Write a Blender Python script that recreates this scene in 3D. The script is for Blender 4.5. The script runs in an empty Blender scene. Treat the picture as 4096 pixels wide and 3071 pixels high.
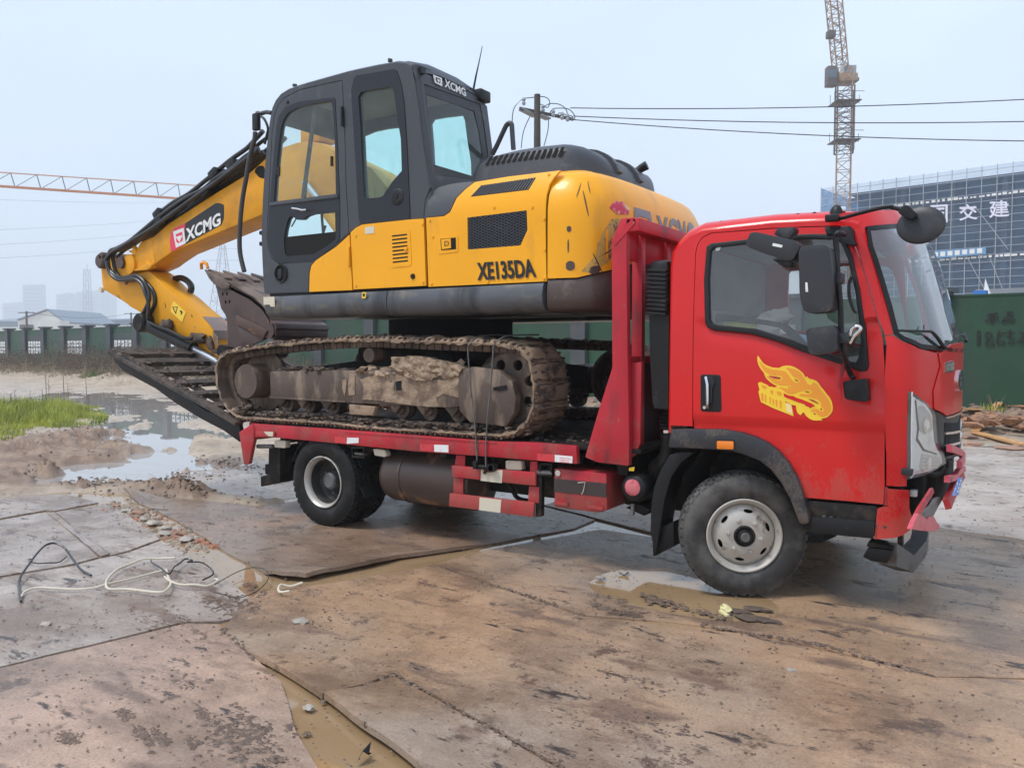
import bpy, bmesh, math, random
from mathutils import Vector, Matrix, noise, geometry
random.seed(7)
PI=math.pi
sc=bpy.context.scene
# ---------------------------------------------------------------- camera
cam=bpy.data.objects.new('camera',bpy.data.cameras.new('camera'))
sc.collection.objects.link(cam); sc.camera=cam
cr,cu,cf=Vector((0.837859, 0.545887, 0.0)),Vector((-0.024618, 0.037785, 0.998983)),Vector((-0.545332, 0.837006, -0.045097))
cam.matrix_world=Matrix(((cr.x,cu.x,-cf.x,0),(cr.y,cu.y,-cf.y,0),(cr.z,cu.z,-cf.z,0),(0,0,0,1)))
cam.location=Vector((1.5866, -5.0813, 1.6))
cam.data.sensor_width=36; cam.data.lens=28.48; cam.data.clip_end=6000; cam.data.clip_start=.05
# ---------------------------------------------------------------- sky and sun
SUN_EL,SUN_AZ=math.radians(60),math.radians(215)
w=bpy.data.worlds.new('World'); sc.world=w; w.use_nodes=True
nt=w.node_tree; nt.nodes.clear()
o=nt.nodes.new('ShaderNodeOutputWorld'); bg=nt.nodes.new('ShaderNodeBackground')
sky=nt.nodes.new('ShaderNodeTexSky'); sky.sky_type='NISHITA'; sky.sun_disc=False
sky.sun_elevation=SUN_EL; sky.sun_rotation=SUN_AZ; sky.air_density=1.0; sky.dust_density=3.0; sky.ozone_density=1.5
mx=nt.nodes.new('ShaderNodeMix'); mx.data_type='RGBA'; mx.inputs[0].default_value=.86
tc=nt.nodes.new('ShaderNodeTexCoord'); sep=nt.nodes.new('ShaderNodeSeparateXYZ'); rp=nt.nodes.new('ShaderNodeValToRGB')
nt.links.new(tc.outputs['Generated'],sep.inputs[0]); nt.links.new(sep.outputs['Z'],rp.inputs[0])
e=rp.color_ramp.elements; e[0].position=0.0; e[0].color=(.76,.87,.98,1); e[1].position=1; e[1].color=(.70,.86,1.12,1)
k=e.new(.25); k.color=(.66,.79,.97,1)
ns=nt.nodes.new('ShaderNodeTexNoise'); ns.inputs['Scale'].default_value=1.6; ns.inputs['Detail'].default_value=4
mp=nt.nodes.new('ShaderNodeMapping'); mp.inputs['Scale'].default_value=(1,1,2.6)
nt.links.new(tc.outputs['Generated'],mp.inputs[0]); nt.links.new(mp.outputs[0],ns.inputs[0])
cl=nt.nodes.new('ShaderNodeMapRange'); cl.inputs[1].default_value=.35; cl.inputs[2].default_value=.7; cl.inputs[3].default_value=8.5; cl.inputs[4].default_value=10.6
nt.links.new(ns.outputs['Fac'],cl.inputs[0])
vm=nt.nodes.new('ShaderNodeVectorMath'); vm.operation='SCALE'
nt.links.new(rp.outputs[0],vm.inputs[0]); nt.links.new(cl.outputs[0],vm.inputs['Scale'])
nt.links.new(sky.outputs[0],mx.inputs[6]); nt.links.new(vm.outputs[0],mx.inputs[7])
nt.links.new(mx.outputs[2],bg.inputs[0]); bg.inputs[1].default_value=.072
nt.links.new(bg.outputs[0],o.inputs[0])
sd=bpy.data.lights.new('sun','SUN'); sd.energy=1.5; sd.angle=math.radians(14); sd.color=(1,.965,.92)
so=bpy.data.objects.new('sun',sd); sc.collection.objects.link(so)
# direction: from behind and left of the camera, high
sdir=Vector((math.sin(SUN_AZ)*math.cos(SUN_EL),math.cos(SUN_AZ)*math.cos(SUN_EL),math.sin(SUN_EL)))
so.rotation_euler=sdir.to_track_quat('Z','Y').to_euler()
sc.render.engine='CYCLES'
sc.view_settings.view_transform='Standard'; sc.view_settings.look='None'; sc.view_settings.exposure=.98; sc.view_settings.gamma=1; sc.view_settings.use_curve_mapping=False
sc.cycles.max_bounces=8; sc.cycles.transparent_max_bounces=16; sc.cycles.volume_bounces=1
# ---------------------------------------------------------------- materials
def mat(name,col,rough=.5,metal=0,col2=None,scale=3,lo=.45,hi=.6,detail=6,rough2=None,bump=0,bscale=40,coat=0,spec=None,stretch=None,col3=None,scale3=1,lo3=.55,hi3=.62,vary=.0,bdist=.01,obj=True,stretch3=None,bump_mask=0,splash=None):
    m=bpy.data.materials.new(name); m.use_nodes=True; t=m.node_tree; b=t.nodes['Principled BSDF']
    L=t.links.new
    def N(k,**kw):
        n=t.nodes.new(k)
        for a,v in kw.items(): n.inputs[a].default_value=v
        return n
    b.inputs['Base Color'].default_value=(*col,1); b.inputs['Roughness'].default_value=rough; b.inputs['Metallic'].default_value=metal
    if coat: b.inputs['Coat Weight'].default_value=coat; b.inputs['Coat Roughness'].default_value=.06
    if spec is not None: b.inputs['Specular IOR Level'].default_value=spec
    geo=N('ShaderNodeNewGeometry')
    def vec(st):
        if not st: return geo.outputs['Position']
        mpn=N('ShaderNodeMapping'); mpn.inputs['Scale'].default_value=st; L(geo.outputs['Position'],mpn.inputs[0]); return mpn.outputs[0]
    cur=None
    def rgb(c):
        n=t.nodes.new('ShaderNodeRGB'); n.outputs[0].default_value=(*c,1); return n.outputs[0]
    cur=rgb(col)
    if vary:
        n=N('ShaderNodeTexNoise',Scale=1.7,Detail=5); L(vec(None),n.inputs[0])
        mr=N('ShaderNodeMapRange'); mr.inputs[1].default_value=.3; mr.inputs[2].default_value=.7; mr.inputs[3].default_value=1-vary; mr.inputs[4].default_value=1+vary; L(n.outputs[0],mr.inputs[0])
        v=N('ShaderNodeVectorMath'); v.operation='SCALE'; L(cur,v.inputs[0]); L(mr.outputs[0],v.inputs['Scale']); cur=v.outputs[0]
    rcur=None; masks=[]
    for (c,s_,l,h,st) in ((col2,scale,lo,hi,stretch),(col3,scale3,lo3,hi3,stretch3)):
        if c is None: continue
        n=N('ShaderNodeTexNoise',Scale=s_,Detail=detail,Roughness=.62); L(vec(st),n.inputs[0])
        mr=N('ShaderNodeMapRange'); mr.inputs[1].default_value=l; mr.inputs[2].default_value=h; L(n.outputs[0],mr.inputs[0])
        mxn=N('ShaderNodeMix'); mxn.data_type='RGBA'; L(mr.outputs[0],mxn.inputs[0]); L(cur,mxn.inputs[6]); L(rgb(c),mxn.inputs[7]); cur=mxn.outputs[2]
        masks.append(mr.outputs[0])
    if splash:
        z0,z1,am,sc_=splash; sx=N('ShaderNodeSeparateXYZ'); L(geo.outputs['Position'],sx.inputs[0]); a_=N('ShaderNodeMapRange'); a_.inputs[1].default_value=z0; a_.inputs[2].default_value=z1; a_.inputs[3].default_value=.34; a_.inputs[4].default_value=-.10; L(sx.outputs['Z'],a_.inputs[0])
        n=N('ShaderNodeTexNoise',Scale=75,Detail=6,Roughness=.7); L(vec((1,1,.6)),n.inputs[0]); n2=N('ShaderNodeTexNoise',Scale=7,Detail=8); L(geo.outputs['Position'],n2.inputs[0])
        ad=N('ShaderNodeMath'); ad.operation='ADD'; L(n.outputs[0],ad.inputs[0]); L(a_.outputs[0],ad.inputs[1]); ad2=N('ShaderNodeMath'); ad2.operation='ADD'; L(ad.outputs[0],ad2.inputs[0]); L(n2.outputs[0],ad2.inputs[1])
        mr=N('ShaderNodeMapRange'); mr.inputs[1].default_value=1.10; mr.inputs[2].default_value=1.30; mr.inputs[4].default_value=am; L(ad2.outputs[0],mr.inputs[0])
        mxn=N('ShaderNodeMix'); mxn.data_type='RGBA'; L(mr.outputs[0],mxn.inputs[0]); L(cur,mxn.inputs[6]); L(rgb(sc_),mxn.inputs[7]); cur=mxn.outputs[2]
    L(cur,b.inputs['Base Color'])
    if rough2 is not None and masks:
        mr=N('ShaderNodeMapRange'); mr.inputs[3].default_value=rough; mr.inputs[4].default_value=rough2; L(masks[0],mr.inputs[0]); L(mr.outputs[0],b.inputs['Roughness'])
    if bump:
        n=N('ShaderNodeTexNoise',Scale=bscale,Detail=6,Roughness=.6); L(vec(stretch if bump_mask else None),n.inputs[0])
        bp=N('ShaderNodeBump',Strength=bump,Distance=bdist); L(n.outputs[0],bp.inputs['Height'])
        if bump_mask and masks:
            bp2=N('ShaderNodeBump',Strength=bump_mask,Distance=.03); L(masks[0],bp2.inputs['Height']); L(bp.outputs[0],bp2.inputs['Normal']); L(bp2.outputs[0],b.inputs['Normal'])
        else: L(bp.outputs[0],b.inputs['Normal'])
    return m
def glass(name,tint,refl=1.0,opac=0.0,dirt=(.4,.42,.4),base=.06):
    m=bpy.data.materials.new(name); m.use_nodes=True; t=m.node_tree; t.nodes.clear(); L=t.links.new
    out=t.nodes.new('ShaderNodeOutputMaterial'); tr=t.nodes.new('ShaderNodeBsdfTransparent'); tr.inputs[0].default_value=(*tint,1)
    gl=t.nodes.new('ShaderNodeBsdfGlossy'); gl.inputs['Roughness'].default_value=.02; gl.inputs[0].default_value=(refl,refl,refl,1)
    lw_=t.nodes.new('ShaderNodeLayerWeight'); pw_=t.nodes.new('ShaderNodeMath'); pw_.operation='POWER'; pw_.inputs[1].default_value=4.0; L(lw_.outputs['Facing'],pw_.inputs[0]); fr=t.nodes.new('ShaderNodeMapRange'); fr.inputs[3].default_value=base; fr.inputs[4].default_value=1.0; L(pw_.outputs[0],fr.inputs[0])
    mx=t.nodes.new('ShaderNodeMixShader'); L(fr.outputs[0],mx.inputs[0]); L(tr.outputs[0],mx.inputs[1]); L(gl.outputs[0],mx.inputs[2])
    df=t.nodes.new('ShaderNodeBsdfDiffuse'); df.inputs[0].default_value=(*dirt,1)
    m2=t.nodes.new('ShaderNodeMixShader'); n=t.nodes.new('ShaderNodeTexNoise'); n.inputs['Scale'].default_value=7; n.inputs['Detail'].default_value=6
    mr=t.nodes.new('ShaderNodeMapRange'); mr.inputs[1].default_value=.3; mr.inputs[2].default_value=.8; mr.inputs[3].default_value=opac*.5; mr.inputs[4].default_value=opac*1.6
    g=t.nodes.new('ShaderNodeNewGeometry'); L(g.outputs['Position'],n.inputs[0]); L(n.outputs[0],mr.inputs[0]); L(mr.outputs[0],m2.inputs[0])
    L(mx.outputs[0],m2.inputs[1]); L(df.outputs[0],m2.inputs[2]); L(m2.outputs[0],out.inputs[0])
    return m
def emis(name,col,s):
    m=bpy.data.materials.new(name); m.use_nodes=True; b=m.node_tree.nodes['Principled BSDF']; b.inputs['Emission Color'].default_value=(*col,1); b.inputs['Emission Strength'].default_value=s; return m
M={}
M['red']=mat('red_paint',(.64,.012,.012),.30,coat=.35,splash=(.55,1.15,.30,(.30,.16,.12)),spec=.3,vary=.05,col2=(.40,.05,.04),scale=9,lo=.66,hi=.8,bump=.02,bscale=6)
M['frame_red']=mat('frame_red',(.46,.022,.035),.42,splash=(.4,1.3,.42,(.22,.13,.09)),spec=.35,col2=(.22,.03,.035),scale=6,lo=.54,hi=.72,stretch=(1,1,.35),vary=.18,col3=(.26,.15,.11),scale3=14,lo3=.64,hi3=.74,bump=.1,bscale=30)
M['yellow']=mat('yellow_paint',(.93,.41,.008),.36,coat=.15,spec=.3,vary=.05,col2=(.60,.27,.03),scale=3.5,lo=.58,hi=.85,stretch=(1,1,.3),bump=.03,bscale=5)
M['boom_yellow']=mat('boom_yellow',(.78,.34,.012),.45,spec=.3,col2=(.46,.20,.03),scale=2.2,lo=.45,hi=.8,vary=.08,bump=.04,bscale=12)
M['stick_yellow']=mat('stick_yellow',(.76,.34,.015),.5,spec=.3,col2=(.20,.11,.05),scale=2.3,lo=.62,hi=.74,vary=.1,col3=(.22,.18,.15),scale3=18,lo3=.64,hi3=.7,bump=.08,bscale=14)
M['worn_steel']=mat('worn_steel',(.26,.19,.16),.38,metal=.4,col2=(.5,.3,.18),scale=4,lo=.5,hi=.7,bump=.2,bscale=20)
M['cab_grey']=mat('cab_grey',(.052,.055,.064),.42,vary=.06,col2=(.12,.12,.12),scale=5,lo=.58,hi=.8,bump=.05,bscale=90)
M['skirt']=mat('skirt_grey',(.085,.09,.10),.34,vary=.15,col2=(.20,.17,.13),scale=5,lo=.53,hi=.72,stretch=(.6,1,1.4),col3=(.03,.03,.035),scale3=1.6,lo3=.5,hi3=.62,stretch3=(1.6,1,.3),bump=.15,bscale=16,spec=.6)
M['skirt_brown']=mat('skirt_brown',(.075,.048,.04),.4,vary=.2,col2=(.17,.13,.10),scale=6,lo=.55,hi=.75,bump=.2,bscale=18)
M['dark_panel']=mat('dark_panel',(.010,.010,.015),.30,vary=.05)
M['black']=mat('black_plastic',(.010,.010,.011),.45,spec=.35,vary=.1,col2=(.06,.055,.05),scale=7,lo=.6,hi=.8,bump=.05,bscale=60)
M['flare']=mat('flare_plastic',(.032,.033,.038),.42,splash=(.5,1.3,.5,(.17,.13,.10)),spec=.4,vary=.1,col2=(.11,.10,.09),scale=5,lo=.58,hi=.8,bump=.06,bscale=120)
M['void']=mat('dark_void',(.004,.004,.004),.9)
M['chassis']=mat('chassis_black',(.010,.009,.008),.6,spec=.3,col2=(.07,.05,.035),scale=6,lo=.5,hi=.7,bump=.3,bscale=20)
M['rubber']=mat('tyre_rubber',(.030,.029,.028),.62,vary=.15,col2=(.105,.098,.09),scale=5,lo=.42,hi=.62,bump=.15,bscale=50)
M['rubber_dark']=mat('tyre_rubber_dark',(.009,.009,.009),.6,spec=.3,vary=.15,col2=(.045,.04,.036),scale=4,lo=.52,hi=.75,bump=.15,bscale=50)
M['rim']=mat('rim_paint',(.50,.47,.42),.4,metal=.25,col2=(.16,.11,.075),scale=14,lo=.56,hi=.72,vary=.1,bump=.1,bscale=30)
M['rim_dark']=mat('rim_inner',(.035,.033,.03),.6,col2=(.10,.09,.08),scale=8,lo=.5,hi=.7)
M['steel_grey']=mat('grey_steel',(.15,.15,.15),.5,metal=.3,col2=(.09,.07,.05),scale=8,lo=.5,hi=.68,bump=.15,bscale=30)
M['brown_metal']=mat('tank_brown',(.062,.040,.032),.38,vary=.15,col2=(.30,.16,.09),scale=2.6,lo=.56,hi=.66,stretch=(1.6,1,1),bump=.06,bscale=14)
M['track_steel']=mat('track_steel',(.088,.060,.046),.6,vary=.25,col2=(.235,.17,.12),scale=6,lo=.49,hi=.62,stretch=(1,1,.4),bump=.35,bscale=25)
M['mud_dry']=mat('dry_mud',(.34,.245,.165),.85,vary=.15,col2=(.17,.115,.08),scale=7,lo=.48,hi=.62,bump=.8,bscale=22,bdist=.02)
M['mud_shoe']=mat('muddy_shoe',(.29,.20,.13),.75,vary=.25,col2=(.065,.048,.04),scale=5,lo=.5,hi=.62,col3=(.34,.25,.17),scale3=9,lo3=.6,hi3=.68,bump=.7,bscale=18,bdist=.02)
M['mud_dark']=mat('dark_mud',(.085,.060,.046),.8,vary=.3,col2=(.17,.12,.085),scale=12,lo=.5,hi=.65,bump=.8,bscale=30,bdist=.02)
M['bucket']=mat('bucket_steel',(.085,.050,.043),.45,vary=.2,col2=(.045,.03,.028),scale=4,lo=.5,hi=.7,col3=(.30,.19,.13),scale3=3.5,lo3=.62,hi3=.7,bump=.2,bscale=14)
M['white']=mat('white_print',(.80,.80,.78),.4,col2=(.55,.52,.46),scale=20,lo=.55,hi=.75)
M['cream']=mat('cream_print',(.66,.60,.47),.45,col2=(.4,.3,.2),scale=16,lo=.6,hi=.75)
M['reflect_red']=mat('reflective_red',(.62,.05,.06),.3,col2=(.4,.03,.04),scale=20,lo=.5,hi=.7)
M['pink_red']=mat('badge_red',(.75,.04,.09),.35)
M['print_black']=mat('print_black',(.012,.012,.012),.4)
M['print_grey']=mat('print_grey',(.22,.22,.23),.4)
M['chrome']=mat('chrome',(.75,.75,.75),.12,metal=1)
M['lamp_clear']=mat('lamp_lens',(.72,.73,.70),.08,coat=1,vary=.12,col2=(.40,.40,.38),scale=9,lo=.5,hi=.62)
M['orange']=mat('orange_lens',(.85,.22,.01),.2,coat=.6)
M['flame_y']=mat('flame_yellow',(.95,.62,.03),.35,coat=.3)
M['flame_o']=mat('flame_orange',(.88,.33,.02),.35,coat=.3)
M['flame_pale']=mat('flame_pale',(.93,.70,.32),.35)
M['cab_in']=mat('cab_lining',(.30,.29,.28),.8,vary=.1)
M['cloth']=mat('pale_cloth',(.52,.52,.50),.8,col2=(.62,.55,.40),scale=6)
M['blue_box']=mat('blue_box',(.18,.38,.55),.6,col2=(.6,.6,.55),scale=14,lo=.5,hi=.55)
M['yellow_note']=mat('yellow_trim',(.62,.58,.12),.6,col2=(.5,.5,.2),scale=14)
M['hose']=mat('hydraulic_hose',(.014,.014,.016),.32,col2=(.05,.045,.04),scale=18,lo=.6,hi=.75,spec=.7)
M['rod']=mat('cylinder_rod',(.5,.52,.55),.2,metal=.8)
M['glass_ex']=glass('tinted_cab_glass',(.77,1.0,.965),.8,.06)
M['glass_door']=glass('tinted_door_glass',(.74,.90,.86),.9,.12)
M['glass_tr']=glass('truck_side_glass',(.84,.86,.85),.9,.07,base=.10)
M['glass_ws']=glass('windscreen_glass',(.70,.80,.80),1.0,.06,base=.16)
M['blue_plate']=mat('blue_plate',(.04,.20,.62),.4,col2=(.7,.75,.8),scale=26,lo=.58,hi=.6)
# ---------------------------------------------------------------- mesh helpers
C=sc.collection.objects
def finish(me,name,m,parent=None,smooth=35):
    me.name=name
    if m is not None:
        for x in (m if isinstance(m,(list,tuple)) else [m]): me.materials.append(x)
    if smooth:
        for p in me.polygons: p.use_smooth=True
        me.set_sharp_from_angle(angle=math.radians(smooth))
    o=bpy.data.objects.new(name,me); C.link(o)
    if parent is not None: setpar(o,parent)
    return o
def setpar(o,parent):
    # parts keep world coordinates: undo the offset of the thing's base empty
    o.parent=parent
    o.matrix_parent_inverse=parent.matrix_basis.inverted() if parent.type=='EMPTY' else Matrix()
def bobj(name,bm,m,parent=None,smooth=35,norm=True):
    if norm: bmesh.ops.recalc_face_normals(bm,faces=bm.faces[:])
    me=bpy.data.meshes.new(name); bm.to_mesh(me); bm.free()
    return finish(me,name,m,parent,smooth)
def thing(name,label,cat,loc=(0,0,0),group=None):
    o=bpy.data.objects.new(name,None); C.link(o); o.empty_display_size=.2
    # parts are modelled in world coordinates; the empty stays at the origin's plane point
    o.matrix_basis=Matrix.Translation(loc)
    o['label']=label; o['category']=cat
    if group: o['group']=group
    return o
def tag(o,label=None,cat=None,group=None,kind=None):
    if label: o['label']=label
    if cat: o['category']=cat
    if group: o['group']=group
    if kind: o['kind']=kind
    return o
def inst(o,parent=None,name=None,mw=None):
    c=o.copy(); C.link(c)
    if parent is not None: setpar(c,parent)
    if name: c.name=name
    if mw is not None: c.matrix_basis=mw
    return c
def bm_join(a,b):
    me=bpy.data.meshes.new('t'); b.to_mesh(me); b.free(); a.from_mesh(me); bpy.data.meshes.remove(me)
def bx(bm,x0,x1,y0,y1,z0,z1,bev=0,rot=None,seg=2):
    b=bmesh.new(); bmesh.ops.create_cube(b,size=1)
    for v in b.verts: v.co=Vector(((x0+x1)/2+v.co.x*(x1-x0),(y0+y1)/2+v.co.y*(y1-y0),(z0+z1)/2+v.co.z*(z1-z0)))
    if bev: bmesh.ops.bevel(b,geom=b.edges[:],offset=bev,segments=seg,affect='EDGES',profile=.5)
    if rot is not None:
        c=Vector(((x0+x1)/2,(y0+y1)/2,(z0+z1)/2)); bmesh.ops.rotate(b,verts=b.verts[:],cent=c,matrix=rot)
    bm_join(bm,b); return bm
def box(name,x0,x1,y0,y1,z0,z1,m,parent=None,bev=.004,rot=None,smooth=35):
    bm=bmesh.new(); bx(bm,x0,x1,y0,y1,z0,z1,bev,rot); return bobj(name,bm,m,parent,smooth)
def rounded(poly,r,n=4):
    out=[]; N=len(poly)
    for i in range(N):
        p,a,b=Vector(poly[i][:2]),Vector(poly[i-1][:2]),Vector(poly[(i+1)%N][:2])
        rr=poly[i][2] if len(poly[i])>2 else r
        u=(a-p); v=(b-p); lu,lv=u.length,v.length
        if rr<=0 or lu<1e-6 or lv<1e-6: out.append(tuple(p)); continue
        d=min(rr,lu*.45,lv*.45); q0=p+u/lu*d; q1=p+v/lv*d
        for k in range(n+1):
            t=k/n; out.append(tuple((1-t)**2*q0+2*t*(1-t)*p+t*t*q1))
    return out
def inpoly(x,y,loops):
    c=False
    for lp in loops:
        n=len(lp); j=n-1
        for i in range(n):
            xi,yi=lp[i][0],lp[i][1]; xj,yj=lp[j][0],lp[j][1]
            if (yi>y)!=(yj>y) and x<(xj-xi)*(y-yi)/(yj-yi)+xi: c=not c
            j=i
    return c
def resamp(lp,step):
    out=[]
    for i in range(len(lp)):
        a,b=Vector(lp[i][:2]),Vector(lp[(i+1)%len(lp)][:2]); n=max(1,int((b-a).length/step))
        for k in range(n): out.append(tuple(a.lerp(b,k/n)))
    return out
def sheet(loops,step=None,jit=0):
    """constrained triangulation of 2-D loops (even-odd holes), optional inner grid"""
    if step: loops=[resamp(l,step) for l in loops]
    vs=[];es=[]
    for l in loops:
        s=len(vs); n=len(l)
        for i,p in enumerate(l): vs.append(Vector(p[:2])); es.append((s+i,s+(i+1)%n))
    if step:
        xs=[v.x for v in vs]; ys=[v.y for v in vs]
        x=min(xs)+step*.5
        bd=vs[:]
        while x<max(xs):
            y=min(ys)+step*.5
            while y<max(ys):
                px,py=x+random.uniform(-jit,jit)*step,y+random.uniform(-jit,jit)*step
                if inpoly(px,py,loops): vs.append(Vector((px,py)))
                y+=step
            x+=step
    r=geometry.delaunay_2d_cdt(vs,es,[],0,1e-5)
    V=r[0]; Fs=[]
    for f in r[2]:
        cx=sum(V[i].x for i in f)/3; cy=sum(V[i].y for i in f)/3
        if inpoly(cx,cy,loops): Fs.append(list(f))
    return V,Fs
def shell(loops,func,t,step=None,bm=None):
    """sheet mapped by func(u,v,w) with thickness t (w from 0 to -t)"""
    V,Fs=sheet(loops,step)
    own=bm is None
    if own: bm=bmesh.new()
    used=sorted({i for f in Fs for i in f})
    A={i:bm.verts.new(func(V[i].x,V[i].y,0)) for i in used}
    cnt={}
    for f in Fs:
        try: bm.faces.new([A[i] for i in f])
        except ValueError: continue
        for k in range(3):
            e=(f[k],f[(k+1)%3]); cnt[e]=1
    if t:
        B={i:bm.verts.new(func(V[i].x,V[i].y,-t)) for i in used}
        for f in Fs:
            try: bm.faces.new([B[i] for i in reversed(f)])
            except ValueError: pass
        for (a,b) in cnt:
            if (b,a) not in cnt:
                try: bm.faces.new([A[b],A[a],B[a],B[b]])
                except ValueError: pass
    return bm
def ypl(Y): return lambda u,v,w: (u,Y-w,v)          # plane facing -Y (towards the viewer's side)
def panel(name,loops,Y,t,m,parent=None,step=None,func=None,bev=0):
    """flat panel in the XZ plane at depth Y, thickness t going away (+Y)"""
    if loops and not isinstance(loops[0][0],(tuple,list)): loops=[loops]
    bm=shell(loops,func or ypl(Y),t,step)
    if bev:
        bmesh.ops.recalc_face_normals(bm,faces=bm.faces[:])
        ed=[e for e in bm.edges if len(e.link_faces)==2 and e.calc_face_angle(0)>.7 and min(v.co.y for v in e.verts)<Y+t*.3]
        if ed:
            try: bmesh.ops.bevel(bm,geom=ed,offset=bev,segments=2,affect='EDGES',profile=.5,clamp_overlap=True)
            except Exception: pass
    return bobj(name,bm,m,parent)
def tube_bm(bm,pts,r,seg=8,caps=True):
    pts=[Vector(p) for p in pts]; n=len(pts); rs=list(r) if isinstance(r,(list,tuple)) else [r]*n
    if len(rs)!=n:
        m_=len(rs)-1; rs=[rs[min(int(i*m_/(n-1)),m_-1)]*(1-(i*m_/(n-1)-min(int(i*m_/(n-1)),m_-1)))+rs[min(int(i*m_/(n-1)),m_-1)+1]*(i*m_/(n-1)-min(int(i*m_/(n-1)),m_-1)) for i in range(n)]
    t0=(pts[1]-pts[0]).normalized(); up=Vector((0,0,1)) if abs(t0.z)<.9 else Vector((1,0,0)); nrm=t0.cross(up).normalized()
    rings=[]
    for i,p in enumerate(pts):
        t=(pts[min(i+1,n-1)]-pts[max(i-1,0)]).normalized()
        nrm=(nrm-t*nrm.dot(t)).normalized(); bn=t.cross(nrm)
        rings.append([bm.verts.new(p+(nrm*math.cos(a)+bn*math.sin(a))*rs[i]) for a in [2*PI*k/seg for k in range(seg)]])
    for i in range(n-1):
        for k in range(seg): bm.faces.new((rings[i][k],rings[i][(k+1)%seg],rings[i+1][(k+1)%seg],rings[i+1][k]))
    if caps: bm.faces.new(rings[0][::-1]); bm.faces.new(rings[-1])
    return bm
def smooth_path(pts,n=6):
    pts=[Vector(p) for p in pts]; out=[]
    for i in range(len(pts)-1):
        p0=pts[max(i-1,0)];p1=pts[i];p2=pts[i+1];p3=pts[min(i+2,len(pts)-1)]
        for k in range(n):
            t=k/n; out.append(.5*((2*p1)+(p2-p0)*t+(2*p0-5*p1+4*p2-p3)*t*t+(3*p1-p0-3*p2+p3)*t**3))
    out.append(pts[-1]); return out
def tube(name,pts,r,m,parent=None,seg=8,curve=0):
    if curve: pts=smooth_path(pts,curve)
    bm=bmesh.new(); tube_bm(bm,pts,r,seg); return bobj(name,bm,m,parent,50)
def lathe_bm(bm,prof,c,seg=32,axis='y',closed=False,cap0=True):
    """prof: (r, h) list; axis through c"""
    rings=[]
    c=Vector(c)
    for r,h in prof:
        ring=[]
        for k in range(seg):
            a=2*PI*k/seg
            if axis=='y': v=c+Vector((r*math.cos(a),h,r*math.sin(a)))
            elif axis=='x': v=c+Vector((h,r*math.cos(a),r*math.sin(a)))
            else: v=c+Vector((r*math.cos(a),r*math.sin(a),h))
            ring.append(bm.verts.new(v))
        rings.append(ring)
    for i in range(len(rings)-1):
        for k in range(seg):
            bm.faces.new((rings[i][k],rings[i][(k+1)%seg],rings[i+1][(k+1)%seg],rings[i+1][k]))
    if not closed:
        if cap0: bm.faces.new(rings[0][::-1])
        bm.faces.new(rings[-1])
    else:
        for k in range(seg): bm.faces.new((rings[-1][k],rings[-1][(k+1)%seg],rings[0][(k+1)%seg],rings[0][k]))
    return bm
def lathe(name,prof,c,m,parent=None,seg=32,axis='y',closed=False,smooth=35,cap0=True):
    bm=bmesh.new(); lathe_bm(bm,prof,c,seg,axis,closed,cap0); return bobj(name,bm,m,parent,smooth)
def loft(secs,caps=True,closed=True,bm=None):
    if bm is None: bm=bmesh.new()
    R=[[bm.verts.new(p) for p in s] for s in secs]
    n=len(R[0])
    for i in range(len(R)-1):
        for k in range(n if closed else n-1):
            j=(k+1)%n
            try: bm.faces.new((R[i][k],R[i][j],R[i+1][j],R[i+1][k]))
            except ValueError: pass
    if caps and closed:
        for ring,rv in ((R[0],1),(R[-1],0)):
            try: bm.faces.new(ring[::-1] if rv else ring)
            except ValueError: pass
    return bm
def prism(name,poly,y0,y1,m,parent=None,bev=.006,smooth=35):
    """polygon in XZ extruded from y0 to y1 with bevelled rims"""
    bm=shell([poly],lambda u,v,w:(u,y0-w,v),y1-y0)
    bmesh.ops.recalc_face_normals(bm,faces=bm.faces[:])
    if bev:
        ed=[e for e in bm.edges if len(e.link_faces)==2 and e.calc_face_angle(0)>.6]
        try: bmesh.ops.bevel(bm,geom=ed,offset=bev,segments=2,affect='EDGES',profile=.5,clamp_overlap=True)
        except Exception: pass
    return bobj(name,bm,m,parent,smooth)
def beam(bm,a,b,w,h=None,up=(0,0,1)):
    """rectangular bar from a to b"""
    a,b=Vector(a),Vector(b); h=h or w; t=(b-a).normalized(); up=Vector(up)
    if abs(t.dot(up))>.98: up=Vector((1,0,0))
    s=t.cross(up).normalized(); u=s.cross(t)
    R=[[bm.verts.new(p+s*i*w/2+u*j*h/2) for i,j in ((-1,-1),(1,-1),(1,1),(-1,1))] for p in (a,b)]
    for k in range(4): bm.faces.new((R[0][k],R[0][(k+1)%4],R[1][(k+1)%4],R[1][k]))
    bm.faces.new(R[0][::-1]); bm.faces.new(R[1]); return bm
def bar(name,a,b,w,h,m,parent=None,up=(0,0,1)):
    bm=bmesh.new(); beam(bm,a,b,w,h,up); return bobj(name,bm,m,parent)
def text_mesh(body,size=1,offset=0,extrude=.0,align='CENTER',shear=0,xs=1.0):
    cu=bpy.data.curves.new('t','FONT'); cu.body=body; cu.size=size; cu.offset=offset; cu.extrude=extrude; cu.align_x=align; cu.align_y='CENTER'; cu.shear=shear; cu.resolution_u=3
    o=bpy.data.objects.new('t',cu); C.link(o); dg=bpy.context.evaluated_depsgraph_get(); dg.update()
    me=bpy.data.meshes.new_from_object(o.evaluated_get(dg)); bpy.data.objects.remove(o)
    xsv=[v.co.x for v in me.vertices] or [0]; ysv=[v.co.y for v in me.vertices] or [0]
    cx,cy=(max(xsv)+min(xsv))/2,(max(ysv)+min(ysv))/2; wv,hv=max(xsv)-min(xsv),max(ysv)-min(ysv)
    return me,cx,cy,wv,hv
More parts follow.
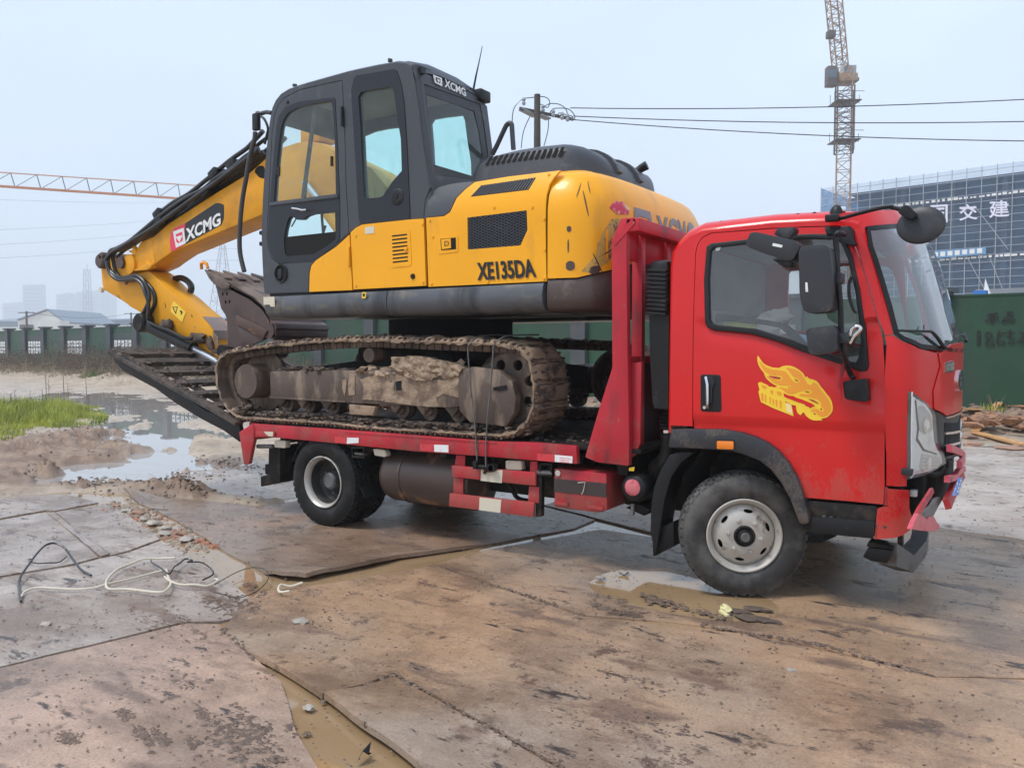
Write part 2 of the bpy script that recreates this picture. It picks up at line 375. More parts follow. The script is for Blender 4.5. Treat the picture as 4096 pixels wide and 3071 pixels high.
def text_on(name,body,quad,m,parent=None,offset=0,func=None,lift=.003,shear=0):
    """text stretched to the quad (p00,p10,p11,p01: bottom-left.. top-left); points are 3-D, or 2-D with func(u,v,w)"""
    me,cx,cy,wv,hv=text_mesh(body,1,offset,shear=shear)
    if not wv: return None
    q=[Vector(p) for p in quad]
    if func is None:
        nrm=(q[1]-q[0]).cross(q[3]-q[0]).normalized()
    bm=bmesh.new(); bm.from_mesh(me); bpy.data.meshes.remove(me)
    if func is not None: bmesh.ops.subdivide_edges(bm,edges=bm.edges[:],cuts=1)
    for v in bm.verts:
        s=(v.co.x-cx)/wv+.5; t=(v.co.y-cy)/hv+.5
        p=q[0]*(1-s)*(1-t)+q[1]*s*(1-t)+q[2]*s*t+q[3]*(1-s)*t
        v.co=(p+nrm*lift) if func is None else Vector(func(p.x,p.y,lift))
    return bobj(name,bm,m,parent,0,norm=False)
def blob(bm,c,r,sub=1,sq=(1,1,.6),amp=.35,f=2.2):
    b=bmesh.new(); bmesh.ops.create_icosphere(b,subdivisions=sub,radius=1); sd=Vector((random.random()*50,random.random()*50,0))
    for v in b.verts:
        n=noise.noise(v.co*f+sd); k=r*(1+amp*2*n); v.co=Vector((c[0]+v.co.x*k*sq[0],c[1]+v.co.y*k*sq[1],c[2]+v.co.z*k*sq[2]))
    bm_join(bm,b)
class Clods:
    """fast many-blob builder"""
    def __init__(s): s.v=[]; s.f=[]
    def add(s,c,r,sq=(1,1,.5)):
        n=len(s.v); ph=random.random()*6.28
        base=[(math.cos(ph+k*1.2566),math.sin(ph+k*1.2566)) for k in range(5)]
        for x,y in base: k=r*random.uniform(.7,1.25); s.v.append((c[0]+x*k*sq[0],c[1]+y*k*sq[1],c[2]-r*.2*sq[2]))
        for x,y in base: k=r*random.uniform(.45,.85); s.v.append((c[0]+x*k*sq[0],c[1]+y*k*sq[1],c[2]+r*sq[2]*random.uniform(.35,.9)))
        s.v.append((c[0],c[1],c[2]+r*sq[2]*random.uniform(.6,1.1)))
        for k in range(5):
            j=(k+1)%5; s.f+=[(n+k,n+j,n+5+j,n+5+k),(n+5+k,n+5+j,n+10)]
    def build(s,name,m,parent=None,smooth=60):
        me=bpy.data.meshes.new(name); me.from_pydata(s.v,[],s.f); return finish(me,name,m,parent,smooth)
import math
# plan curve of the cab front: (X, Y) from the door seam round the nose to the far side
_pl=[(0.70,0.0),(0.86,0.0),(0.925,0.02),(0.975,0.07),(1.02,0.16),(1.06,0.27),(1.10,0.38),(1.135,0.65),(1.15,1.0)]
PLAN=_pl+[(x,2.0-y) for x,y in _pl[-2::-1]]
PLANU=[0.0]
for _i in range(1,len(PLAN)): PLANU.append(PLANU[-1]+math.dist(PLAN[_i],PLAN[_i-1]))
UM=PLANU[len(_pl)-1]
def lean(z):
    if z<0.95: return -(0.95-z)*0.05
    if z<1.62: return 0.0
    return -(z-1.62)*0.27-(max(0,z-2.1)**2)*.5


# ================================================================ GROUND
import numpy as np
_rs=np.random.RandomState(4); _T=_rs.rand(256,256)
def vnoise(x,y):
    xi=np.floor(x).astype(int); yi=np.floor(y).astype(int); fx=x-xi; fy=y-yi; fx=fx*fx*(3-2*fx); fy=fy*fy*(3-2*fy)
    g=lambda a,b:_T[a%256,b%256]
    return ((g(xi,yi)*(1-fx)+g(xi+1,yi)*fx)*(1-fy)+(g(xi,yi+1)*(1-fx)+g(xi+1,yi+1)*fx)*fy)-.5
def fbm(x,y,o=4,g=.5):
    s=0;a=1
    for i in range(o): s=s+a*vnoise(x+13.7*i,y+7.1*i); x=x*2.03; y=y*2.03; a*=g
    return s
def sdist(x,y,poly):
    """signed distance, negative inside"""
    d=np.full(x.shape,1e9); ins=np.zeros(x.shape,bool); n=len(poly)
    for i in range(n):
        ax,ay=poly[i][:2]; bx_,by_=poly[(i+1)%n][:2]
        ex,ey=bx_-ax,by_-ay; L=ex*ex+ey*ey+1e-12; t=np.clip(((x-ax)*ex+(y-ay)*ey)/L,0,1)
        d=np.minimum(d,np.hypot(x-ax-t*ex,y-ay-t*ey))
        c=((ay>y)!=(by_>y))&(x<(bx_-ax)*(y-ay)/(by_-ay+1e-12)+ax); ins^=c
    return np.where(ins,-d,d)
WL=-.014
near_zone=[(-2.047,-4.623),(-6.284,-3.598),(-7.977,-1.403),(-7.858,-0.79),(-7.512,-0.223),(-6.75,0.134),(-5.034,0.368),(-5.072,1.296),(-4.146,2.645),(-2.556,2.598),(-1.084,2.143),(-0.041,3.074),(0.753,3.101),(1.946,2.855),(3.219,1.984),(2.738,-1.506)]
puds=[[(-8.679,0.245),(-8.131,0.172),(-8.312,0.425),(-8.528,0.644),(-8.756,0.942),(-9.116,1.048),(-9.144,0.891),(-9.039,0.601)],
[(-7.964,0.687),(-7.96,0.952),(-7.951,1.208),(-7.983,1.828),(-8.354,1.976),(-8.61,2.036),(-9.436,2.486),(-9.817,2.883),(-10.538,3.329),(-11.148,3.842),(-12.732,4.97),(-15.262,6.504),(-16.109,6.717),(-16.411,6.389),(-13.984,4.782),(-13.069,4.161),(-12.904,3.714),(-12.116,3.211),(-11.025,2.591),(-10.441,2.38),(-9.739,2.289),(-9.425,1.983),(-9.235,1.629),(-8.802,1.322)],
[(-22.428,8.486),(-22.331,8.897),(-21.406,9.5),(-19.806,9.068),(-18.748,8.367),(-17.785,7.373),(-16.905,6.738),(-16.751,6.476),(-17.793,6.628),(-19.284,7.181),(-20.542,7.488)],
[(-13.862,3.935),(-15.062,4.748),(-14.962,4.814),(-14.183,4.333),(-13.453,3.769)],[(-13.953,4.328),(-14.817,4.908),(-15.123,5.24),(-14.671,5.003),(-13.869,4.383)]]
conc_r=[(-1.084,2.143),(-1.312,6.339),(-0.82,8.625),(0.698,9.975),(2.588,11.206),(12.079,16.552),(6.853,5.705),(1.783,2.402)]
wet_gray=[(-7.966,0.479),(-7.579,0.961),(-7.775,1.716),(-8.114,2.207),(-7.717,2.317),(-7.865,2.999),(-7.113,3.489),(-4.445,2.032),(-4.831,0.704),(-5.717,0.461),(-6.456,0.526),(-6.9,0.432),(-7.442,0.385)]
mudbrown=[(-13.296,1.319),(-12.452,1.662),(-13.195,2.271),(-13.89,3.072),(-14.089,3.787),(-13.002,3.65),(-11.909,3.108),(-11.043,2.58),(-9.771,2.268),(-9.265,1.609),(-8.09,0.747),(-8.787,0.791),(-9.039,0.601),(-8.6,0.18),(-7.678,-0.075),(-7.704,-0.475),(-8.514,-1.003),(-11.886,-0.399)]
isl=[(-10.529,3.335),(-11.346,3.956),(-11.702,4.364),(-11.622,4.549),(-11.405,4.691),(-10.515,4.254),(-9.182,3.013),(-8.592,2.525),(-8.409,2.015),(-9.29,2.407)]
def gheight(x,y,want=False):
    r=np.hypot(x-1.6,y+5.1)
    nz=sdist(x,y,near_zone)
    n1=fbm(x*1.3,y*1.3,5); n2=fbm(x*.12+5,y*.12,3); n3=fbm(x*6,y*6,3); n4=fbm(x*17,y*17,2)
    h=.025+.05*n1+.10*n2*np.clip((r-8)/20,0,1)+.008*n3
    cr=sdist(x,y,conc_r); h=np.where(cr<0,.004+.004*n1,h)
    wg=sdist(x,y,wet_gray); h=np.where(wg<0,-.017+.020*n1+.006*n3,h)
    mb=sdist(x,y,mudbrown); k=np.clip(-mb/.5,0,1); h=h+k*(.028+.05*n1+.035*n3+.035*n4)
    isd=sdist(x,y,isl); k=np.clip(-isd/.3,0,1); 
    pm=np.full(x.shape,9.)
    for p in puds: pm=np.minimum(pm,sdist(x,y,p))
    pm=pm+(.55*n1+.45*n3)*np.clip(r/12,0,1.5)
    k=np.clip((.42-pm)/.3,0,1); h=h*(1-k)+k*-.07
    k=np.clip(-isd/.25,0,1); h=np.where(isd<0,h*(1-k)+k*(.05+.06*n1),h)
    # heaps along the edge of the plates
    for (px,py,a,b_,hh) in heaps:
        d2=((x-px)/a)**2+((y-py)/b_)**2; h=h+.62*hh*np.exp(-d2)*(1+1.0*n1+1.0*n3+1.4*n4)
    k=np.clip(-nz/.15,0,1); h=h*(1-k)+k*(-.055+.03*n1+.01*n3)
    # bank of spoil in front of the right-hand fence
    s=((x-FB[0])*fdir[0]+(y-FB[1])*fdir[1]); dd=-((x-FB[0])*fnor[0]+(y-FB[1])*fnor[1])
    kk=np.exp(-((dd-.6)/1.3)**2)*np.clip((s+14)/8,0,1)
    h=h+kk*(.42+.25*n1+.12*n3)
    # bank under the left-hand fence
    kk=np.exp(-((dd-1.0)/2.2)**2)*np.clip((-s-14)/8,0,1); h=h+kk*(.30+.30*n1)
    h=np.where(r>120,h*np.clip((400-r)/280,0,1),h)
    if not want: return h
    grey=np.where(cr<.2,1.,0)*np.clip(.5-cr/.6,0,1); grey=np.maximum(grey,np.clip(.5-wg/.5,0,1)*.9)
    drk=np.clip(-mb/.4+.2+n1,0,1); bank=np.clip((np.exp(-((dd-.6)/1.6)**2))*1.5*(s>-12),0,1)
    hs=0
    for (px,py,a,b_,hh) in heaps[:13]: hs=hs+np.exp(-(((x-px)/a)**2+((y-py)/b_)**2)*.6)
    drk=np.maximum(drk,np.clip(hs*1.4,0,1))
    wet=np.clip(.55-h*6+.6*n1,0,1)
    return h,grey,np.maximum(drk,bank),wet
_A=[(-57.59,22.07,1.6)][0]; _B=[(1.31,14.21,1.6)][0]
FA=(_A[0],_A[1]); FB=(_B[0],_B[1])
_l=math.dist(FA,FB); fdir=((FB[0]-FA[0])/_l,(FB[1]-FA[1])/_l); fnor=(-fdir[1],fdir[0])
if (1.6-FB[0])*fnor[0]+(-5.1-FB[1])*fnor[1]>0: fnor=(-fnor[0],-fnor[1])   # fnor points away from the camera
heaps=[]
for (q_,a,b_,hh) in (([(-7.937,0.276)][0],.30,.25,.14),([(-7.841,0.073)][0],.3,.2,.08),([(-7.614,0.273)][0],.3,.2,.08),([(-8.945,0.19)][0],.3,.3,.09),([(-6.606,0.24)][0],.4,.18,.06),([(-6.182,0.334)][0],.25,.15,.09),([(-5.972,0.339)][0],.2,.15,.09),([(-6.502,0.401)][0],.25,.12,.09),([(-7.991,1.993)][0],.35,.2,.07),([(-7.626,2.019)][0],.5,.15,.05),([(-10.966,0.978)][0],.8,.5,.12),([(-11.902,2.02)][0],1.2,.6,.12),([(-12.517,3.193)][0],.9,.4,.08),([(-31.49,14.762)][0],3,1.2,.25),([(-32.177,17.27)][0],3,1.2,.35),([(-7.406,1.193)][0],.5,.15,.04)):
    heaps.append((q_[0],q_[1],a,b_,hh))
cx_,cy_=1.59,-5.08
ang0=math.atan2(cf.y,cf.x)
degs=[];d=-180.
while d<180:
    degs.append(d); d+= .16 if -36<d<38 else (.8 if -60<d<60 else 5)
rs=[.6]
while rs[-1]<3500: rs.append(rs[-1]*(1.0165 if rs[-1]<60 else 1.06)+.012)
RR,AA=np.meshgrid(np.array(rs),np.radians(np.array(degs))+ang0,indexing='ij')
GX=cx_+RR*np.cos(AA); GY=cy_+RR*np.sin(AA)
GH,gg,gd_,gw=gheight(GX,GY,True)
nr,na=GX.shape
me=bpy.data.meshes.new('ground')
co=np.stack([GX,GY,GH],-1).reshape(-1,3); co=np.vstack([co,[[cx_,cy_,-.05]]])
idx=np.arange(nr*na).reshape(nr,na); nx=np.roll(idx,-1,1)
quads=np.stack([idx[:-1],idx[1:],nx[1:],nx[:-1]],-1).reshape(-1,4)
tris=np.stack([np.full(na,nr*na),idx[0],nx[0]],-1)
me.vertices.add(len(co)); me.vertices.foreach_set('co',co.ravel())
me.loops.add(quads.size+tris.size); me.loops.foreach_set('vertex_index',np.concatenate([quads.ravel(),tris.ravel()]))
me.polygons.add(len(quads)+len(tris)); ls=np.concatenate([np.arange(len(quads))*4,len(quads)*4+np.arange(len(tris))*3]); me.polygons.foreach_set('loop_start',ls)
me.update(calc_edges=True); me.validate()
ca=me.attributes.new('zone','FLOAT_COLOR','POINT'); col=np.ones((len(co),4)); col[:-1,0]=gg.ravel(); col[:-1,1]=gw.ravel(); col[:-1,2]=gd_.ravel(); col[-1]=(0,0,0,1); ca.data.foreach_set('color',col.ravel())
def earth(name):
    m=bpy.data.materials.new(name); m.use_nodes=True; t=m.node_tree; L=t.links.new; b=t.nodes['Principled BSDF']
    at=t.nodes.new('ShaderNodeAttribute'); at.attribute_name='zone'; sp_=t.nodes.new('ShaderNodeSeparateColor'); L(at.outputs['Color'],sp_.inputs[0])
    g=t.nodes.new('ShaderNodeNewGeometry')
    def nz(s,d=8,r=.6):
        n=t.nodes.new('ShaderNodeTexNoise'); n.inputs['Scale'].default_value=s; n.inputs['Detail'].default_value=d; n.inputs['Roughness'].default_value=r; L(g.outputs['Position'],n.inputs[0]); return n.outputs[0]
    def rng(v,a,b_,c=0,d=1):
        n=t.nodes.new('ShaderNodeMapRange'); n.inputs[1].default_value=a; n.inputs[2].default_value=b_; n.inputs[3].default_value=c; n.inputs[4].default_value=d; L(v,n.inputs[0]); return n.outputs[0]
    def mix(f,a,b_):
        n=t.nodes.new('ShaderNodeMix'); n.data_type='RGBA'; L(f,n.inputs[0])
        for s,i in ((a,6),(b_,7)):
            if isinstance(s,tuple): n.inputs[i].default_value=(*s,1)
            else: L(s,n.inputs[i])
        return n.outputs[2]
    sand=mix(rng(nz(1.1),.4,.62),(.44,.345,.25),(.34,.26,.185)); sand=mix(rng(nz(9),.52,.68),sand,(.20,.145,.105))
    conc=mix(rng(nz(.9),.4,.65),(.46,.40,.35),(.33,.27,.225)); conc=mix(rng(nz(1.7,9,.7),.50,.66,0,.8),conc,(.25,.19,.15)); conc=mix(rng(nz(6),.56,.66),conc,(.15,.115,.095))
    dark=mix(rng(nz(4),.42,.62),(.19,.125,.085),(.30,.205,.14))
    c=mix(sp_.outputs[0],sand,conc); c=mix(sp_.outputs[2],c,dark); L(c,b.inputs['Base Color'])
    ad=t.nodes.new('ShaderNodeMath'); ad.operation='ADD'; L(rng(nz(2.3),.3,.7,-.3,.3),ad.inputs[0]); L(sp_.outputs[1],ad.inputs[1])
    L(rng(ad.outputs[0],.2,.9,.75,.16),b.inputs['Roughness'])
    bp=t.nodes.new('ShaderNodeBump'); bp.inputs['Strength'].default_value=.55; bp.inputs['Distance'].default_value=.02; L(nz(16),bp.inputs['Height']); L(bp.outputs[0],b.inputs['Normal'])
    return m
M['earth']=earth('wet_earth')
ground=finish(me,'ground',M['earth'],None,180); ground['kind']='structure'
# muddy water lying in the gaps and hollows
M['water']=mat('muddy_water',(.29,.19,.10),.035,col2=(.35,.24,.135),scale=.7,lo=.4,hi=.6,spec=.5,bump=.015,bscale=5)
M['water_far']=mat('puddle_water',(.34,.32,.30),.015,spec=1.0,bump=.012,bscale=3)  # pale base colour stands in for part of the sky reflection
bm=bmesh.new()
bm.faces.new([bm.verts.new((x,y,WL)) for x,y in near_zone]); tag(bobj('water',bm,M['water'],None,0),kind='structure')
bm=bmesh.new(); 
farp=[(-9.115,-1.011),(-7.87,-0.2),(-7.698,0.542),(-7.276,0.928),(-7.227,1.808),(-8.299,3.589),(-23.775,17.201),(-30.89,12.566),(-18.2,2.035)]
bm.faces.new([bm.verts.new((x,y,WL-.006)) for x,y in farp]); tag(bobj('water',bm,M['water_far'],None,0),kind='structure')
# ---- steel plates on the ground
def platemat(name,c1,c2,seed):
    m=bpy.data.materials.new(name); m.use_nodes=True; t=m.node_tree; L=t.links.new; b=t.nodes['Principled BSDF']; b.inputs['Specular IOR Level'].default_value=.5
    g=t.nodes.new('ShaderNodeNewGeometry'); mpn=t.nodes.new('ShaderNodeMapping'); mpn.inputs['Location'].default_value=(seed*3.7,seed*1.9,0); L(g.outputs['Position'],mpn.inputs[0])
    mps=t.nodes.new('ShaderNodeMapping'); mps.inputs['Scale'].default_value=(.55,1.7,1); mps.inputs['Rotation'].default_value=(0,0,-.35); mps.inputs['Location'].default_value=(seed*1.7,seed*2.9,0); L(g.outputs['Position'],mps.inputs[0])
    def nz(s,d=8,r=.6,st=False):
        n=t.nodes.new('ShaderNodeTexNoise'); n.inputs['Scale'].default_value=s; n.inputs['Detail'].default_value=d; n.inputs['Roughness'].default_value=r; L((mps if st else mpn).outputs[0],n.inputs[0]); return n.outputs[0]
    def rng(v,a,b_,c=0,d=1):
        n=t.nodes.new('ShaderNodeMapRange'); n.inputs[1].default_value=a; n.inputs[2].default_value=b_; n.inputs[3].default_value=c; n.inputs[4].default_value=d; L(v,n.inputs[0]); return n.outputs[0]
    def mix(f,a,b_):
        n=t.nodes.new('ShaderNodeMix'); n.data_type='RGBA'; L(f,n.inputs[0])
        for s,i in ((a,6),(b_,7)):
            if isinstance(s,tuple): n.inputs[i].default_value=(*s,1)
            else: L(s,n.inputs[i])
        return n.outputs[2]
    c=mix(rng(nz(.8,6),.38,.62),c1,c2)
    c=mix(rng(nz(.42,5),.46,.66,0,.8),c,(.30,.24,.19))
    wetm=rng(nz(1.1,9,.66),.47,.64,0,.85); c=mix(wetm,c,(.175,.113,.073))
    blot=rng(nz(2.6,10,.72),.575,.63,0,.9); c=mix(blot,c,(.10,.066,.048))
    c=mix(rng(nz(2.2,9,.62,True),.55,.63),c,(.19,.125,.09))
    spk=rng(nz(26,4,.6),.64,.69); c=mix(spk,c,(.07,.045,.035))
    vs_=t.nodes.new('ShaderNodeVectorMath'); vs_.operation='SCALE'; L(c,vs_.inputs[0]); L(rng(nz(75,4,.7),.25,.75,.70,1.34),vs_.inputs['Scale']); c=vs_.outputs[0]
    vs2=t.nodes.new('ShaderNodeVectorMath'); vs2.operation='SCALE'; L(c,vs2.inputs[0]); L(rng(nz(5,8,.7,True),.3,.7,.84,1.14),vs2.inputs['Scale']); c=vs2.outputs[0]
    drk=rng(nz(3.1,10,.7,True),.60,.64); c=mix(drk,c,(.055,.042,.037))
    L(c,b.inputs['Base Color'])
    rm=t.nodes.new('ShaderNodeMath'); rm.operation='MULTIPLY'; L(rng(nz(.9,7,.6),.38,.66,.14,.58),rm.inputs[0]); L(rng(wetm,0,.85,1,.42),rm.inputs[1]); L(rm.outputs[0],b.inputs['Roughness'])
    bp=t.nodes.new('ShaderNodeBump'); bp.inputs['Strength'].default_value=.5; bp.inputs['Distance'].default_value=.012; L(nz(22,10,.75),bp.inputs['Height'])
    b2=t.nodes.new('ShaderNodeBump'); b2.inputs['Strength'].default_value=.5; b2.inputs['Distance'].default_value=.012; L(drk,b2.inputs['Height']); L(bp.outputs[0],b2.inputs['Normal']); L(b2.outputs[0],b.inputs['Normal'])
    return m
M['plate_tan']=platemat('plate_tan_mud',(.44,.28,.168),(.345,.222,.135),1)
M['plate_pink']=platemat('plate_pink_mud',(.46,.305,.22),(.36,.243,.178),2)
M['plate_grey']=platemat('plate_grey_mud',(.44,.37,.315),(.35,.29,.25),3)
M['plate_brown']=platemat('plate_brown_mud',(.33,.205,.135),(.22,.145,.10),4)  # brown mud, darkened further for the shade under the truck
def lift(pl,r,h):
    def g(u,v):
        d=9
        for a,b in zip(pl[:-1],pl[1:]):
            ex,ey=b[0]-a[0],b[1]-a[1]; t=max(0,min(1,((u-a[0])*ex+(v-a[1])*ey)/(ex*ex+ey*ey))); d=min(d,math.hypot(u-a[0]-t*ex,v-a[1]-t*ey))
        return h*math.exp(-(d/r)**2)
    return g
def plate(poly,m,label,z=0.,step=.09,th=.03,bumps=(),tilt=None,wob=.006):
    poly=[p[:2] for p in poly]
    def f(u,v,w):
        u2=u+.012*noise.noise(Vector((u*3,v*3,7))); v2=v+.012*noise.noise(Vector((u*3,v*3,17)))
        h=z+wob*noise.noise(Vector((u*.9,v*.9,z*40)))+.003*noise.noise(Vector((u*5,v*5,3)))
        for (bx0,by0_,r,hh) in bumps: h+=hh*math.exp(-((u-bx0)**2+(v-by0_)**2)/(r*r))
        if tilt: h+=tilt(u,v)
        return (u2,v2,h+w)
    o=bobj('steel_plate',shell([poly],f,th,step),m,None,50)
    return tag(o,label,'steel plate','steel plates laid over the mud')
pD1=[(-2.275,-2.176),(-1.738,-2.373),(-1.529,-2.421),(-1.101,-2.529),(-1.037,-2.114),(0.114,-2.447),(0.527,-2.542),(2.095,-1.521),(2.093,-0.225),(1.56,-0.515),(1.186,-0.725),(0.953,-0.677),(0.257,-0.624),(-0.668,-0.873),(-2.119,-0.472),(-2.205,-0.747),(-2.35,-1.062),(-2.538,-1.39),(-2.662,-1.594),(-2.513,-1.859)]
pF=[(-1.083,-2.535),(-1.022,-2.138),(0.107,-2.46),(0.511,-2.585),(-0.031,-2.906),(-0.381,-2.762),(-0.832,-2.619)]
pD2=[(-2.131,-0.419),(-0.67,-0.834),(-0.184,-0.655),(0.257,-0.58),(0.958,-0.638),(1.189,-0.69),(1.559,-0.475),(2.287,-0.034),(3.219,1.984),(1.943,2.763),(0.762,3.016),(-0.023,2.983),(-1.055,2.065),(-1.131,1.269),(-1.624,1.283),(-1.737,0.997),(-1.971,0.338),(-2.105,-0.048)]
pP1=[(-6.631,-0.122),(-5.767,-0.336),(-4.975,-0.584),(-4.289,-0.828),(-3.82,-1.009),(-3.214,-1.2),(-2.973,-1.276),(-2.768,-1.308),(-2.609,-1.244),(-2.586,-1.093),(-2.482,-0.784),(-2.448,-0.468),(-2.213,0.037),(-2.075,0.497),(-1.84,1.186),(-1.845,1.598),(-2.601,1.895),(-3.739,2.096),(-4.822,1.056),(-4.995,0.336),(-6.025,0.209)]
pP2=[(-2.606,1.95),(-1.839,1.651),(-1.183,1.4),(-1.084,2.143),(-2.53,2.55)]
pE=[(-2.362,-2.141),(-1.759,-2.364),(-1.444,-2.491),(-1.201,-2.635),(-0.988,-2.786),(-0.676,-2.953),(-0.403,-3.148),(-2.047,-4.623),(-2.925,-3.973),(-2.726,-3.145),(-2.675,-2.946),(-2.63,-2.763),(-2.599,-2.562),(-2.533,-2.233)]
pHa=[(-4.486,-1.094),(-3.932,-1.255),(-3.304,-1.463),(-2.334,-1.806),(-2.403,-2.11),(-2.563,-2.224),(-2.626,-2.546),(-2.656,-2.748),(-2.745,-3.136),(-2.954,-3.966),(-5.321,-3.58),(-4.43,-2.363),(-4.308,-1.914),(-4.352,-1.693),(-4.339,-1.469)]
pHb=[(-6.438,-1.442),(-6.468,-1.009),(-6.203,-1.093),(-4.414,-1.668),(-4.378,-1.883),(-4.479,-2.341),(-5.077,-3.308),(-6.711,-2.406)]
pHc=[(-6.419,-0.951),(-6.423,-0.479),(-6.296,-0.425),(-4.555,-1.061),(-4.4,-1.44),(-4.382,-1.598),(-4.427,-1.561),(-5.224,-1.336)]
pHd=[(-7.836,-1.458),(-7.682,-0.871),(-7.323,-0.375),(-6.543,-0.439),(-6.492,-0.917),(-6.584,-0.95),(-6.547,-1.392),(-6.794,-2.379)]
pbar=[(-6.363,-1.045),(-6.363,-0.993),(-5.174,-1.364),(-4.409,-1.582),(-4.399,-1.659),(-5.446,-1.335)]
curl=[(-6.631,-0.122),(-2.671,-1.271),(-2.471,-0.747)]
LD=lift([(-1.655,-2.398),(-1.329,-2.48),(-0.918,-2.587)],.16,.030)
LF=lift([(-1.062,-2.544),(-0.686,-2.662),(-0.35,-2.769),(-0.065,-2.861)],.18,.045)
LP=lift([(-2.831,-1.294),(-2.586,-1.093),(-2.448,-0.468),(-2.213,0.037)],.14,.030)
plate(pD1,M['plate_tan'],'largest tan mud covered steel plate spreading across the middle foreground',0.004,.09,tilt=lambda u,v:-.0*v+LD(u,v))

plate(pF,M['plate_tan'],'narrow muddy steel plate with a pointed corner at the bottom centre',-.001,.07,tilt=LF)
wp=[(-0.595,-0.048),(-0.1,-0.178)]
plate(pD2,M['plate_tan'],'muddy steel plate under the front wheel with a brown puddle in its dip',-.003,.09,bumps=[(*[(-0.648,-0.005)][0],.30,-.035),(*[(-0.248,-0.104)][0],.30,-.035),(*[(0.028,-0.117)][0],.25,-.03)])
plate(pP1,M['plate_brown'],'brown steel plate under the rear wheel with a lifted curling front edge',0.0,.07,bumps=[(curl[0][0],curl[0][1],.28,.10),(curl[1][0],curl[1][1],.30,.035),(curl[2][0],curl[2][1],.25,.02)],tilt=LP)
plate(pP2,M['plate_brown'],'small dark steel plate behind the tool box in the truck shadow',.004,.12)
plate(pE,M['plate_pink'],'big pinkish mud filmed steel plate filling the bottom left corner',.002,.10,tilt=lambda u,v:-.03*max(0,min(1,(u-(-.95+.35*(v+3)) )/.5)))
plate(pHa,M['plate_grey'],'grey steel plate with tangled wire lying on it',.003,.09)
plate(pHb,M['plate_grey'],'pale steel plate at the left edge beside the narrow strip',.002,.10)
plate(pHc,M['plate_grey'],'pale steel plate between the narrow strip and the rubble filled gap',.001,.10)
plate(pHd,M['plate_grey'],'far pale steel plate at the left nearest the mud heaps',.0,.12)
o=plate(pbar,M['plate_grey'],'narrow raised steel strip lying between two pale plates',.012,.06); o['category']='steel strip'; del o['group']; o.name='steel_strip'
# dark scuffed patches on the plates (dried, churned mud with relief)
def patch(c,a,b_,rot,m,seed,z=.004):
    n=26; pts=[]
    for i in range(n):
        t=2*PI*i/n; k=1+.35*noise.noise(Vector((math.cos(t)*1.3,math.sin(t)*1.3,seed)))+.25*noise.noise(Vector((math.cos(t)*4,math.sin(t)*4,seed)))
        x=math.cos(t)*a*k; y=math.sin(t)*b_*k; pts.append((c[0]+x*math.cos(rot)-y*math.sin(rot),c[1]+x*math.sin(rot)+y*math.cos(rot)))
    return pts
clod=Clods(); random.seed(21)
def cluster(c,a,b_,n,rot=0,zz=.001,rmin=.002,rmax=.0075):
    for i in range(n*9):
        t=random.random()*2*PI; k=math.sqrt(random.random())*random.choice((1,1,1.4)); x=math.cos(t)*a*k; y=math.sin(t)*b_*k
        if noise.noise(Vector((c[0]*9+x*28,c[1]*9+y*28,2.5)))<-.02: continue
        r=random.uniform(rmin,rmax)*random.choice((.45,.6,.8,1,1.6))
        clod.add((c[0]+x*math.cos(rot)-y*math.sin(rot),c[1]+x*math.sin(rot)+y*math.cos(rot),zz),r,(random.uniform(.8,2.2),random.uniform(.6,1.2),.38))
TR=-.30
for i,c in enumerate([(-1.536,-1.92),(-1.648,-1.719),(-1.336,-1.656),(-0.845,-1.916),(-1.189,-1.347),(-1.013,-1.305),(-0.87,-1.353),(-0.746,-1.726),(-0.618,-1.685),(-0.516,-1.675),(-0.513,-1.502),(-0.443,-1.396),(-0.358,-1.249),(-0.254,-1.243),(-0.353,-1.65),(-0.193,-1.572),(-0.054,-1.559),(0.067,-1.556),(-0.964,-0.929),(-0.829,-0.921),(-0.07,-2.071),(-0.029,-1.982),(0.093,-1.945),(-0.037,-2.13),(0.283,-1.921),(0.258,-2.051),(-0.254,-2.51),(-1.578,-2.105),(-2.375,-1.413),(-2.063,-1.114),(-0.697,-0.457),(-0.445,-0.293),(-0.601,-0.652),(-0.05,-0.919),(-0.412,-1.893),(-0.398,-1.784),(-1.338,-1.444),(-1.831,-1.284),(-1.675,-1.877),(0.419,-2.157),(0.488,-2.145),(-1.925,-0.926),(-1.151,-0.927),(-1.862,-1.634),(-0.932,-1.527)]):
    cluster(c,random.uniform(.07,.20),random.uniform(.03,.07),random.randint(22,55),TR)
for c,n,a,b_ in zip([(-1.108,-2.952),(-1.096,-3.044),(-1.091,-2.871),(-1.192,-3.107),(-1.353,-2.932),(-1.457,-3.179),(-1.724,-3.097),(-1.718,-3.349),(-1.285,-2.811),(-2.358,-2.404),(-2.302,-2.305),(-2.076,-2.568),(-1.801,-2.741),(-2.634,-1.921),(-2.529,-1.814),(-2.684,-2.18),(-2.853,-2.29),(-2.866,-2.542),(-3.275,-1.735),(-1.38,-3.146),(-0.933,-2.97),(-0.991,-2.787),(-2.744,-1.574)],(150,90,90,60,60,50,25,25,60,50,50,50,40,90,80,60,50,50,70,40,60,40,50),(.17,.15,.12,.1,.12,.12,.06,.06,.12,.16,.12,.14,.1,.3,.25,.25,.25,.25,.15,.1,.1,.07,.2),(.06,.04,.04,.03,.03,.02,.03,.03,.02,.03,.03,.04,.03,.05,.05,.04,.04,.03,.05,.02,.04,.03,.05)):
    cluster(c,a,b_,n,TR,.001,.002,.0075)
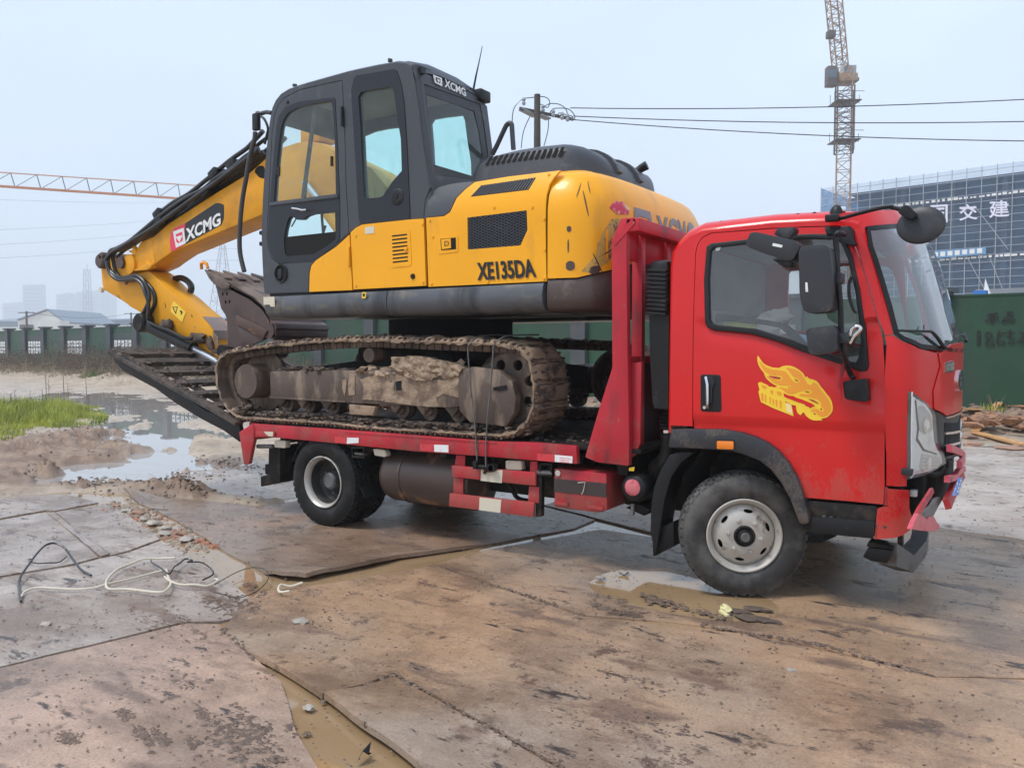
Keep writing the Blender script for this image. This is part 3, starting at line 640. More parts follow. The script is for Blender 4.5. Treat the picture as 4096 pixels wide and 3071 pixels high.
# seams packed with mud lumps
def along(pts,n,wd,z=.002,r0=.004,r1=.014):
    for i in range(n):
        t=random.random()*(len(pts)-1); k=int(t); a=Vector(pts[k]).lerp(Vector(pts[k+1]),t-k); clod.add((a.x+random.gauss(0,wd),a.y+random.gauss(0,wd),z),random.uniform(r0,r1),(1.2,1,.5))
along([(-1.027,-2.116),(-0.862,-2.161),(-0.649,-2.212),(-0.393,-2.302),(-0.209,-2.356),(-0.053,-2.397),(0.111,-2.442)],170,.012)
along([(-2.142,-0.441),(-1.561,-0.639),(-1.245,-0.676),(-0.667,-0.855)],110,.012)
along([(-1.101,-2.529),(-1.078,-2.351),(-1.027,-2.116)],60,.01)
along([(-0.019,-0.62),(0.26,-0.604),(0.625,-0.568),(0.957,-0.659),(1.192,-0.709)],120,.014)
along([(-2.275,-2.176),(-1.738,-2.373)],60,.01)
along([(-0.455,-0.341),(-0.338,-0.346),(-0.092,-0.418),(0.091,-0.409)],80,.03,.0,.006,.02)
# random sparse crumbs over everything near
for i in range(4500):
    a=ang0+random.uniform(-.6,.62); r=2.2+9*random.random()**1.3; clod.add((cx_+r*math.cos(a),cy_+r*math.sin(a),.006),random.uniform(.0012,.0055)*(1+r*.10),(1.2,1,.5))
tag(clod.build('mud_clods',mat('clod_mud',(.11,.072,.052),.6,vary=.35,col2=(.20,.14,.10),scale=30,lo=.5,hi=.6)),kind='stuff')
# churned lumps on the dirt behind the plates
cl2=Clods()
def lumps(c,a,b_,n,r0,r1):
    for i in range(n):
        x=c[0]+random.gauss(0,a); y=c[1]+random.gauss(0,b_); z=float(gheight(np.array([x]),np.array([y]))[0]); cl2.add((x,y,z),random.uniform(r0,r1),(1.1,1,.7))
for h_ in heaps[:16]: lumps(h_,h_[2]*.9,h_[3]*.9,60 if h_[2]<1 else 90,.006,.026)
lumps([(-12.46,2.749)][0],1.5,.8,200,.01,.03); lumps([(-6.342,0.141)][0],1.2,.2,110,.005,.02); lumps([(-7.412,1.952)][0],.8,.2,70,.006,.02)
for i in range(900):
    s=random.uniform(-16,6); d_=random.uniform(-.2,2.4); x=FB[0]+fdir[0]*s-fnor[0]*d_; y=FB[1]+fdir[1]*s-fnor[1]*d_; z=float(gheight(np.array([x]),np.array([y]))[0]); cl2.add((x,y,z),random.uniform(.02,.10),(1.2,1,.7))
tag(cl2.build('dirt_lumps',mat('dirt_lumps',(.12,.085,.062),.75,vary=.3,col2=(.24,.17,.12),scale=6,lo=.48,hi=.62)),kind='stuff')

# ================================================================ TRUCK
T=thing('flatbed_truck','red cab flatbed recovery truck carrying the yellow excavator, smashed front bumper','truck',(-1.9,1.0,0))
W=2.0
# ---- cab shell: roof, rear wall, side frames
side=[(-0.464,1.081),(-0.474,2.136),(-0.467,2.224),(-0.43,2.277),(-0.367,2.33),(-0.281,2.359),(-0.049,2.365),(0.162,2.371),(0.364,2.364),(0.557,2.355),(0.632,2.343),(0.672,2.323)]
door_out=[(-0.313,1.084),(-0.323,2.226),(-0.312,2.275),(-0.281,2.321),(-0.225,2.343),(-0.049,2.343),(0.163,2.343),(0.364,2.336),(0.558,2.326),(0.605,2.304),(0.644,2.238),(0.692,2.112),(0.75,1.933),(0.794,1.776),(0.826,1.649),(0.839,1.503),(0.851,1.146)]
door_low=[(0.847,1.074),(0.851,0.801),(0.846,0.681),(0.66,0.681),(0.41,0.676),(0.372,0.763),(0.308,0.869),(0.213,0.975),(0.112,1.035),(0.014,1.06),(-0.11,1.068),(-0.312,1.063)]
win_out=[(-0.248,2.254),(-0.218,2.273),(0.017,2.283),(0.225,2.292),(0.414,2.287),(0.554,2.273),(0.597,2.246),(0.645,2.144),(0.695,1.935),(0.732,1.699),(0.751,1.492),(0.74,1.463),(0.708,1.458),(0.629,1.489),(0.376,1.575),(0.234,1.634),(0.067,1.683),(-0.04,1.695),(-0.173,1.709),(-0.223,1.729),(-0.239,1.77),(-0.255,2.037)]
win_in=[(-0.218,2.225),(-0.199,2.245),(0.017,2.255),(0.225,2.265),(0.415,2.257),(0.54,2.244),(0.579,2.218),(0.622,2.116),(0.668,1.926),(0.701,1.699),(0.717,1.516),(0.689,1.501),(0.628,1.526),(0.435,1.595),(0.275,1.657),(0.088,1.717),(-0.019,1.729),(-0.151,1.743),(-0.19,1.753),(-0.207,1.78),(-0.223,2.036)]
# red side frame between cab rear edge and door, and round the door top (flush with the door)
fr_pts=side+[(0.699,2.258),(0.747,2.118),(0.79,1.97),(0.827,1.795),(0.834,1.672)]
g=.006
def inset(p,c,d):
    v=Vector(p)-Vector(c); return tuple(Vector(p)-v.normalized()*d)
dcx=sum(p[0] for p in door_out)/len(door_out); dcz=1.6
door_loop=[inset(p,(dcx,dcz),g) for p in door_out]+[inset(p,(dcx,dcz),g) for p in door_low]
frame_loop=fr_pts+[p for p in reversed(door_out[1:-3])]+[door_out[0]]
panel('cab_side_frame',frame_loop,0,.03,M['red'],T,step=.12)
fold=[(-0.32,1.694),(-0.274,1.697),(-0.228,1.631),(-0.039,1.609),(0.174,1.548),(0.378,1.447),(0.574,1.359),(0.613,1.3),(0.854,1.211)]
z0f,z1f=[(-0.314,1.133),(0.852,1.137)][0],[(-0.314,1.133),(0.852,1.137)][1]
def press(u,v,w):
    # swept bevel under the window and a stamped line across the lower door
    y=0; i=0
    while i<len(fold)-2 and fold[i+1][0]<u: i+=1
    t=max(0,min(1,(u-fold[i][0])/(fold[i+1][0]-fold[i][0]))); zc=fold[i][1]+(fold[i+1][1]-fold[i][1])*t
    if u>fold[1][0] and v<1.75: y+=.022*max(0,min(1,(v-zc)/.12))
    zl=z0f[1]+(z1f[1]-z0f[1])*(u-z0f[0])/(z1f[0]-z0f[0]); d=v-zl
    y+=.018*max(0,min(1,-d/.022))*(1-.55*max(0,min(1,-d/.35)))
    return (u,y-w+.0,v)
door=panel('door',[door_loop,win_out],0,.03,M['red'],T,step=.03,func=press)
ds=prism('window_seal',win_out,0,.02,M['black'],door,bev=0)
bpy.data.objects.remove(ds)
panel('window_seal',[win_out,win_in],-.008,.04,M['black'],door,bev=.004)
panel('window_glass',[win_in],.012,0,M['glass_tr'],door)
# quarter-light rubber post and sloping inner trim
panel('window_trim',rounded([(-0.183,1.812),(-0.141,1.817),(-0.042,1.801),(0.108,1.777),(0.233,1.754),(0.274,1.74),(0.335,1.688),(0.425,1.595),(0.485,1.56),(0.436,1.57),(0.376,1.595),(0.316,1.631),(0.274,1.683),(0.233,1.72),(0.108,1.746),(-0.041,1.766),(-0.151,1.768),(-0.182,1.752)],.01),.03,.03,M['black'],door)
panel('inner_trim',[[(-0.136,1.773),(0.08,1.744),(0.076,1.702),(-0.134,1.729)]],.06,.01,M['yellow_note'],door)
panel('window_sticker',rounded([(-0.188,2.243),(-0.155,2.247),(-0.165,2.225),(-0.192,2.223)],.004),.008,.003,M['white'],door)
# handle in its recess
panel('handle_recess',rounded([(-0.26,1.425),(-0.127,1.425),(-0.118,1.186),(-0.257,1.184)],.02),-.004,.03,M['black'],door,bev=.004)
hb=bmesh.new(); tube_bm(hb,[( [(-0.22,1.409)][0][0],-.012,[(-0.22,1.409)][0][1]),([(-0.202,1.36)][0][0],-.03,[(-0.202,1.36)][0][1]),([(-0.201,1.234)][0][0],-.03,[(-0.201,1.234)][0][1]),([(-0.206,1.212)][0][0],-.008,[(-0.206,1.212)][0][1])],.011,8)
bobj('handle',hb,M['chrome'],door)
panel('handle_flap',rounded([(-0.214,1.409),(-0.178,1.41),(-0.158,1.372),(-0.177,1.339),(-0.176,1.241),(-0.207,1.237),(-0.208,1.349)],.01),-.014,.012,M['dark_panel'],door,bev=.003)
lathe('lock',[(.0,-.012),(.011,-.012),(.011,.0)],([(-0.229,1.211)][0][0],0,[(-0.229,1.211)][0][1]),M['chrome'],door,12)
# roof and rear wall as one lofted skin
def offs(prof,d,k=1.0):
    out=[]
    for i,p in enumerate(prof):
        a=Vector(prof[max(i-1,0)]);b=Vector(prof[min(i+1,len(prof)-1)]); t=(b-a).normalized(); n=Vector((-t.y,t.x))
        if n.y<0 and abs(n.y)>abs(n.x): n=-n
        out.append((p[0]+n.x*d*.7,p[1]+n.y*d))
    return out
rear=[(side[0][0],1.03)]+side
secs=[]
ys=[0.0,.006,.02,.05,.10,.18,.35,.65,1.0]; od=[0,.014,.030,.05,.068,.08,.09,.098,.10]
allr=list(zip(ys,od))+[(2.0-y,d) for y,d in list(zip(ys,od))[-2::-1]]
for y,d in allr:
    pr=offs(rear,d); secs.append([(x,y,z) for x,z in pr])
bobj('cab_roof',loft(secs,caps=False,closed=False),M['red'],T,40)
# far side of the cab
panel('far_side_frame',[rear+[(.70,1.66),(.84,1.66),(.86,.7),(.4,.66),(.3,1.0),(-.2,1.05)],win_in],1.985,.03,M['red'],T)
panel('far_window_glass',[win_in],1.99,0,M['glass_tr'],T)
# front surface helper
def plan(u):
    i=0
    while i<len(PLANU)-2 and PLANU[i+1]<u: i+=1
    t=(u-PLANU[i])/(PLANU[i+1]-PLANU[i]); a,b=PLAN[i],PLAN[i+1]
    return a[0]+(b[0]-a[0])*t,a[1]+(b[1]-a[1])*t
def FS(u,v,w=0):
    x,y=plan(u); a,b=plan(max(0,u-.03)),plan(min(PLANU[-1],u+.03)); t=Vector((b[0]-a[0],b[1]-a[1])).normalized()
    n=(t.y,-t.x); return (x+n[0]*w+lean(v),y+n[1]*w,v)
def front(name,loops,m,parent,t=.012,lift=0,step=.05):
    if not isinstance(loops[0][0],(tuple,list)): loops=[loops]
    return bobj(name,shell(loops,lambda u,v,w:FS(u,v,w+lift),t,step),m,parent)
mir=lambda l:[(2*UM-u,z) for u,z in l]
wsL=[(0.213,2.303),(0.193,2.188),(0.199,2.01),(0.202,1.843),(0.2,1.678),(0.242,1.639),(0.369,1.593)]
ws_top=[(UM-.55,wsL[0][1]+.06),(UM,wsL[0][1]+.085),(UM+.55,wsL[0][1]+.06)]
ws=[(wsL[0][0]+.02,wsL[0][1])]+wsL[1:]+[(UM-.5,wsL[-1][1]-.02),(UM,wsL[-1][1]-.03),(UM+.5,wsL[-1][1]-.02)]+mir(wsL[1:])[::-1]+[(2*UM-wsL[0][0]-.02,wsL[0][1])]+ws_top[::-1]
def shrink(lp,d):
    c=Vector((sum(p[0] for p in lp)/len(lp),sum(p[1] for p in lp)/len(lp))); out=[]
    n=len(lp)
    for i,p in enumerate(lp):
        a=Vector(lp[i-1]);b=Vector(lp[(i+1)%n]); t=(b-a).normalized(); nn=Vector((-t.y,t.x)); q=Vector(p)
        if (q+nn*d-c).length>(q-nn*d-c).length: nn=-nn
        out.append(tuple(q+nn*d))
    return out
wst=front('windscreen',[shrink(ws,.022)],M['glass_ws'],T,t=0,lift=.002)
front('windscreen_seal',[ws,shrink(ws,.026)],M['black'],wst,t=.02,lift=.006)
# A pillar and header in red
zt=wsL[0][1]+.12
pil=[(.13,zt-.03),(.125,2.28)]+[(0.174,2.29),(0.168,2.189),(0.182,2.05),(0.18,1.892),(0.145,1.672),(0.195,1.672),(0.201,1.838),(0.196,2.005),(0.188,2.183),(0.209,2.3)]+[(wsL[0][0]+.03,wsL[0][1]+.01)]
hd=[(wsL[0][0]-.06,wsL[0][1]-.005),(wsL[0][0]+.02,wsL[0][1]+.004)]+ws_top+[(2*UM-wsL[0][0]-.02,wsL[0][1]+.004),(2*UM-wsL[0][0]+.06,wsL[0][1]-.005),(2*UM-.1,zt-.05),(UM+.5,zt+.03),(UM,zt+.06),(UM-.5,zt+.03),(wsL[0][0]-.10,zt-.03)]
front('windscreen_header',hd,M['red'],T,t=.02)
ap=[(0.16,2.319),(0.161,2.26),(0.159,2.159),(0.175,2.02),(0.171,1.853),(0.145,1.672),(0.192,1.672),(0.201,1.838),(0.196,2.005),(0.188,2.183),(0.209,2.3),(0.21,2.339)]
front('windscreen_pillar',ap,M['red'],T,t=.03,step=.04)
front('windscreen_pillar',mir(ap),M['red'],T,t=.03,step=.04)
# corner panels + nose
cor=[(0.147,1.666),(0.193,1.666),(0.24,1.631),(0.369,1.589),(0.565,1.566),(0.593,1.49)]+[(0.513,1.344),(0.525,1.238),(0.463,1.258),(0.397,1.295),(0.345,1.323),(0.283,1.35),(0.27,1.33),(0.273,1.079),(0.285,0.797),(0.166,0.8),(0.15,1.078),(0.138,1.391)]
front('corner_panel',cor,M['red'],T,t=.02)
front('corner_panel',mir(cor),M['red'],T,t=.02)
uc=cor[4][0]+.006
hz=[(0.525,1.238),(0.733,1.186)]
nose=[(cor[4][0]+.006,cor[4][1]+.0),(uc+.25,1.62),(UM,1.635),(2*UM-uc-.25,1.62),(2*UM-cor[4][0]-.006,cor[4][1]),(2*UM-cor[5][0]-.006,cor[5][1]),(2*UM-cor[6][0]-.006,cor[6][1]),(2*UM-cor[7][0]-.006,hz[0][1]),(2*UM-hz[1][0],hz[1][1]),(UM,hz[1][1]-.004),(hz[1][0],hz[1][1]),(cor[7][0]+.006,hz[0][1]),(cor[6][0]+.006,cor[6][1]),(cor[5][0]+.006,cor[5][1])]
nose_o=front('nose_panel',nose,M['red'],T,t=.02,lift=.006)
front('cowl',[(uc-.12,1.66),(uc-.1,1.61),(UM,1.62),(2*UM-uc+.1,1.61),(2*UM-uc+.12,1.66),(UM,1.66)],M['black'],T,t=.03,lift=-.012)
# headlamps
M['lamp_silver']=mat('lamp_silver',(.80,.81,.79),.25,metal=.0,vary=.15,col2=(.62,.62,.60),scale=5,lo=.45,hi=.6); M['lamp_grey']=mat('lamp_grey',(.46,.46,.45),.3); M['glass_lamp']=glass('lamp_glass',(.95,.96,.95),1.0,.03,base=.12)
for far in (0,1):
    hl=[(0.273,1.348),(0.301,1.342),(0.348,1.319),(0.418,1.292),(0.485,1.249),(0.52,1.21),(0.534,1.128),(0.549,1.057),(0.584,1.012),(0.643,0.96),(0.671,0.895),(0.6,0.874),(0.515,0.855),(0.429,0.847),(0.329,0.843),(0.285,0.839),(0.274,1.079)]
    inn=shrink(hl,.022); 
    if far: hl=mir(hl); inn=mir(inn)
    h=front('headlight',hl,M['steel_grey'],T,t=.05,lift=.0)
    front('lamp_housing',inn,M['lamp_silver'],h,t=.01,lift=.010)
    fm=(lambda l:mir(l)) if far else (lambda l:l)
    front('lamp_outline',fm([(0.312,1.298),(0.322,1.297),(0.355,1.128),(0.345,1.076),(0.41,1.009),(0.564,0.97),(0.565,0.962),(0.4,0.999),(0.33,1.064),(0.338,1.129)]),M['flare'],h,t=.002,lift=.0125,step=None)  # dark outline strip inside the headlamp
    front('lamp_recess',fm([(0.34,1.265),(0.399,1.258),(0.465,1.212),(0.502,1.173),(0.509,1.119),(0.406,1.094),(0.361,1.117)]),M['lamp_grey'],h,t=.002,lift=.012,step=None)
    front('lamp_recess',fm([(0.383,0.984),(0.587,0.952),(0.622,0.905),(0.576,0.885),(0.403,0.876),(0.368,0.906)]),M['lamp_grey'],h,t=.002,lift=.012,step=None)
    for (bx0,by0_,ra) in ((0,0,.040),(1,1,.030)):
        c0,c1=([(0.429,1.15),(0.471,0.924)][bx0]); c0=2*UM-c0 if far else c0
        front('lamp_bowl',[(c0+ra*math.cos(a),c1+ra*1.25*math.sin(a)) for a in [k*PI/8 for k in range(16)]],M['chrome'],h,t=.004,lift=.016,step=None)
        front('lamp_bulb',[(c0+ra*.55*math.cos(a),c1+ra*.7*math.sin(a)) for a in [k*PI/8 for k in range(16)]],M['white'],h,t=.004,lift=.019,step=None)
    for k in range(4):
        y_=1005+14*k; front('lamp_rib',fm([(p[0],p[1]) for p in ([(0.385,0.968),(0.583,0.948),(0.584,0.944),(0.386,0.965)])] if k==0 else [(p[0],p[1]-.0205*k) for p in [(0.385,0.968),(0.583,0.948),(0.584,0.944),(0.386,0.965)]]),M['lamp_silver'],h,t=.002,lift=.014,step=None)
    front('lamp_lens',inn,M['glass_lamp'],h,t=0,lift=.030)
# grille
gL=[(0.525,1.231),(0.734,1.179)]; gB=[(0.557,1.035),(0.685,0.893)]
gr_l=[gL[0],gL[1],(UM,gL[1][1]-.006),(2*UM-gL[1][0],gL[1][1]),(2*UM-gL[0][0],gL[0][1]),(2*UM-gB[0][0],gB[0][1]),(2*UM-gB[1][0],gB[1][1]),(UM,gB[1][1]-.01),gB[1],gB[0]]
gr=front('grille',gr_l,M['flare'],T,t=.04,lift=-.006)
gz0,gz1=gL[1][1]-.04,gB[1][1]+.02
for k in range(3):
    z=gz0-(k+.35)*(gz0-gz1)/3; hh=.028
    a=gL[1][0]+.01+.012*k
    front('grille_opening',[(a,z+hh),(UM-.03,z+hh-.035),(2*UM-a,z+hh),(2*UM-a,z-hh),(UM,z-hh-.035),(a,z-hh)],M['void'],gr,t=.003,lift=-.002)
    front('grille_bar',[(a-.02,z-hh+.0),(UM,z-hh-.03),(2*UM-a+.02,z-hh),(2*UM-a+.02,z-hh-.014),(UM,z-hh-.046),(a-.02,z-hh-.014)],M['chrome'] if k<2 else M['steel_grey'],gr,t=.012,lift=.008)
front('grille_trim',[(gL[1][0],gL[1][1]),(UM,gL[1][1]-.004),(2*UM-gL[1][0],gL[1][1]),(2*UM-gL[1][0],gL[1][1]-.012),(UM,gL[1][1]-.016),(gL[1][0],gL[1][1]-.012)],M['chrome'],gr,t=.012,lift=.010)
# badge, stickers on the nose
bc=[(1.139,1.388)][0]
bu=[(0.989,1.393)][0][0]; ru=bc[0]-bu; rz=abs([(1.126,1.456)][0][1]-[(1.159,1.32)][0][1])/2
ring=lambda k:[(bc[0]+ru*k*math.cos(a),bc[1]+rz*k*math.sin(a)) for a in [i*PI/16 for i in range(32)]]
bd=front('badge',[ring(1.0)],M['chrome'],nose_o,t=.02,lift=.02,step=None)
front('badge_mark',[ring(.78)],M['print_black'],bd,t=.002,lift=.0215,step=None)
front('badge_mark',[(bc[0]-ru*.5,bc[1]+rz*.35),(bc[0]+ru*.5,bc[1]+rz*.35),(bc[0]+ru*.5,bc[1]+rz*.15),(bc[0]+ru*.15,bc[1]+rz*.1),(bc[0]+ru*.05,bc[1]-rz*.6),(bc[0]-ru*.2,bc[1]-rz*.6),(bc[0]-ru*.1,bc[1]+rz*.1),(bc[0]-ru*.5,bc[1]+rz*.15)],M['chrome'],bd,t=.002,lift=.024,step=None)
st1=[(0.641,1.505),(0.864,1.518),(0.882,1.454),(0.655,1.446)]
front('nose_plate',st1,M['chrome'],nose_o,t=.006,lift=.012,step=None)
front('nose_plate_print',[(u+(.008 if i in(0,3) else -.008),z+(-.008 if i<2 else .008)) for i,(u,z) in enumerate(st1)],mat('foil_sticker',(.45,.45,.42),.3,metal=.3,col2=(.12,.12,.10),scale=60,lo=.5,hi=.55),nose_o,t=.001,lift=.014,step=None)
su=2*UM-st1[0][0]-.06
rs=front('round_sticker',[(su+.085*math.cos(a),1.50+.085*math.sin(a)*(1.15 if math.sin(a)<0 else 1)) for a in [i*PI/12 for i in range(24)]],M['white'],nose_o,t=.002,lift=.009,step=None)
for dz in (.03,-.02,-.07): front('sticker_print',[(su-.05,1.50+dz),(su+.05,1.50+dz),(su+.05,1.50+dz+.022),(su-.05,1.50+dz+.022)],M['pink_red'],rs,t=.001,lift=.011,step=None)
# wiper
a=FS(*[(0.223,1.697)][0],.02); b=FS(*[(0.385,1.692)][0],.03); c=FS(*[(0.477,1.684)][0],.035); d=FS(*[(0.609,1.595)][0],.02)
wp=tube('wiper',[a,b,c,d],[.005,.008,.010,.013],M['black'],T,6,4)
tube('wiper_blade',[FS(*[(0.421,1.728)][0],.02),b,FS(*[(0.224,1.699)][0],.018)],.004,M['black'],wp,5)
for k in range(2):
    u0=UM+.1+.35*k
    tube('wiper',[FS(u0+.3,1.66,.02),FS(u0+.1,1.69,.03),FS(u0,1.64,.03)],[.005,.009,.012],M['black'],T,6,4)
# ---- step, lower bumper corner, broken bumper
bcn=[(0.174,0.782),(0.299,0.775),(0.312,0.666),(0.342,0.61),(0.364,0.556),(0.342,0.54),(0.278,0.509),(0.226,0.495),(0.121,0.478),(0.128,0.661),(0.165,0.677),(0.18,0.676)]
# extend the plan behind the corner so the piece wraps along the side
front('bumper_corner',[(u,z) for u,z in bcn],M['red'],T,t=.02,lift=.006,step=.035)
front('bumper_gap_trim',[(0.157,0.794),(0.177,0.786),(0.181,0.684),(0.163,0.679)],M['frame_red'],T,t=.01,lift=-.004,step=None)
prism('step',rounded([(0.414,0.663),(0.814,0.67),(0.792,0.479),(0.434,0.471),(0.372,0.493),(0.365,0.555),(0.427,0.567)],.02),.03,.40,M['chassis'],T,bev=.01)
panel('step_plate',rounded([(0.443,0.57),(0.803,0.587),(0.795,0.484),(0.439,0.475)],.01),.0,.03,M['black'],T,bev=.004)
bmt=bmesh.new()
for k in range(9):
    x=[(0.515,0.578)][0][0]+k*.042; lathe_bm(bmt,[(.010,-.004),(.013,-.003),(.013,.01)],(x,.03,[(0.515,0.576)][0][1]-.003*k),10,'z')
bobj('step_studs',bmt,M['rubber'],T)
# near-black blocks painting the shade of the hollow behind the broken bumper
bm=bmesh.new(); bx(bm,.78,.93,.09,1.91,.50,.97,.02); bx(bm,.92,1.03,.24,1.76,.55,.97,.02); bx(bm,.92,1.08,.40,1.6,.60,.95,.02); bobj('bumper_shade_block',bm,M['void'],T)
bm=bmesh.new()
for (x,y,z,s) in ((1.03,.5,.86,.04),(1.02,.75,.80,.05),(1.0,.40,.70,.06),(1.05,1.0,.84,.05),(1.0,.6,.6,.05)): bx(bm,x-s,x+s,y-s*1.6,y+s*1.6,z-s*.6,z+s*.6,.01,Matrix.Rotation(random.uniform(-.5,.5),3,'Y'))
tube_bm(bm,smooth_path([(.98,.3,.72),(1.06,.5,.72),(1.04,.9,.78),(1.06,1.3,.7)],5),.012,6)
tube_bm(bm,smooth_path([(.98,.30,.86),(1.08,.45,.83),(1.08,.9,.87),(1.02,1.5,.9)],5),.02,6)
bobj('bumper_bracket',bm,M['chassis'],T)
box('bumper_bracket',.90,.99,.04,.20,.865,.905,M['flare'],T,.006,Matrix.Rotation(.1,3,'Y'))
box('fog_light',.96,1.0,.18,.26,.72,.76,M['lamp_clear'],T,.006)
# red broken bumper strips (bent), a pink upper bumper beam, plate
def strip(name,pts,w,t,m,up=(0,0,1),par=T):
    pts=smooth_path(pts,5); bm=bmesh.new(); up=Vector(up); R=[]
    for i,p in enumerate(pts):
        tg=(pts[min(i+1,len(pts)-1)]-pts[max(i-1,0)]).normalized(); s=tg.cross(up).normalized()
        R.append([bm.verts.new(p+up*w/2*a+s*t/2*b) for a,b in ((-1,-1),(1,-1),(1.15,0),(1,1),(-1,1))])
    for i in range(len(R)-1):
        for k in range(5): bm.faces.new((R[i][k],R[i][(k+1)%5],R[i+1][(k+1)%5],R[i+1][k]))
    bm.faces.new(R[0][::-1]); bm.faces.new(R[-1]); return bobj(name,bm,m,par,40)
pb=lambda X,pts:[(X,y,z) for y,z in pts]
M['bumper_pink']=mat('faded_bumper',(.62,.10,.13),.4,col2=(.45,.05,.06),scale=9,lo=.5,hi=.7,vary=.1)
bp_up=[(0.104,0.851),(0.596,0.799),(0.888,0.795),(1.306,0.759)]
strip('bumper_strip',[(1.16,y,z) for y,z in bp_up],.036,.03,M['bumper_pink'])
bp_2=[(0.525,0.885),(0.901,0.865),(1.069,0.879),(0.754,0.94),(0.324,1.005)]
strip('bumper_strip',[(1.19-.04*i/4,y,z) for i,(y,z) in enumerate(bp_2)],.042,.03,M['bumper_pink'])
rp=[(-0.147,0.821),(-0.311,0.816),(-0.528,0.809),(-0.689,0.805),(-0.855,0.789)]
strip('bumper_shard',[(1.11,y,z) for i,(y,z) in enumerate(rp)],.016,.028,M['frame_red'],up=(1,0,.3))
rp=[(1.141,0.746),(0.827,0.749),(0.616,0.728),(0.352,0.719),(0.141,0.702)]
strip('bumper_shard',[(1.16,y,z) for i,(y,z) in enumerate(rp)],.03,.06,M['frame_red'],up=(1,0,.3))
lowp=[(-0.908,0.826),(-0.685,0.773),(-0.552,0.732),(-0.443,0.73),(-0.225,0.692),(-0.033,0.621),(0.079,0.595),(0.069,0.571),(-0.181,0.602),(-0.775,0.721),(-1.147,0.799),(-1.049,0.814)]
bobj('bumper_lower_shard',shell([lowp],lambda u,v,w:(1.13+w,u,v),.02),M['bumper_pink'],T)
gp=[(0.184,0.732),(0.278,0.691),(0.084,0.69),(-0.145,0.679),(-0.341,0.711),(-0.467,0.718),(-0.611,0.764),(-0.528,0.764),(-0.208,0.747),(0.045,0.748)]
bobj('bumper_bracket',shell([gp],lambda u,v,w:(1.12+w,u,v),.02),M['steel_grey'],T)
# hanging lower crossbar: U-shaped steel rail running across under the nose
ca=[(0.733,0.395),(0.846,0.405),(0.882,0.392),(0.751,0.373)]
g0=[(0.71,0.317),(0.757,0.382),(0.886,0.401),(0.862,0.32),(0.733,0.298)]
bmr=bmesh.new()
x0,x1=g0[0][0]+.04,g0[2][0]; z0,z1=g0[3][1],g0[2][1]
prism('crossbar_end',[(x0-.03,z0+.02),(x0,z1),(x1,z1),(x1-.03,z0),(x0+.02,z0)],.12,.22,M['black'],T,bev=.006)
prism('crossbar_end',[(x0-.01,z1+.005),(x0,z1+.035),(x1-.05,z1+.03),(x1,z1+.006)],.12,.24,M['chassis'],T,bev=.003)
loft_s=[]
for y,xc,zc,hh in ((.20,x1-.04,(z0+z1)/2,.07),(.50,x1+.02,.245,.055),(.9,x1+.05,.27,.05),(1.3,x1+.02,.27,.055),(1.8,x1-.04,.245,.07)):
    loft_s.append([(xc-.05,y,zc-hh),(xc+.05,y,zc-hh),(xc+.05,y,zc+hh),(xc-.05,y,zc+hh)])
bobj('crossbar',loft(loft_s),M['steel_grey'],T)
for y in (.45,1.5): bar('crossbar_hanger',(.88,y,.6),(x1+.0,y,.30),.05,.03,M['chassis'],T)
pl=[(0.165,0.857),(0.425,0.822),(0.09,0.768),(-0.235,0.816)]
py=[1.05,1.33]
lp_=bobj('licence_plate',shell([pl],lambda u,v,w:(1.22+w,u,v),.006),M['blue_plate'],T)
c0=Vector(pl[0]); c1=Vector(pl[3]); d0=Vector(pl[1]); d1=Vector(pl[2])
for k in range(4):
    t0,t1=.12+.2*k,.25+.2*k
    bobj('plate_mark',shell([[tuple(c0.lerp(c1,t0).lerp(d0.lerp(d1,t0),.35)),tuple(c0.lerp(c1,t0).lerp(d0.lerp(d1,t0),.65)),tuple(c0.lerp(c1,t1).lerp(d0.lerp(d1,t1),.65)),tuple(c0.lerp(c1,t1).lerp(d0.lerp(d1,t1),.35))]],lambda u,v,w:(1.2215+w,u,v),.0008),M['white'],lp_)
# ---- wheel-arch flare
fl_o=[(-0.449,1.058),(-0.291,1.07),(-0.1,1.078),(-0.001,1.067),(0.096,1.045),(0.18,1.012),(0.251,0.963),(0.315,0.891),(0.368,0.802),(0.405,0.7),(0.436,0.586),(0.441,0.54),(0.406,0.524),(0.383,0.533)]
fl_i=[(0.365,0.578),(0.324,0.68),(0.271,0.769),(0.206,0.847),(0.134,0.895),(0.05,0.921),(-0.036,0.94),(-0.149,0.944),(-0.303,0.941),(-0.468,0.935)]
arch=prism('wheel_arch_flare',fl_o+fl_i,-.035,.06,M['flare'],T,bev=.012)
prism('side_marker',rounded([(-0.132,1.003),(-0.024,1.007),(-0.023,0.956),(-0.131,0.952)],.008),-.046,-.03,M['orange'],arch,bev=.004)
panel('side_marker_rim',[rounded([(-0.138,1.009),(-0.018,1.014),(-0.017,0.951),(-0.138,0.946)],.01)],-.039,.01,M['black'],arch)
il=[(-0.327,0.926),(-0.033,0.934),(0.185,0.866),(0.316,0.686),(0.376,0.527),(0.377,0.456)]
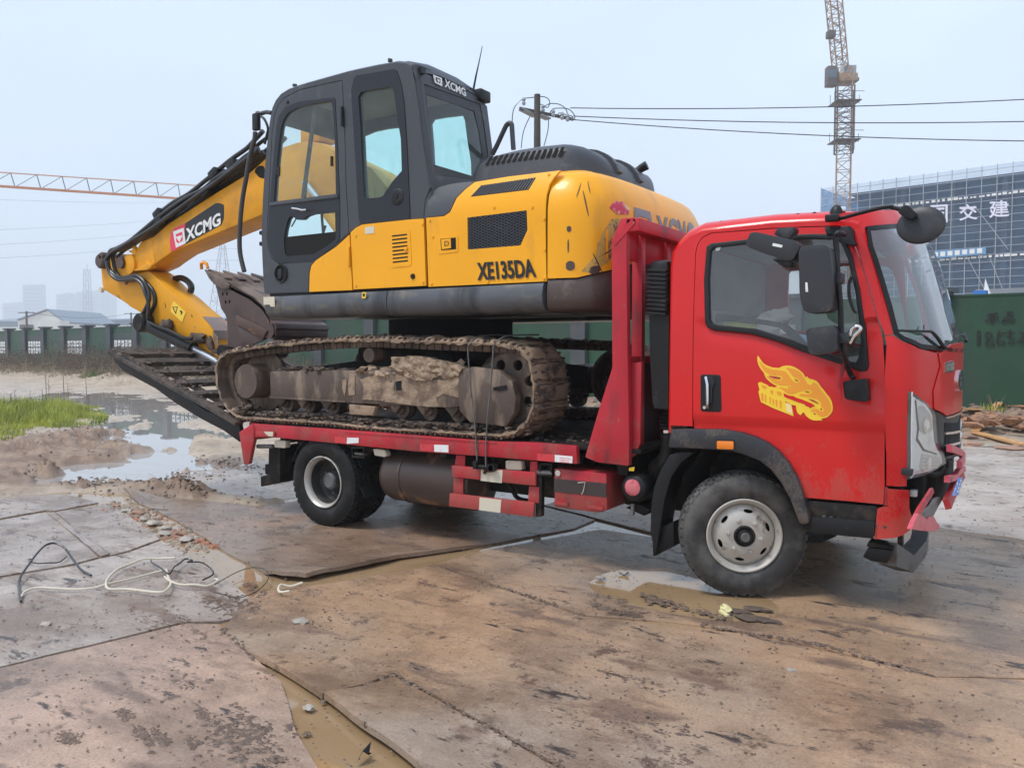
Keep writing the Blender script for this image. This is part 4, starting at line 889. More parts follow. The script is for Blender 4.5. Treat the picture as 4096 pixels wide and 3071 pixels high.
# inner liner (dark)
bm=bmesh.new()
R=[]
for x,z in [(-.40,.5),(-.38,.75),(-.25,.93),(0,.99),(.25,.93),(.42,.75),(.5,.5)]: R.append([(x,.03,z),(x,.55,z)])
bobj('arch_liner',loft([[a for a,b in R],[b for a,b in R]],caps=False,closed=False),M['void'],T)
fv=[(-0.406,0.905),(-0.316,0.906),(-0.412,0.825),(-0.479,0.728),(-0.525,0.567),(-0.551,0.407),(-0.571,0.273),(-0.585,0.205),(-0.61,0.159),(-0.616,0.267),(-0.631,0.331),(-0.627,0.504),(-0.609,0.638),(-0.562,0.761),(-0.494,0.877)]
prism('front_mudguard',fv,.06,.30,M['black'],T,bev=.01)
prism('mud_flap',[(-0.631,0.331),(-0.476,0.416),(-0.471,0.247),(-0.61,0.159)],.10,.36,M['rubber_dark'],T,bev=.006)
# ---- interior
box('cab_floor',-.42,.84,.10,1.94,1.0,1.06,M['cab_in'],T,0)
box('engine_cover',-.42,.5,.62,1.38,1.06,1.22,M['cab_in'],T,.04)
for y0,y1 in ((.12,.6),(1.38,1.86)):
    s_=box('seat',-.30,.18,y0,y1,1.10,1.26,M['flare'],T,.05); box('seat_back',-.36,-.22,y0,y1,1.22,1.86,M['cab_in'],s_,.05)
box('rear_lining',-.43,-.40,.14,1.95,1.0,2.3,M['cab_in'],T,0)
box('roof_lining',-.38,.55,.16,1.92,2.30,2.32,M['cab_in'],T,0)
prism('dashboard',rounded([(.48,1.2),(.5,1.5),(.62,1.60),(.86,1.62),(.95,1.1),(.5,1.05)],.05),.08,1.92,M['black'],T,bev=.02)
bm=bmesh.new(); pts=[(.40+.06*math.sin(a),1.55+.21*math.cos(a),1.58+.20*math.sin(a)) for a in [k*PI/12 for k in range(24)]]
tube_bm(bm,pts+[pts[0]],.014,8); tube_bm(bm,[(.4,1.36,1.58),(.42,1.55,1.56),(.4,1.74,1.58)],.012,6); tube_bm(bm,[(.42,1.55,1.56),(.6,1.55,1.42)],.03,8)
bobj('steering_wheel',bm,M['black'],T)
bm=bmesh.new()
for (x,z),r in zip([(0.076,1.757),(0.142,1.8),(0.099,1.712),(0.197,1.689),(0.032,1.713)],(.075,.06,.08,.06,.06)): blob(bm,(x,.36,z),r,2,(1.2,1,.9),.3,3)
tag(bobj('plastic_bag',bm,M['cloth']),'crumpled pale plastic bag behind the truck cab side window','bag')
pk=[(0.272,1.677),(0.357,1.595)]
tag(box('cardboard_packet',pk[0][0],pk[1][0],.28,.40,pk[1][1],pk[0][1],M['blue_box'],None,.004,Matrix.Rotation(.2,3,'Y')),'small blue and white packet on the dash side behind the cab window','packet')
# ---- roof bolts, lamp, mirrors
for p in ([(-0.284,2.414),(-0.184,2.425),(0.303,2.431),(0.401,2.43)]):
    lathe('roof_bolt',[(.014,0),(.016,.012),(.011,.022),(.0,.026)],(p[0],.15,p[1]-.022),M['black'],T,10,'z')
rl=[(0.534,2.408)][0]
b=lathe('roof_beacon',[(.045,0),(.045,.012),(.040,.04),(.030,.06),(.012,.072),(.0,.074)],(rl[0],.14,rl[1]-.02),M['black'],T,20,'z')
box('beacon_lens',rl[0]+.01,rl[0]+.05,.12,.16,rl[1]+.005,rl[1]+.04,M['chrome'],b,.008)
q=lambda Y,l:[(x,Y,z) for x,z in l]
# round mirror on its arm
am=[(0.5,2.363),(0.576,2.356)]
ra=tube('round_mirror_arm',q(-.0,[(0.51,2.357),(0.581,2.356)])+q(-.08,[(0.665,2.359)])+q(-.2,[(0.848,2.369),(0.895,2.362),(0.946,2.339)]),.011,M['black'],T,8,5)
box('arm_clamp',*( [am[0][0],am[1][0]] ),-.03,.03,am[0][1]-.02,am[0][1]+.02,M['black'],ra,.006)
rc=[(1.041,2.246)][0]; rr=abs([(0.919,2.256)][0][0]-[(1.158,2.236)][0][0])/2
bm=bmesh.new()
lathe_bm(bm,[(0,-.012),(rr*.5,-.011),(rr*.9,-.006),(rr*.97,.0),(rr*1.0,.012),(rr*.96,.02),(0,.02)],(0,0,0),40,'y')
for v in bm.verts: v.co=Vector((rc[0],-.3,rc[1]))+Matrix.Rotation(-.08,3,'Z')@(Matrix.Rotation(-.12,3,'X')@Vector((v.co.x*1.0,v.co.y,v.co.z*.85)))
rm=bobj('round_mirror',bm,M['flare'],T,50)
prism('mirror_boss',rounded([(0.939,2.312),(0.958,2.339),(0.983,2.348),(1.032,2.295),(1.009,2.266),(0.951,2.298)],.02),-.36,-.31,M['black'],rm,bev=.014)
# upper wide mirror
um=rounded([(0.128,2.205),(0.153,2.266),(0.185,2.269),(0.41,2.204),(0.437,2.165),(0.402,2.101),(0.383,2.093),(0.217,2.148),(0.148,2.182)],.02)
m1=prism('wide_mirror',um,-.34,-.18,M['flare'],T,bev=.03)
prism('mirror_bracket',rounded([(0.261,2.306),(0.362,2.306),(0.358,2.277),(0.322,2.237),(0.24,2.271)],.01),-.16,-.06,M['flare'],m1,bev=.008)
prism('mirror_bracket',rounded([(0.271,2.112),(0.383,2.091),(0.379,2.06),(0.325,2.068)],.01),-.30,-.2,M['black'],m1,bev=.01)
panel('mirror_label',rounded([(0.286,2.198),(0.341,2.182),(0.336,2.167),(0.282,2.182)],.004),-.3425,.003,M['white'],m1)
# main mirror: rounded tall housing
m2=prism('main_mirror',rounded([(0.434,2.141),(0.448,2.166),(0.568,2.17),(0.6,2.145),(0.618,2.001),(0.615,1.811),(0.597,1.797),(0.496,1.789),(0.463,1.81),(0.443,1.893)],.03),-.36,-.2,M['flare'],T,bev=.035)
panel('mirror_label',rounded([(0.474,1.964),(0.485,1.963),(0.49,1.91),(0.476,1.91)],.003),-.3625,.003,M['white'],m2)
m3=prism('kerb_mirror',rounded([(0.476,1.693),(0.491,1.707),(0.621,1.723),(0.638,1.696),(0.642,1.586),(0.624,1.572),(0.509,1.557),(0.49,1.581)],.025),-.34,-.2,M['flare'],T,bev=.03)
# mirror bracket tube
tb=tube('mirror_arm',q(-.1,[(0.625,2.25)])+q(-.2,[(0.615,2.247),(0.598,2.223),(0.606,2.137)])+q(-.24,[(0.622,2),(0.637,1.847),(0.643,1.714),(0.655,1.638),(0.664,1.562)])+q(-.15,[(0.661,1.504)])+q(-.06,[(0.664,1.448),(0.683,1.419)]),.016,M['black'],T,10,5)
prism('arm_clamp',rounded([(0.611,2.017),(0.652,2.015),(0.653,1.957),(0.612,1.956)],.006),-.275,-.205,M['flare'],tb,bev=.008)
prism('arm_clamp',rounded([(0.626,1.678),(0.687,1.684),(0.689,1.629),(0.631,1.619)],.006),-.275,-.205,M['flare'],tb,bev=.008)
tube('clamp_lever',q(-.22,[(0.683,1.667),(0.698,1.705),(0.724,1.718),(0.742,1.704),(0.725,1.681),(0.703,1.657),(0.686,1.624)]),.012,M['chrome'],tb,8,4)
prism('upper_mirror_base',rounded([(0.587,2.309),(0.64,2.308),(0.652,2.286),(0.657,2.232),(0.675,2.197),(0.652,2.192),(0.605,2.211),(0.59,2.252)],.015),-.08,-.0,M['black'],T,bev=.012)
prism('upper_mirror_base',rounded([(0.484,2.322),(0.581,2.314),(0.586,2.272),(0.496,2.276)],.01),-.02,-.001,M['black'],T,bev=.004)
prism('lower_mirror_base',rounded([(0.629,1.405),(0.76,1.421),(0.77,1.287),(0.643,1.3)],.02),-.10,-.0,M['black'],T,bev=.018)
tube('antenna_hook',q(-.0,[(0.652,2.011),(0.637,1.977),(0.64,1.898),(0.665,1.818),(0.681,1.808)]),.010,M['black'],T,6,4)
tb2=tube('red_ribbon',q(-.12,[(0.651,1.518),(0.633,1.483),(0.623,1.424),(0.615,1.375),(0.626,1.356),(0.629,1.288)]),[.012,.014,.008,.010,.004,.002]+[.004]*0,M['frame_red'],None,5)
tag(tb2,'dark red ribbon tied round the foot of the mirror arm','ribbon')
# ---- flame decal on the door (flat print)
dl=lambda pts:[pts]
def decal(name,pts,m,Y,par): return panel(name,rounded(pts,.006,3),Y,.0008,m,par)
fd=decal('flame_decal',[(0.109,1.552),(0.124,1.528),(0.143,1.502),(0.169,1.487),(0.2,1.476),(0.243,1.473),(0.256,1.483),(0.281,1.489),(0.309,1.488),(0.336,1.479),(0.361,1.464),(0.385,1.443),(0.401,1.416),(0.406,1.427),(0.419,1.412),(0.436,1.408),(0.46,1.401),(0.475,1.387),(0.487,1.367),(0.508,1.343),(0.526,1.319),(0.541,1.301),(0.553,1.277),(0.559,1.247),(0.558,1.222),(0.546,1.2),(0.526,1.181),(0.502,1.174),(0.492,1.172),(0.503,1.163),(0.476,1.161),(0.449,1.16),(0.425,1.17),(0.406,1.186),(0.395,1.203),(0.39,1.209),(0.374,1.187),(0.356,1.201),(0.348,1.223),(0.347,1.245),(0.315,1.251),(0.281,1.272),(0.285,1.252),(0.32,1.25),(0.333,1.179),(0.285,1.197),(0.207,1.225),(0.132,1.26),(0.116,1.329),(0.125,1.329),(0.112,1.379),(0.129,1.385),(0.158,1.373),(0.174,1.366),(0.183,1.355),(0.199,1.358),(0.212,1.351),(0.233,1.361),(0.211,1.37),(0.189,1.385),(0.167,1.404),(0.154,1.426),(0.149,1.442),(0.13,1.464),(0.113,1.492),(0.105,1.527)],M['flame_y'],-.0035,door)
decal('flame_fill',[(0.118,1.521),(0.131,1.504),(0.163,1.477),(0.201,1.463),(0.251,1.459),(0.282,1.453),(0.3,1.432),(0.313,1.41),(0.328,1.395),(0.344,1.384),(0.359,1.384),(0.366,1.396),(0.362,1.405),(0.343,1.414),(0.325,1.423),(0.309,1.444),(0.294,1.463),(0.278,1.471),(0.297,1.476),(0.327,1.47),(0.358,1.455),(0.379,1.436),(0.396,1.409),(0.41,1.381),(0.428,1.372),(0.44,1.379),(0.441,1.391),(0.461,1.385),(0.473,1.373),(0.494,1.34),(0.518,1.313),(0.536,1.286),(0.549,1.253),(0.551,1.225),(0.537,1.2),(0.508,1.183),(0.479,1.188),(0.46,1.215),(0.443,1.211),(0.431,1.214),(0.445,1.23),(0.472,1.231),(0.493,1.214),(0.508,1.217),(0.507,1.236),(0.492,1.244),(0.492,1.269),(0.474,1.287),(0.435,1.298),(0.39,1.303),(0.36,1.308),(0.375,1.321),(0.405,1.316),(0.435,1.323),(0.439,1.335),(0.42,1.347),(0.39,1.34),(0.363,1.33),(0.33,1.316),(0.302,1.315),(0.277,1.33),(0.258,1.346),(0.234,1.351),(0.258,1.355),(0.295,1.347),(0.318,1.355),(0.31,1.369),(0.283,1.367),(0.252,1.366),(0.214,1.379),(0.186,1.401),(0.167,1.417),(0.173,1.423),(0.195,1.411),(0.227,1.396),(0.255,1.396),(0.265,1.412),(0.251,1.428),(0.214,1.427),(0.182,1.433),(0.157,1.448),(0.137,1.473),(0.121,1.502)],M['flame_o'],-.0048,fd)
for pts in ([(0.176,1.426),(0.214,1.421),(0.248,1.417),(0.255,1.41),(0.248,1.405),(0.22,1.406),(0.195,1.414)],[(0.332,1.409),(0.343,1.406),(0.357,1.398),(0.356,1.392),(0.344,1.395)],[(0.294,1.358),(0.303,1.361),(0.311,1.358),(0.303,1.354)],[(0.393,1.334),(0.411,1.336),(0.429,1.33),(0.42,1.327),(0.405,1.329)],
    [(0.27,1.321),(0.284,1.313),(0.308,1.305),(0.33,1.304),(0.345,1.295),(0.375,1.287),(0.406,1.275),(0.442,1.261),(0.46,1.245),(0.442,1.242),(0.429,1.231),(0.421,1.242),(0.397,1.247),(0.405,1.253),(0.345,1.271),(0.275,1.297)],[(0.415,1.289),(0.444,1.286),(0.471,1.271),(0.482,1.259),(0.466,1.265),(0.436,1.279)],[(0.45,1.204),(0.458,1.206),(0.464,1.201),(0.459,1.195),(0.452,1.196)],[(0.487,1.236),(0.494,1.237),(0.5,1.229),(0.497,1.22),(0.49,1.229)]):
    decal('flame_gap',pts,M['frame_red'] if len(pts)!=16 else M['red'],-.0058,fd)
for pts in ([(0.132,1.317),(0.146,1.315),(0.15,1.266),(0.137,1.267)],[(0.156,1.308),(0.165,1.308),(0.167,1.257),(0.16,1.258)],[(0.184,1.296),(0.194,1.29),(0.194,1.252),(0.188,1.251)],[(0.203,1.284),(0.213,1.281),(0.213,1.243),(0.207,1.242)],[(0.222,1.278),(0.235,1.277),(0.234,1.234),(0.226,1.235)],[(0.247,1.274),(0.26,1.271),(0.26,1.226),(0.251,1.227)],[(0.134,1.368),(0.168,1.359),(0.165,1.34),(0.142,1.346)],[(0.19,1.337),(0.209,1.335),(0.206,1.309),(0.193,1.312)],[(0.228,1.332),(0.259,1.324),(0.259,1.301),(0.234,1.31)]):
    decal('flame_letter',pts,M['flame_o'],-.0050,fd)
decal('flame_pale',[(0.284,1.264),(0.315,1.25),(0.327,1.191),(0.29,1.208)],M['flame_pale'],-.0048,fd)
# ---- wheels
def tyre_bm(R,r,w,blocks=44,ribs=True):
    bm=bmesh.new(); h=w/2
    lathe_bm(bm,[(r,-h*.72),(r+.012,-h*.86),(r+(R-r)*.35,-h*1.0),(r+(R-r)*.62,-h*1.02),(R-.035,-h*.93),(R-.012,-h*.80),(R-.006,-h*.5),(R-.006,h*.5),(R-.012,h*.80),(R-.035,h*.93),(r+(R-r)*.62,h*1.02),(r+(R-r)*.35,h*1.0),(r+.012,h*.86),(r,h*.72)],(0,0,0),64,'y',closed=True)
    for k in range(blocks):
        a=2*PI*k/blocks
        for row,(y0,y1) in enumerate(((-.84,-.50),(-.44,-.05),(.05,.44),(.50,.84))):
            aa=a+(PI/blocks if row%2 else 0); da=2*PI/blocks*.36
            V=[]
            for (rr,k1) in ((R-.02,1),(R+.006,.9)):
                for (ang,yy) in ((aa-da*k1,y0),(aa+da*k1,y0),(aa+da*k1,y1),(aa-da*k1,y1)):
                    drop=.012 if abs(yy)>.8 else 0
                    V.append(bm.verts.new(((rr-drop)*math.cos(ang),yy*h,(rr-drop)*math.sin(ang))))
            for f in ((4,5,6,7),(0,1,5,4),(1,2,6,5),(2,3,7,6),(3,0,4,7)): bm.faces.new([V[i] for i in f])
    return bm
def placed(o,loc,parent,rot=0):
    o.matrix_basis=Matrix.Translation(loc)@Matrix.Rotation(rot,4,'Z')
    if parent is not None: setpar(o,parent)
    return o
# front wheel
RW=.400
def front_wheel(loc,flip):
    w_=bobj('front_wheel',tyre_bm(RW,.235,.215),M['rubber'],None,40)
    placed(w_,loc,T,(PI if flip else 0)+math.radians(26))
    def sub(o): o.parent=w_; o.matrix_parent_inverse=Matrix(); return o
    sub(lathe('rim',[(.222,.05),(.222,-.075),(.236,-.085),(.240,-.098),(.232,-.102),(.224,-.098),(.216,-.085),(.206,-.075),(.200,-.05),(.198,.05)],(0,0,0),M['rim'],None,56,'y',closed=True))
    prof=lambda r: -.055-.05*max(0,math.cos(min(1,max(0,(r-.09)/.11))*PI/2))*1.0+ (.0 if r<.19 else (r-.19)*1.2)
    holes=[]
    for k in range(6):
        a=math.radians(81+60*k); c=Vector((math.cos(a),math.sin(a)))*.158; t=Vector((-math.sin(a),math.cos(a))); n=Vector((math.cos(a),math.sin(a)))
        holes.append([tuple(c+t*.030*math.cos(b)*(1.0)+n*.012*math.sin(b)) for b in [j*PI/8 for j in range(16)]])
    circ=lambda r,n=48:[(r*math.cos(2*PI*j/n),r*math.sin(2*PI*j/n)) for j in range(n)]
    bm=shell([circ(.205),circ(.062)]+holes,lambda u,v,w:(u,prof(math.hypot(u,v))-w,v),.008,step=.016)
    sub(bobj('rim_disc',bm,M['rim'],None,50))
    sub(lathe('brake_drum',[(.19,-.02),(.17,-.035),(0,-.035)],(0,0,0),M['void'],None,32,'y'))
    hub=sub(lathe('hub',[(.068,-.08),(.068,-.112),(.060,-.118),(.052,-.116),(.05,-.10)],(0,0,0),M['chassis'],None,32,'y',closed=True))
    sub(lathe('hub_cap',[(.046,-.08),(.046,-.130),(.040,-.142),(.026,-.146),(0,-.147)],(0,0,0),M['black'],None,32,'y'))
    sub(lathe('hub_cap_face',[(.030,-.14),(.030,-.149),(.026,-.152),(0,-.152)],(0,0,0),M['steel_grey'],None,24,'y'))
    for k in range(6):
        a=math.radians(51+60*k); sub(lathe('wheel_nut',[(.014,-.09),(.014,-.118),(.010,-.124),(0,-.125)],(.104*math.cos(a),0,.104*math.sin(a)),M['rim'],None,6,'y'))
    return w_
front_wheel((-.02,.14,.392),False); front_wheel((0,1.87,.392),True)
# rear duals
def rear_wheel(loc,flip,outer=True):
    w_=bobj('rear_wheel',tyre_bm(RW,.235,.215),M['rubber_dark'],None,40)
    placed(w_,loc,T,PI if flip else 0)
    def sub(o): o.parent=w_; o.matrix_parent_inverse=Matrix(); return o
    sub(lathe('rim',[(.222,.09),(.222,-.075),(.230,-.085),(.234,-.100),(.226,-.104),(.216,-.094),(.206,-.080),(.200,-.06),(.198,-.03),(.196,-.03),(.194,.09)],(0,0,0),M['rim'],None,56,'y',closed=True))
    if outer:
        sub(lathe('rim_well',[(.197,-.05),(.190,.05),(.165,.075),(.10,.085),(.085,.06),(0,.06)],(0,0,0),M['rim_dark'],None,40,'y',cap0=False))
        h=sub(lathe('hub',[(.082,.07),(.082,-.005),(.074,-.02),(.055,-.03),(.052,-.024),(0,-.024)],(0,0,0),M['steel_grey'],None,28,'y'))
        for k in range(6):
            a=math.radians(30+60*k); sub(lathe('wheel_nut',[(.014,.07),(.014,.035),(.008,.028),(0,.028)],(.118*math.cos(a),0,.118*math.sin(a)),M['steel_grey'],None,6,'y'))
    return w_
for y,f,o_ in ((.13,False,True),(.37,False,False),(1.87,True,True),(1.63,True,False)): rear_wheel((-3.77,y,.396),f,o_)
lathe('rear_axle',[(.07,.3),(.07,1.7)],(-3.77,0,.4),M['chassis'],T,12,'y'); lathe('rear_differential',[(0,.78),(.16,.85),(.19,1.0),(.16,1.15),(0,1.22)],(-3.77,0,.4),M['chassis'],T,16,'y')
lathe('front_axle',[(.05,.3),(.05,1.7)],(0,0,.36),M['chassis'],T,12,'y')
# ---- chassis rails, bed
for y in (.62,1.30): box('chassis_rail',-4.75,.8,y,y+.08,.62,.84,M['chassis'],T,.006)
for x in (-4.4,-3.3,-2.5,-1.7,-.9): box('cross_member',x,x+.08,.1,1.9,.70,.83,M['chassis'],T,.004)
box('gearbox',-1.2,.1,.72,1.28,.35,.75,M['chassis'],T,.06); box('propshaft',-3.6,-1.2,.96,1.04,.45,.53,M['chassis'],T,.02)
dk=box('bed_deck',-4.66,-.70,.05,2.15,.865,.898,M['chassis'],T,.004)
# mud film clods on deck
cl_=Clods()
for k in range(260):
    cl_.add((random.uniform(-4.6,-.8),random.uniform(.08,.9),.90),random.uniform(.008,.03),(1,1,.5))
tag(cl_.build('deck_mud',M['mud_dark'],dk),kind='stuff')
railp=[(-4.667,0.879),(-3.04,0.887),(-1.865,0.885),(-1.604,0.896),(-1.448,0.898),(-1.177,0.895),(-1.168,0.766),(-1.865,0.763),(-2.648,0.752),(-3.592,0.759),(-4.365,0.763),(-4.644,0.746)]
rail=prism('side_rail',railp,0,.05,M['frame_red'],T,bev=.006)
panel('side_rail_lip',[(-3.459,0.873),(-1.865,0.879),(-1.865,0.866),(-3.459,0.859)],-.004,.01,M['frame_red'],rail)
prism('side_rail',[(x,z) for x,z in railp],2.10,2.15,M['frame_red'],T,bev=.006)
prism('rear_rail_end',[(-4.656,0.88),(-4.852,0.786),(-4.787,0.477),(-4.716,0.486),(-4.638,0.73),(-4.636,0.833)],-.012,.03,M['frame_red'],T,bev=.006)
prism('rail_lamp',rounded([(-4.605,0.81),(-4.34,0.816),(-4.348,0.772),(-4.601,0.76)],.004),-.016,-.004,M['frame_red'],rail,bev=.003)
for pr,pc in (([(-3.578,0.819),(-3.427,0.823),(-3.434,0.769),(-3.579,0.766)],[(-3.427,0.82),(-3.289,0.826),(-3.293,0.782),(-3.432,0.766)]),([(-2.613,0.818),(-2.468,0.823),(-2.468,0.765),(-2.614,0.764)],[(-2.466,0.822),(-2.322,0.827),(-2.322,0.769),(-2.466,0.765)]),([(-1.501,0.82),(-1.353,0.822),(-1.356,0.769),(-1.5,0.769)],[(-1.351,0.821),(-1.203,0.82),(-1.206,0.77),(-1.351,0.77)])):
    panel('reflective_tape_red',[pr],-.0045,.002,M['reflect_red'],rail); panel('reflective_tape_white',[pc],-.0045,.002,M['white'],rail)
panel('reflective_tape_white',[(-4.484,0.814),(-4.359,0.819),(-4.365,0.773),(-4.427,0.776),(-4.465,0.795)],-.018,.002,M['cream'],rail)
# small print on the last sticker
for k in range(3): panel('tape_print',[[(u+.006,z) for u,z in [(-1.318,0.804),(-1.221,0.803),(-1.221,0.799),(-1.318,0.8)]] if k==0 else [(u,z-.014*k) for u,z in [(-1.311,0.804),(-1.228,0.803),(-1.228,0.799),(-1.31,0.8)]]],-.0048,.0005,M['pink_red'],rail)
# side marker lamps under the rail
for pts in ([(-4.423,0.727),(-4.267,0.733),(-4.273,0.665),(-4.42,0.662)],[(-3.174,0.734),(-3.045,0.733),(-3.025,0.693),(-3.039,0.672),(-3.158,0.679)],[(-1.815,0.737),(-1.674,0.745),(-1.67,0.675),(-1.815,0.671)]):
    l=prism('side_lamp',rounded(pts,.012),.05,.11,M['cream'],T,bev=.012)
# brackets
for pts in ([(-3.423,0.737),(-3.27,0.747),(-3.267,0.645),(-3.412,0.642)],[(-1.509,0.743),(-1.4,0.749),(-1.4,0.651),(-1.509,0.649)]):
    inn=shrink(pts,.02); panel('lashing_bracket',[pts,inn],.04,.08,M['chassis'],T)
for pts,r in (([(-3.393,0.677),(-3.265,0.678)],.014),([(-1.531,0.668),(-1.402,0.673)],.022),([(-4.669,0.654),(-4.451,0.669)],.02)):
    tube('lashing_roller',[(p[0],.06,p[1]) for p in pts],r,M['steel_grey'],T,12)
lathe('roller_bolt',[(.024,-.0),(.024,.05)],([(-1.345,0.683)][0][0],.03,[(-1.345,0.683)][0][1]),M['chrome'],T,6,'y')
# rope winch ratchet
wr=bmesh.new()
for pts in ([(-2.071,0.722),(-2.033,0.725),(-2.037,0.661),(-2.068,0.663)],[(-1.935,0.707),(-1.884,0.709),(-1.881,0.66),(-1.926,0.664)]):
    b=shell([pts],ypl(-.03),.08); bm_join(wr,b)
a_,b_=[(-2.06,0.678),(-1.912,0.679)]; tube_bm(wr,[(a_[0],.0,a_[1]),(b_[0],.0,b_[1])],.018,12); lathe_bm(wr,[(.03,-.03),(.03,-.01)],(b_[0]+.02,0,b_[1]),12,'y')
tube_bm(wr,[(b_[0]-.05,0,b_[1]-.01),(b_[0]-.06,-.01,b_[1]-.05)],.012,6)
bobj('lashing_winch',wr,M['chassis'],T)
# side guard
gd=bmesh.new()
G1=prism('side_guard',[(-2.313,0.663),(-1.53,0.673),(-1.528,0.573),(-2.304,0.572)],.02,.045,M['frame_red'],T,bev=.004)
prism('guard_rail',[(-2.332,0.439),(-1.54,0.447),(-1.55,0.337),(-2.339,0.334)],.02,.045,M['frame_red'],G1,bev=.004)
prism('guard_post',[(-2.312,0.564),(-2.217,0.564),(-2.221,0.439),(-2.317,0.436)],.048,.06,M['frame_red'],G1,bev=.003)
prism('guard_post',[(-2.287,0.746),(-2.198,0.746),(-2.202,0.66),(-2.302,0.662)],.048,.06,M['frame_red'],G1,bev=.003)
prism('guard_post',[(-1.604,0.561),(-1.515,0.562),(-1.518,0.44),(-1.613,0.44)],.048,.06,M['frame_red'],G1,bev=.003)
prism('guard_post',[(-1.591,0.75),(-1.531,0.749),(-1.531,0.671),(-1.598,0.671)],.048,.06,M['frame_red'],G1,bev=.003)
prism('guard_post',[(-1.531,0.704),(-1.494,0.704),(-1.499,0.341),(-1.55,0.333)],.05,.10,M['chassis'],G1,bev=.003)
panel('guard_tape_white',[[(-2.021,0.668),(-1.98,0.64),(-1.946,0.637),(-1.895,0.661),(-1.82,0.667),(-1.828,0.567),(-2.026,0.568)]],.0165,.002,M['cream'],G1)
panel('guard_tape_white',[[(-2.035,0.437),(-1.832,0.439),(-1.842,0.337),(-2.042,0.337)]],.0165,.002,M['cream'],G1)
# tank (brown drum, axis along the truck)
tx0,tx1=[(-3.184,0.494)][0][0],[(-2.298,0.571)][0][0]+.15
tz=[(-2.885,0.712),(-2.889,0.247)]
zc=(tz[0][1]+tz[1][1])/2+.0; tr_=.235
lathe('air_tank',[(0,tx0+.0),(tr_*.6,tx0+.01),(tr_*.92,tx0+.05),(tr_,tx0+.10),(tr_,tx0+.26),(tr_+.008,tx0+.265),(tr_+.008,tx0+.285),(tr_,tx0+.29),(tr_,tx1-.1),(tr_*.92,tx1-.05),(0,tx1)],(0,.06+tr_,.50),M['brown_metal'],T,40,'x',smooth=50)
# red side tool box / battery cover
prism('tool_box',[(-1.382,0.714),(-0.956,0.713),(-0.948,0.452),(-1.026,0.426),(-1.379,0.427)],.04,.34,M['frame_red'],T,bev=.01)
panel('tool_box_band',[(-1.381,0.64),(-0.956,0.643),(-0.953,0.545),(-1.379,0.544)],.036,.01,mat('box_band',(.05,.035,.033),.5,vary=.2),T)
tbx=prism('guard_rail_short',[(-1.512,0.693),(-1.382,0.69),(-1.382,0.657),(-1.512,0.652)],.08,.10,M['chassis'],T,bev=.003)
bm=bmesh.new()
for a,b in (([(-1.374,0.464),(-1.261,0.461)]),([(-1.098,0.465),(-0.976,0.461)])): bar('tool_box_lip',(a[0],.034,a[1]),(b[0],.034,b[1]),.012,.022,M['frame_red'],T)

tube('loose_wire',q(.03,[(-1.178,0.628),(-1.119,0.636)])+q(.02,[(-1.128,0.575),(-1.142,0.548)]),.003,M['cream'],T,5)
# dark bits under the truck behind the guard
bm=bmesh.new()
bx(bm,-2.35,-1.3,.35,.8,.42,.80,.03); tube_bm(bm,smooth_path([(-2.1,.3,.7),(-1.9,.25,.5),(-1.85,.3,.4),(-1.7,.4,.38)],5),.018,8); bx(bm,-2.2,-2.12,.28,.34,.5,.62,.004)
bobj('under_frame_gear',bm,M['chassis'],T)
# headboard
hbp=[(-0.904,2.336),(-0.817,2.332),(-0.804,1.46),(-0.894,1.459)]
hb_o=prism('headboard',rounded([(-0.904,2.338),(-0.831,2.479),(-0.734,2.477),(-0.725,2.437),(-0.791,2.384),(-0.794,2.264),(-0.779,1.502),(-0.764,0.967),(-0.767,0.787),(-1.007,0.793),(-1.103,0.822),(-1.002,1.147),(-0.894,1.459)],.008),0,.05,M['frame_red'],T,bev=.006)
# plate behind the post (far) and beam
x0,x1=-.90,-.82
pt=[(-0.899,2.407),(-0.734,2.452)]
xa=hbp[0][0]; ztop=[(-0.734,2.475)][0][1]
box('headboard_beam',-.80,-.70,.0,2.1,ztop-.09,ztop-.0,M['frame_red'],hb_o,.008)
box('headboard_top_plate',-.84,-.82,.05,2.1,ztop-.27,ztop-.05,M['frame_red'],hb_o,.004)
bm=bmesh.new(); beam(bm,(-.89,.02,ztop-.16),(-.74,.02,ztop-.02),.05,.04); bobj('headboard_brace',bm,M['frame_red'],hb_o)
for y in (.235,.70,1.2,1.7,2.06):
    box('headboard_post',-.86,-.78,y,y+.06,.9,ztop-.05,M['frame_red'],hb_o,.006)
zr=[(-0.795,1.519)][0][1]
box('headboard_rail',-.87,-.79,.04,2.1,zr-.03,zr+.02,M['frame_red'],hb_o,.005)
box('headboard_panel',-.84,-.83,.04,2.1,.9,zr-.03,mat('headboard_dark',(.13,.018,.028),.5,vary=.2,col2=(.05,.03,.03),scale=5),hb_o,.002)
prism('headboard_foot',[(-0.8,1.489),(-0.703,1.5),(-0.709,0.941),(-0.75,0.854),(-0.791,0.826)],.06,.10,M['frame_red'],hb_o,bev=.004)
prism('far_headboard_post',[(-.90,.8),(-.90,ztop-.15),(-.80,ztop),(-.70,ztop),(-.70,.8)],2.08,2.13,M['frame_red'],hb_o)
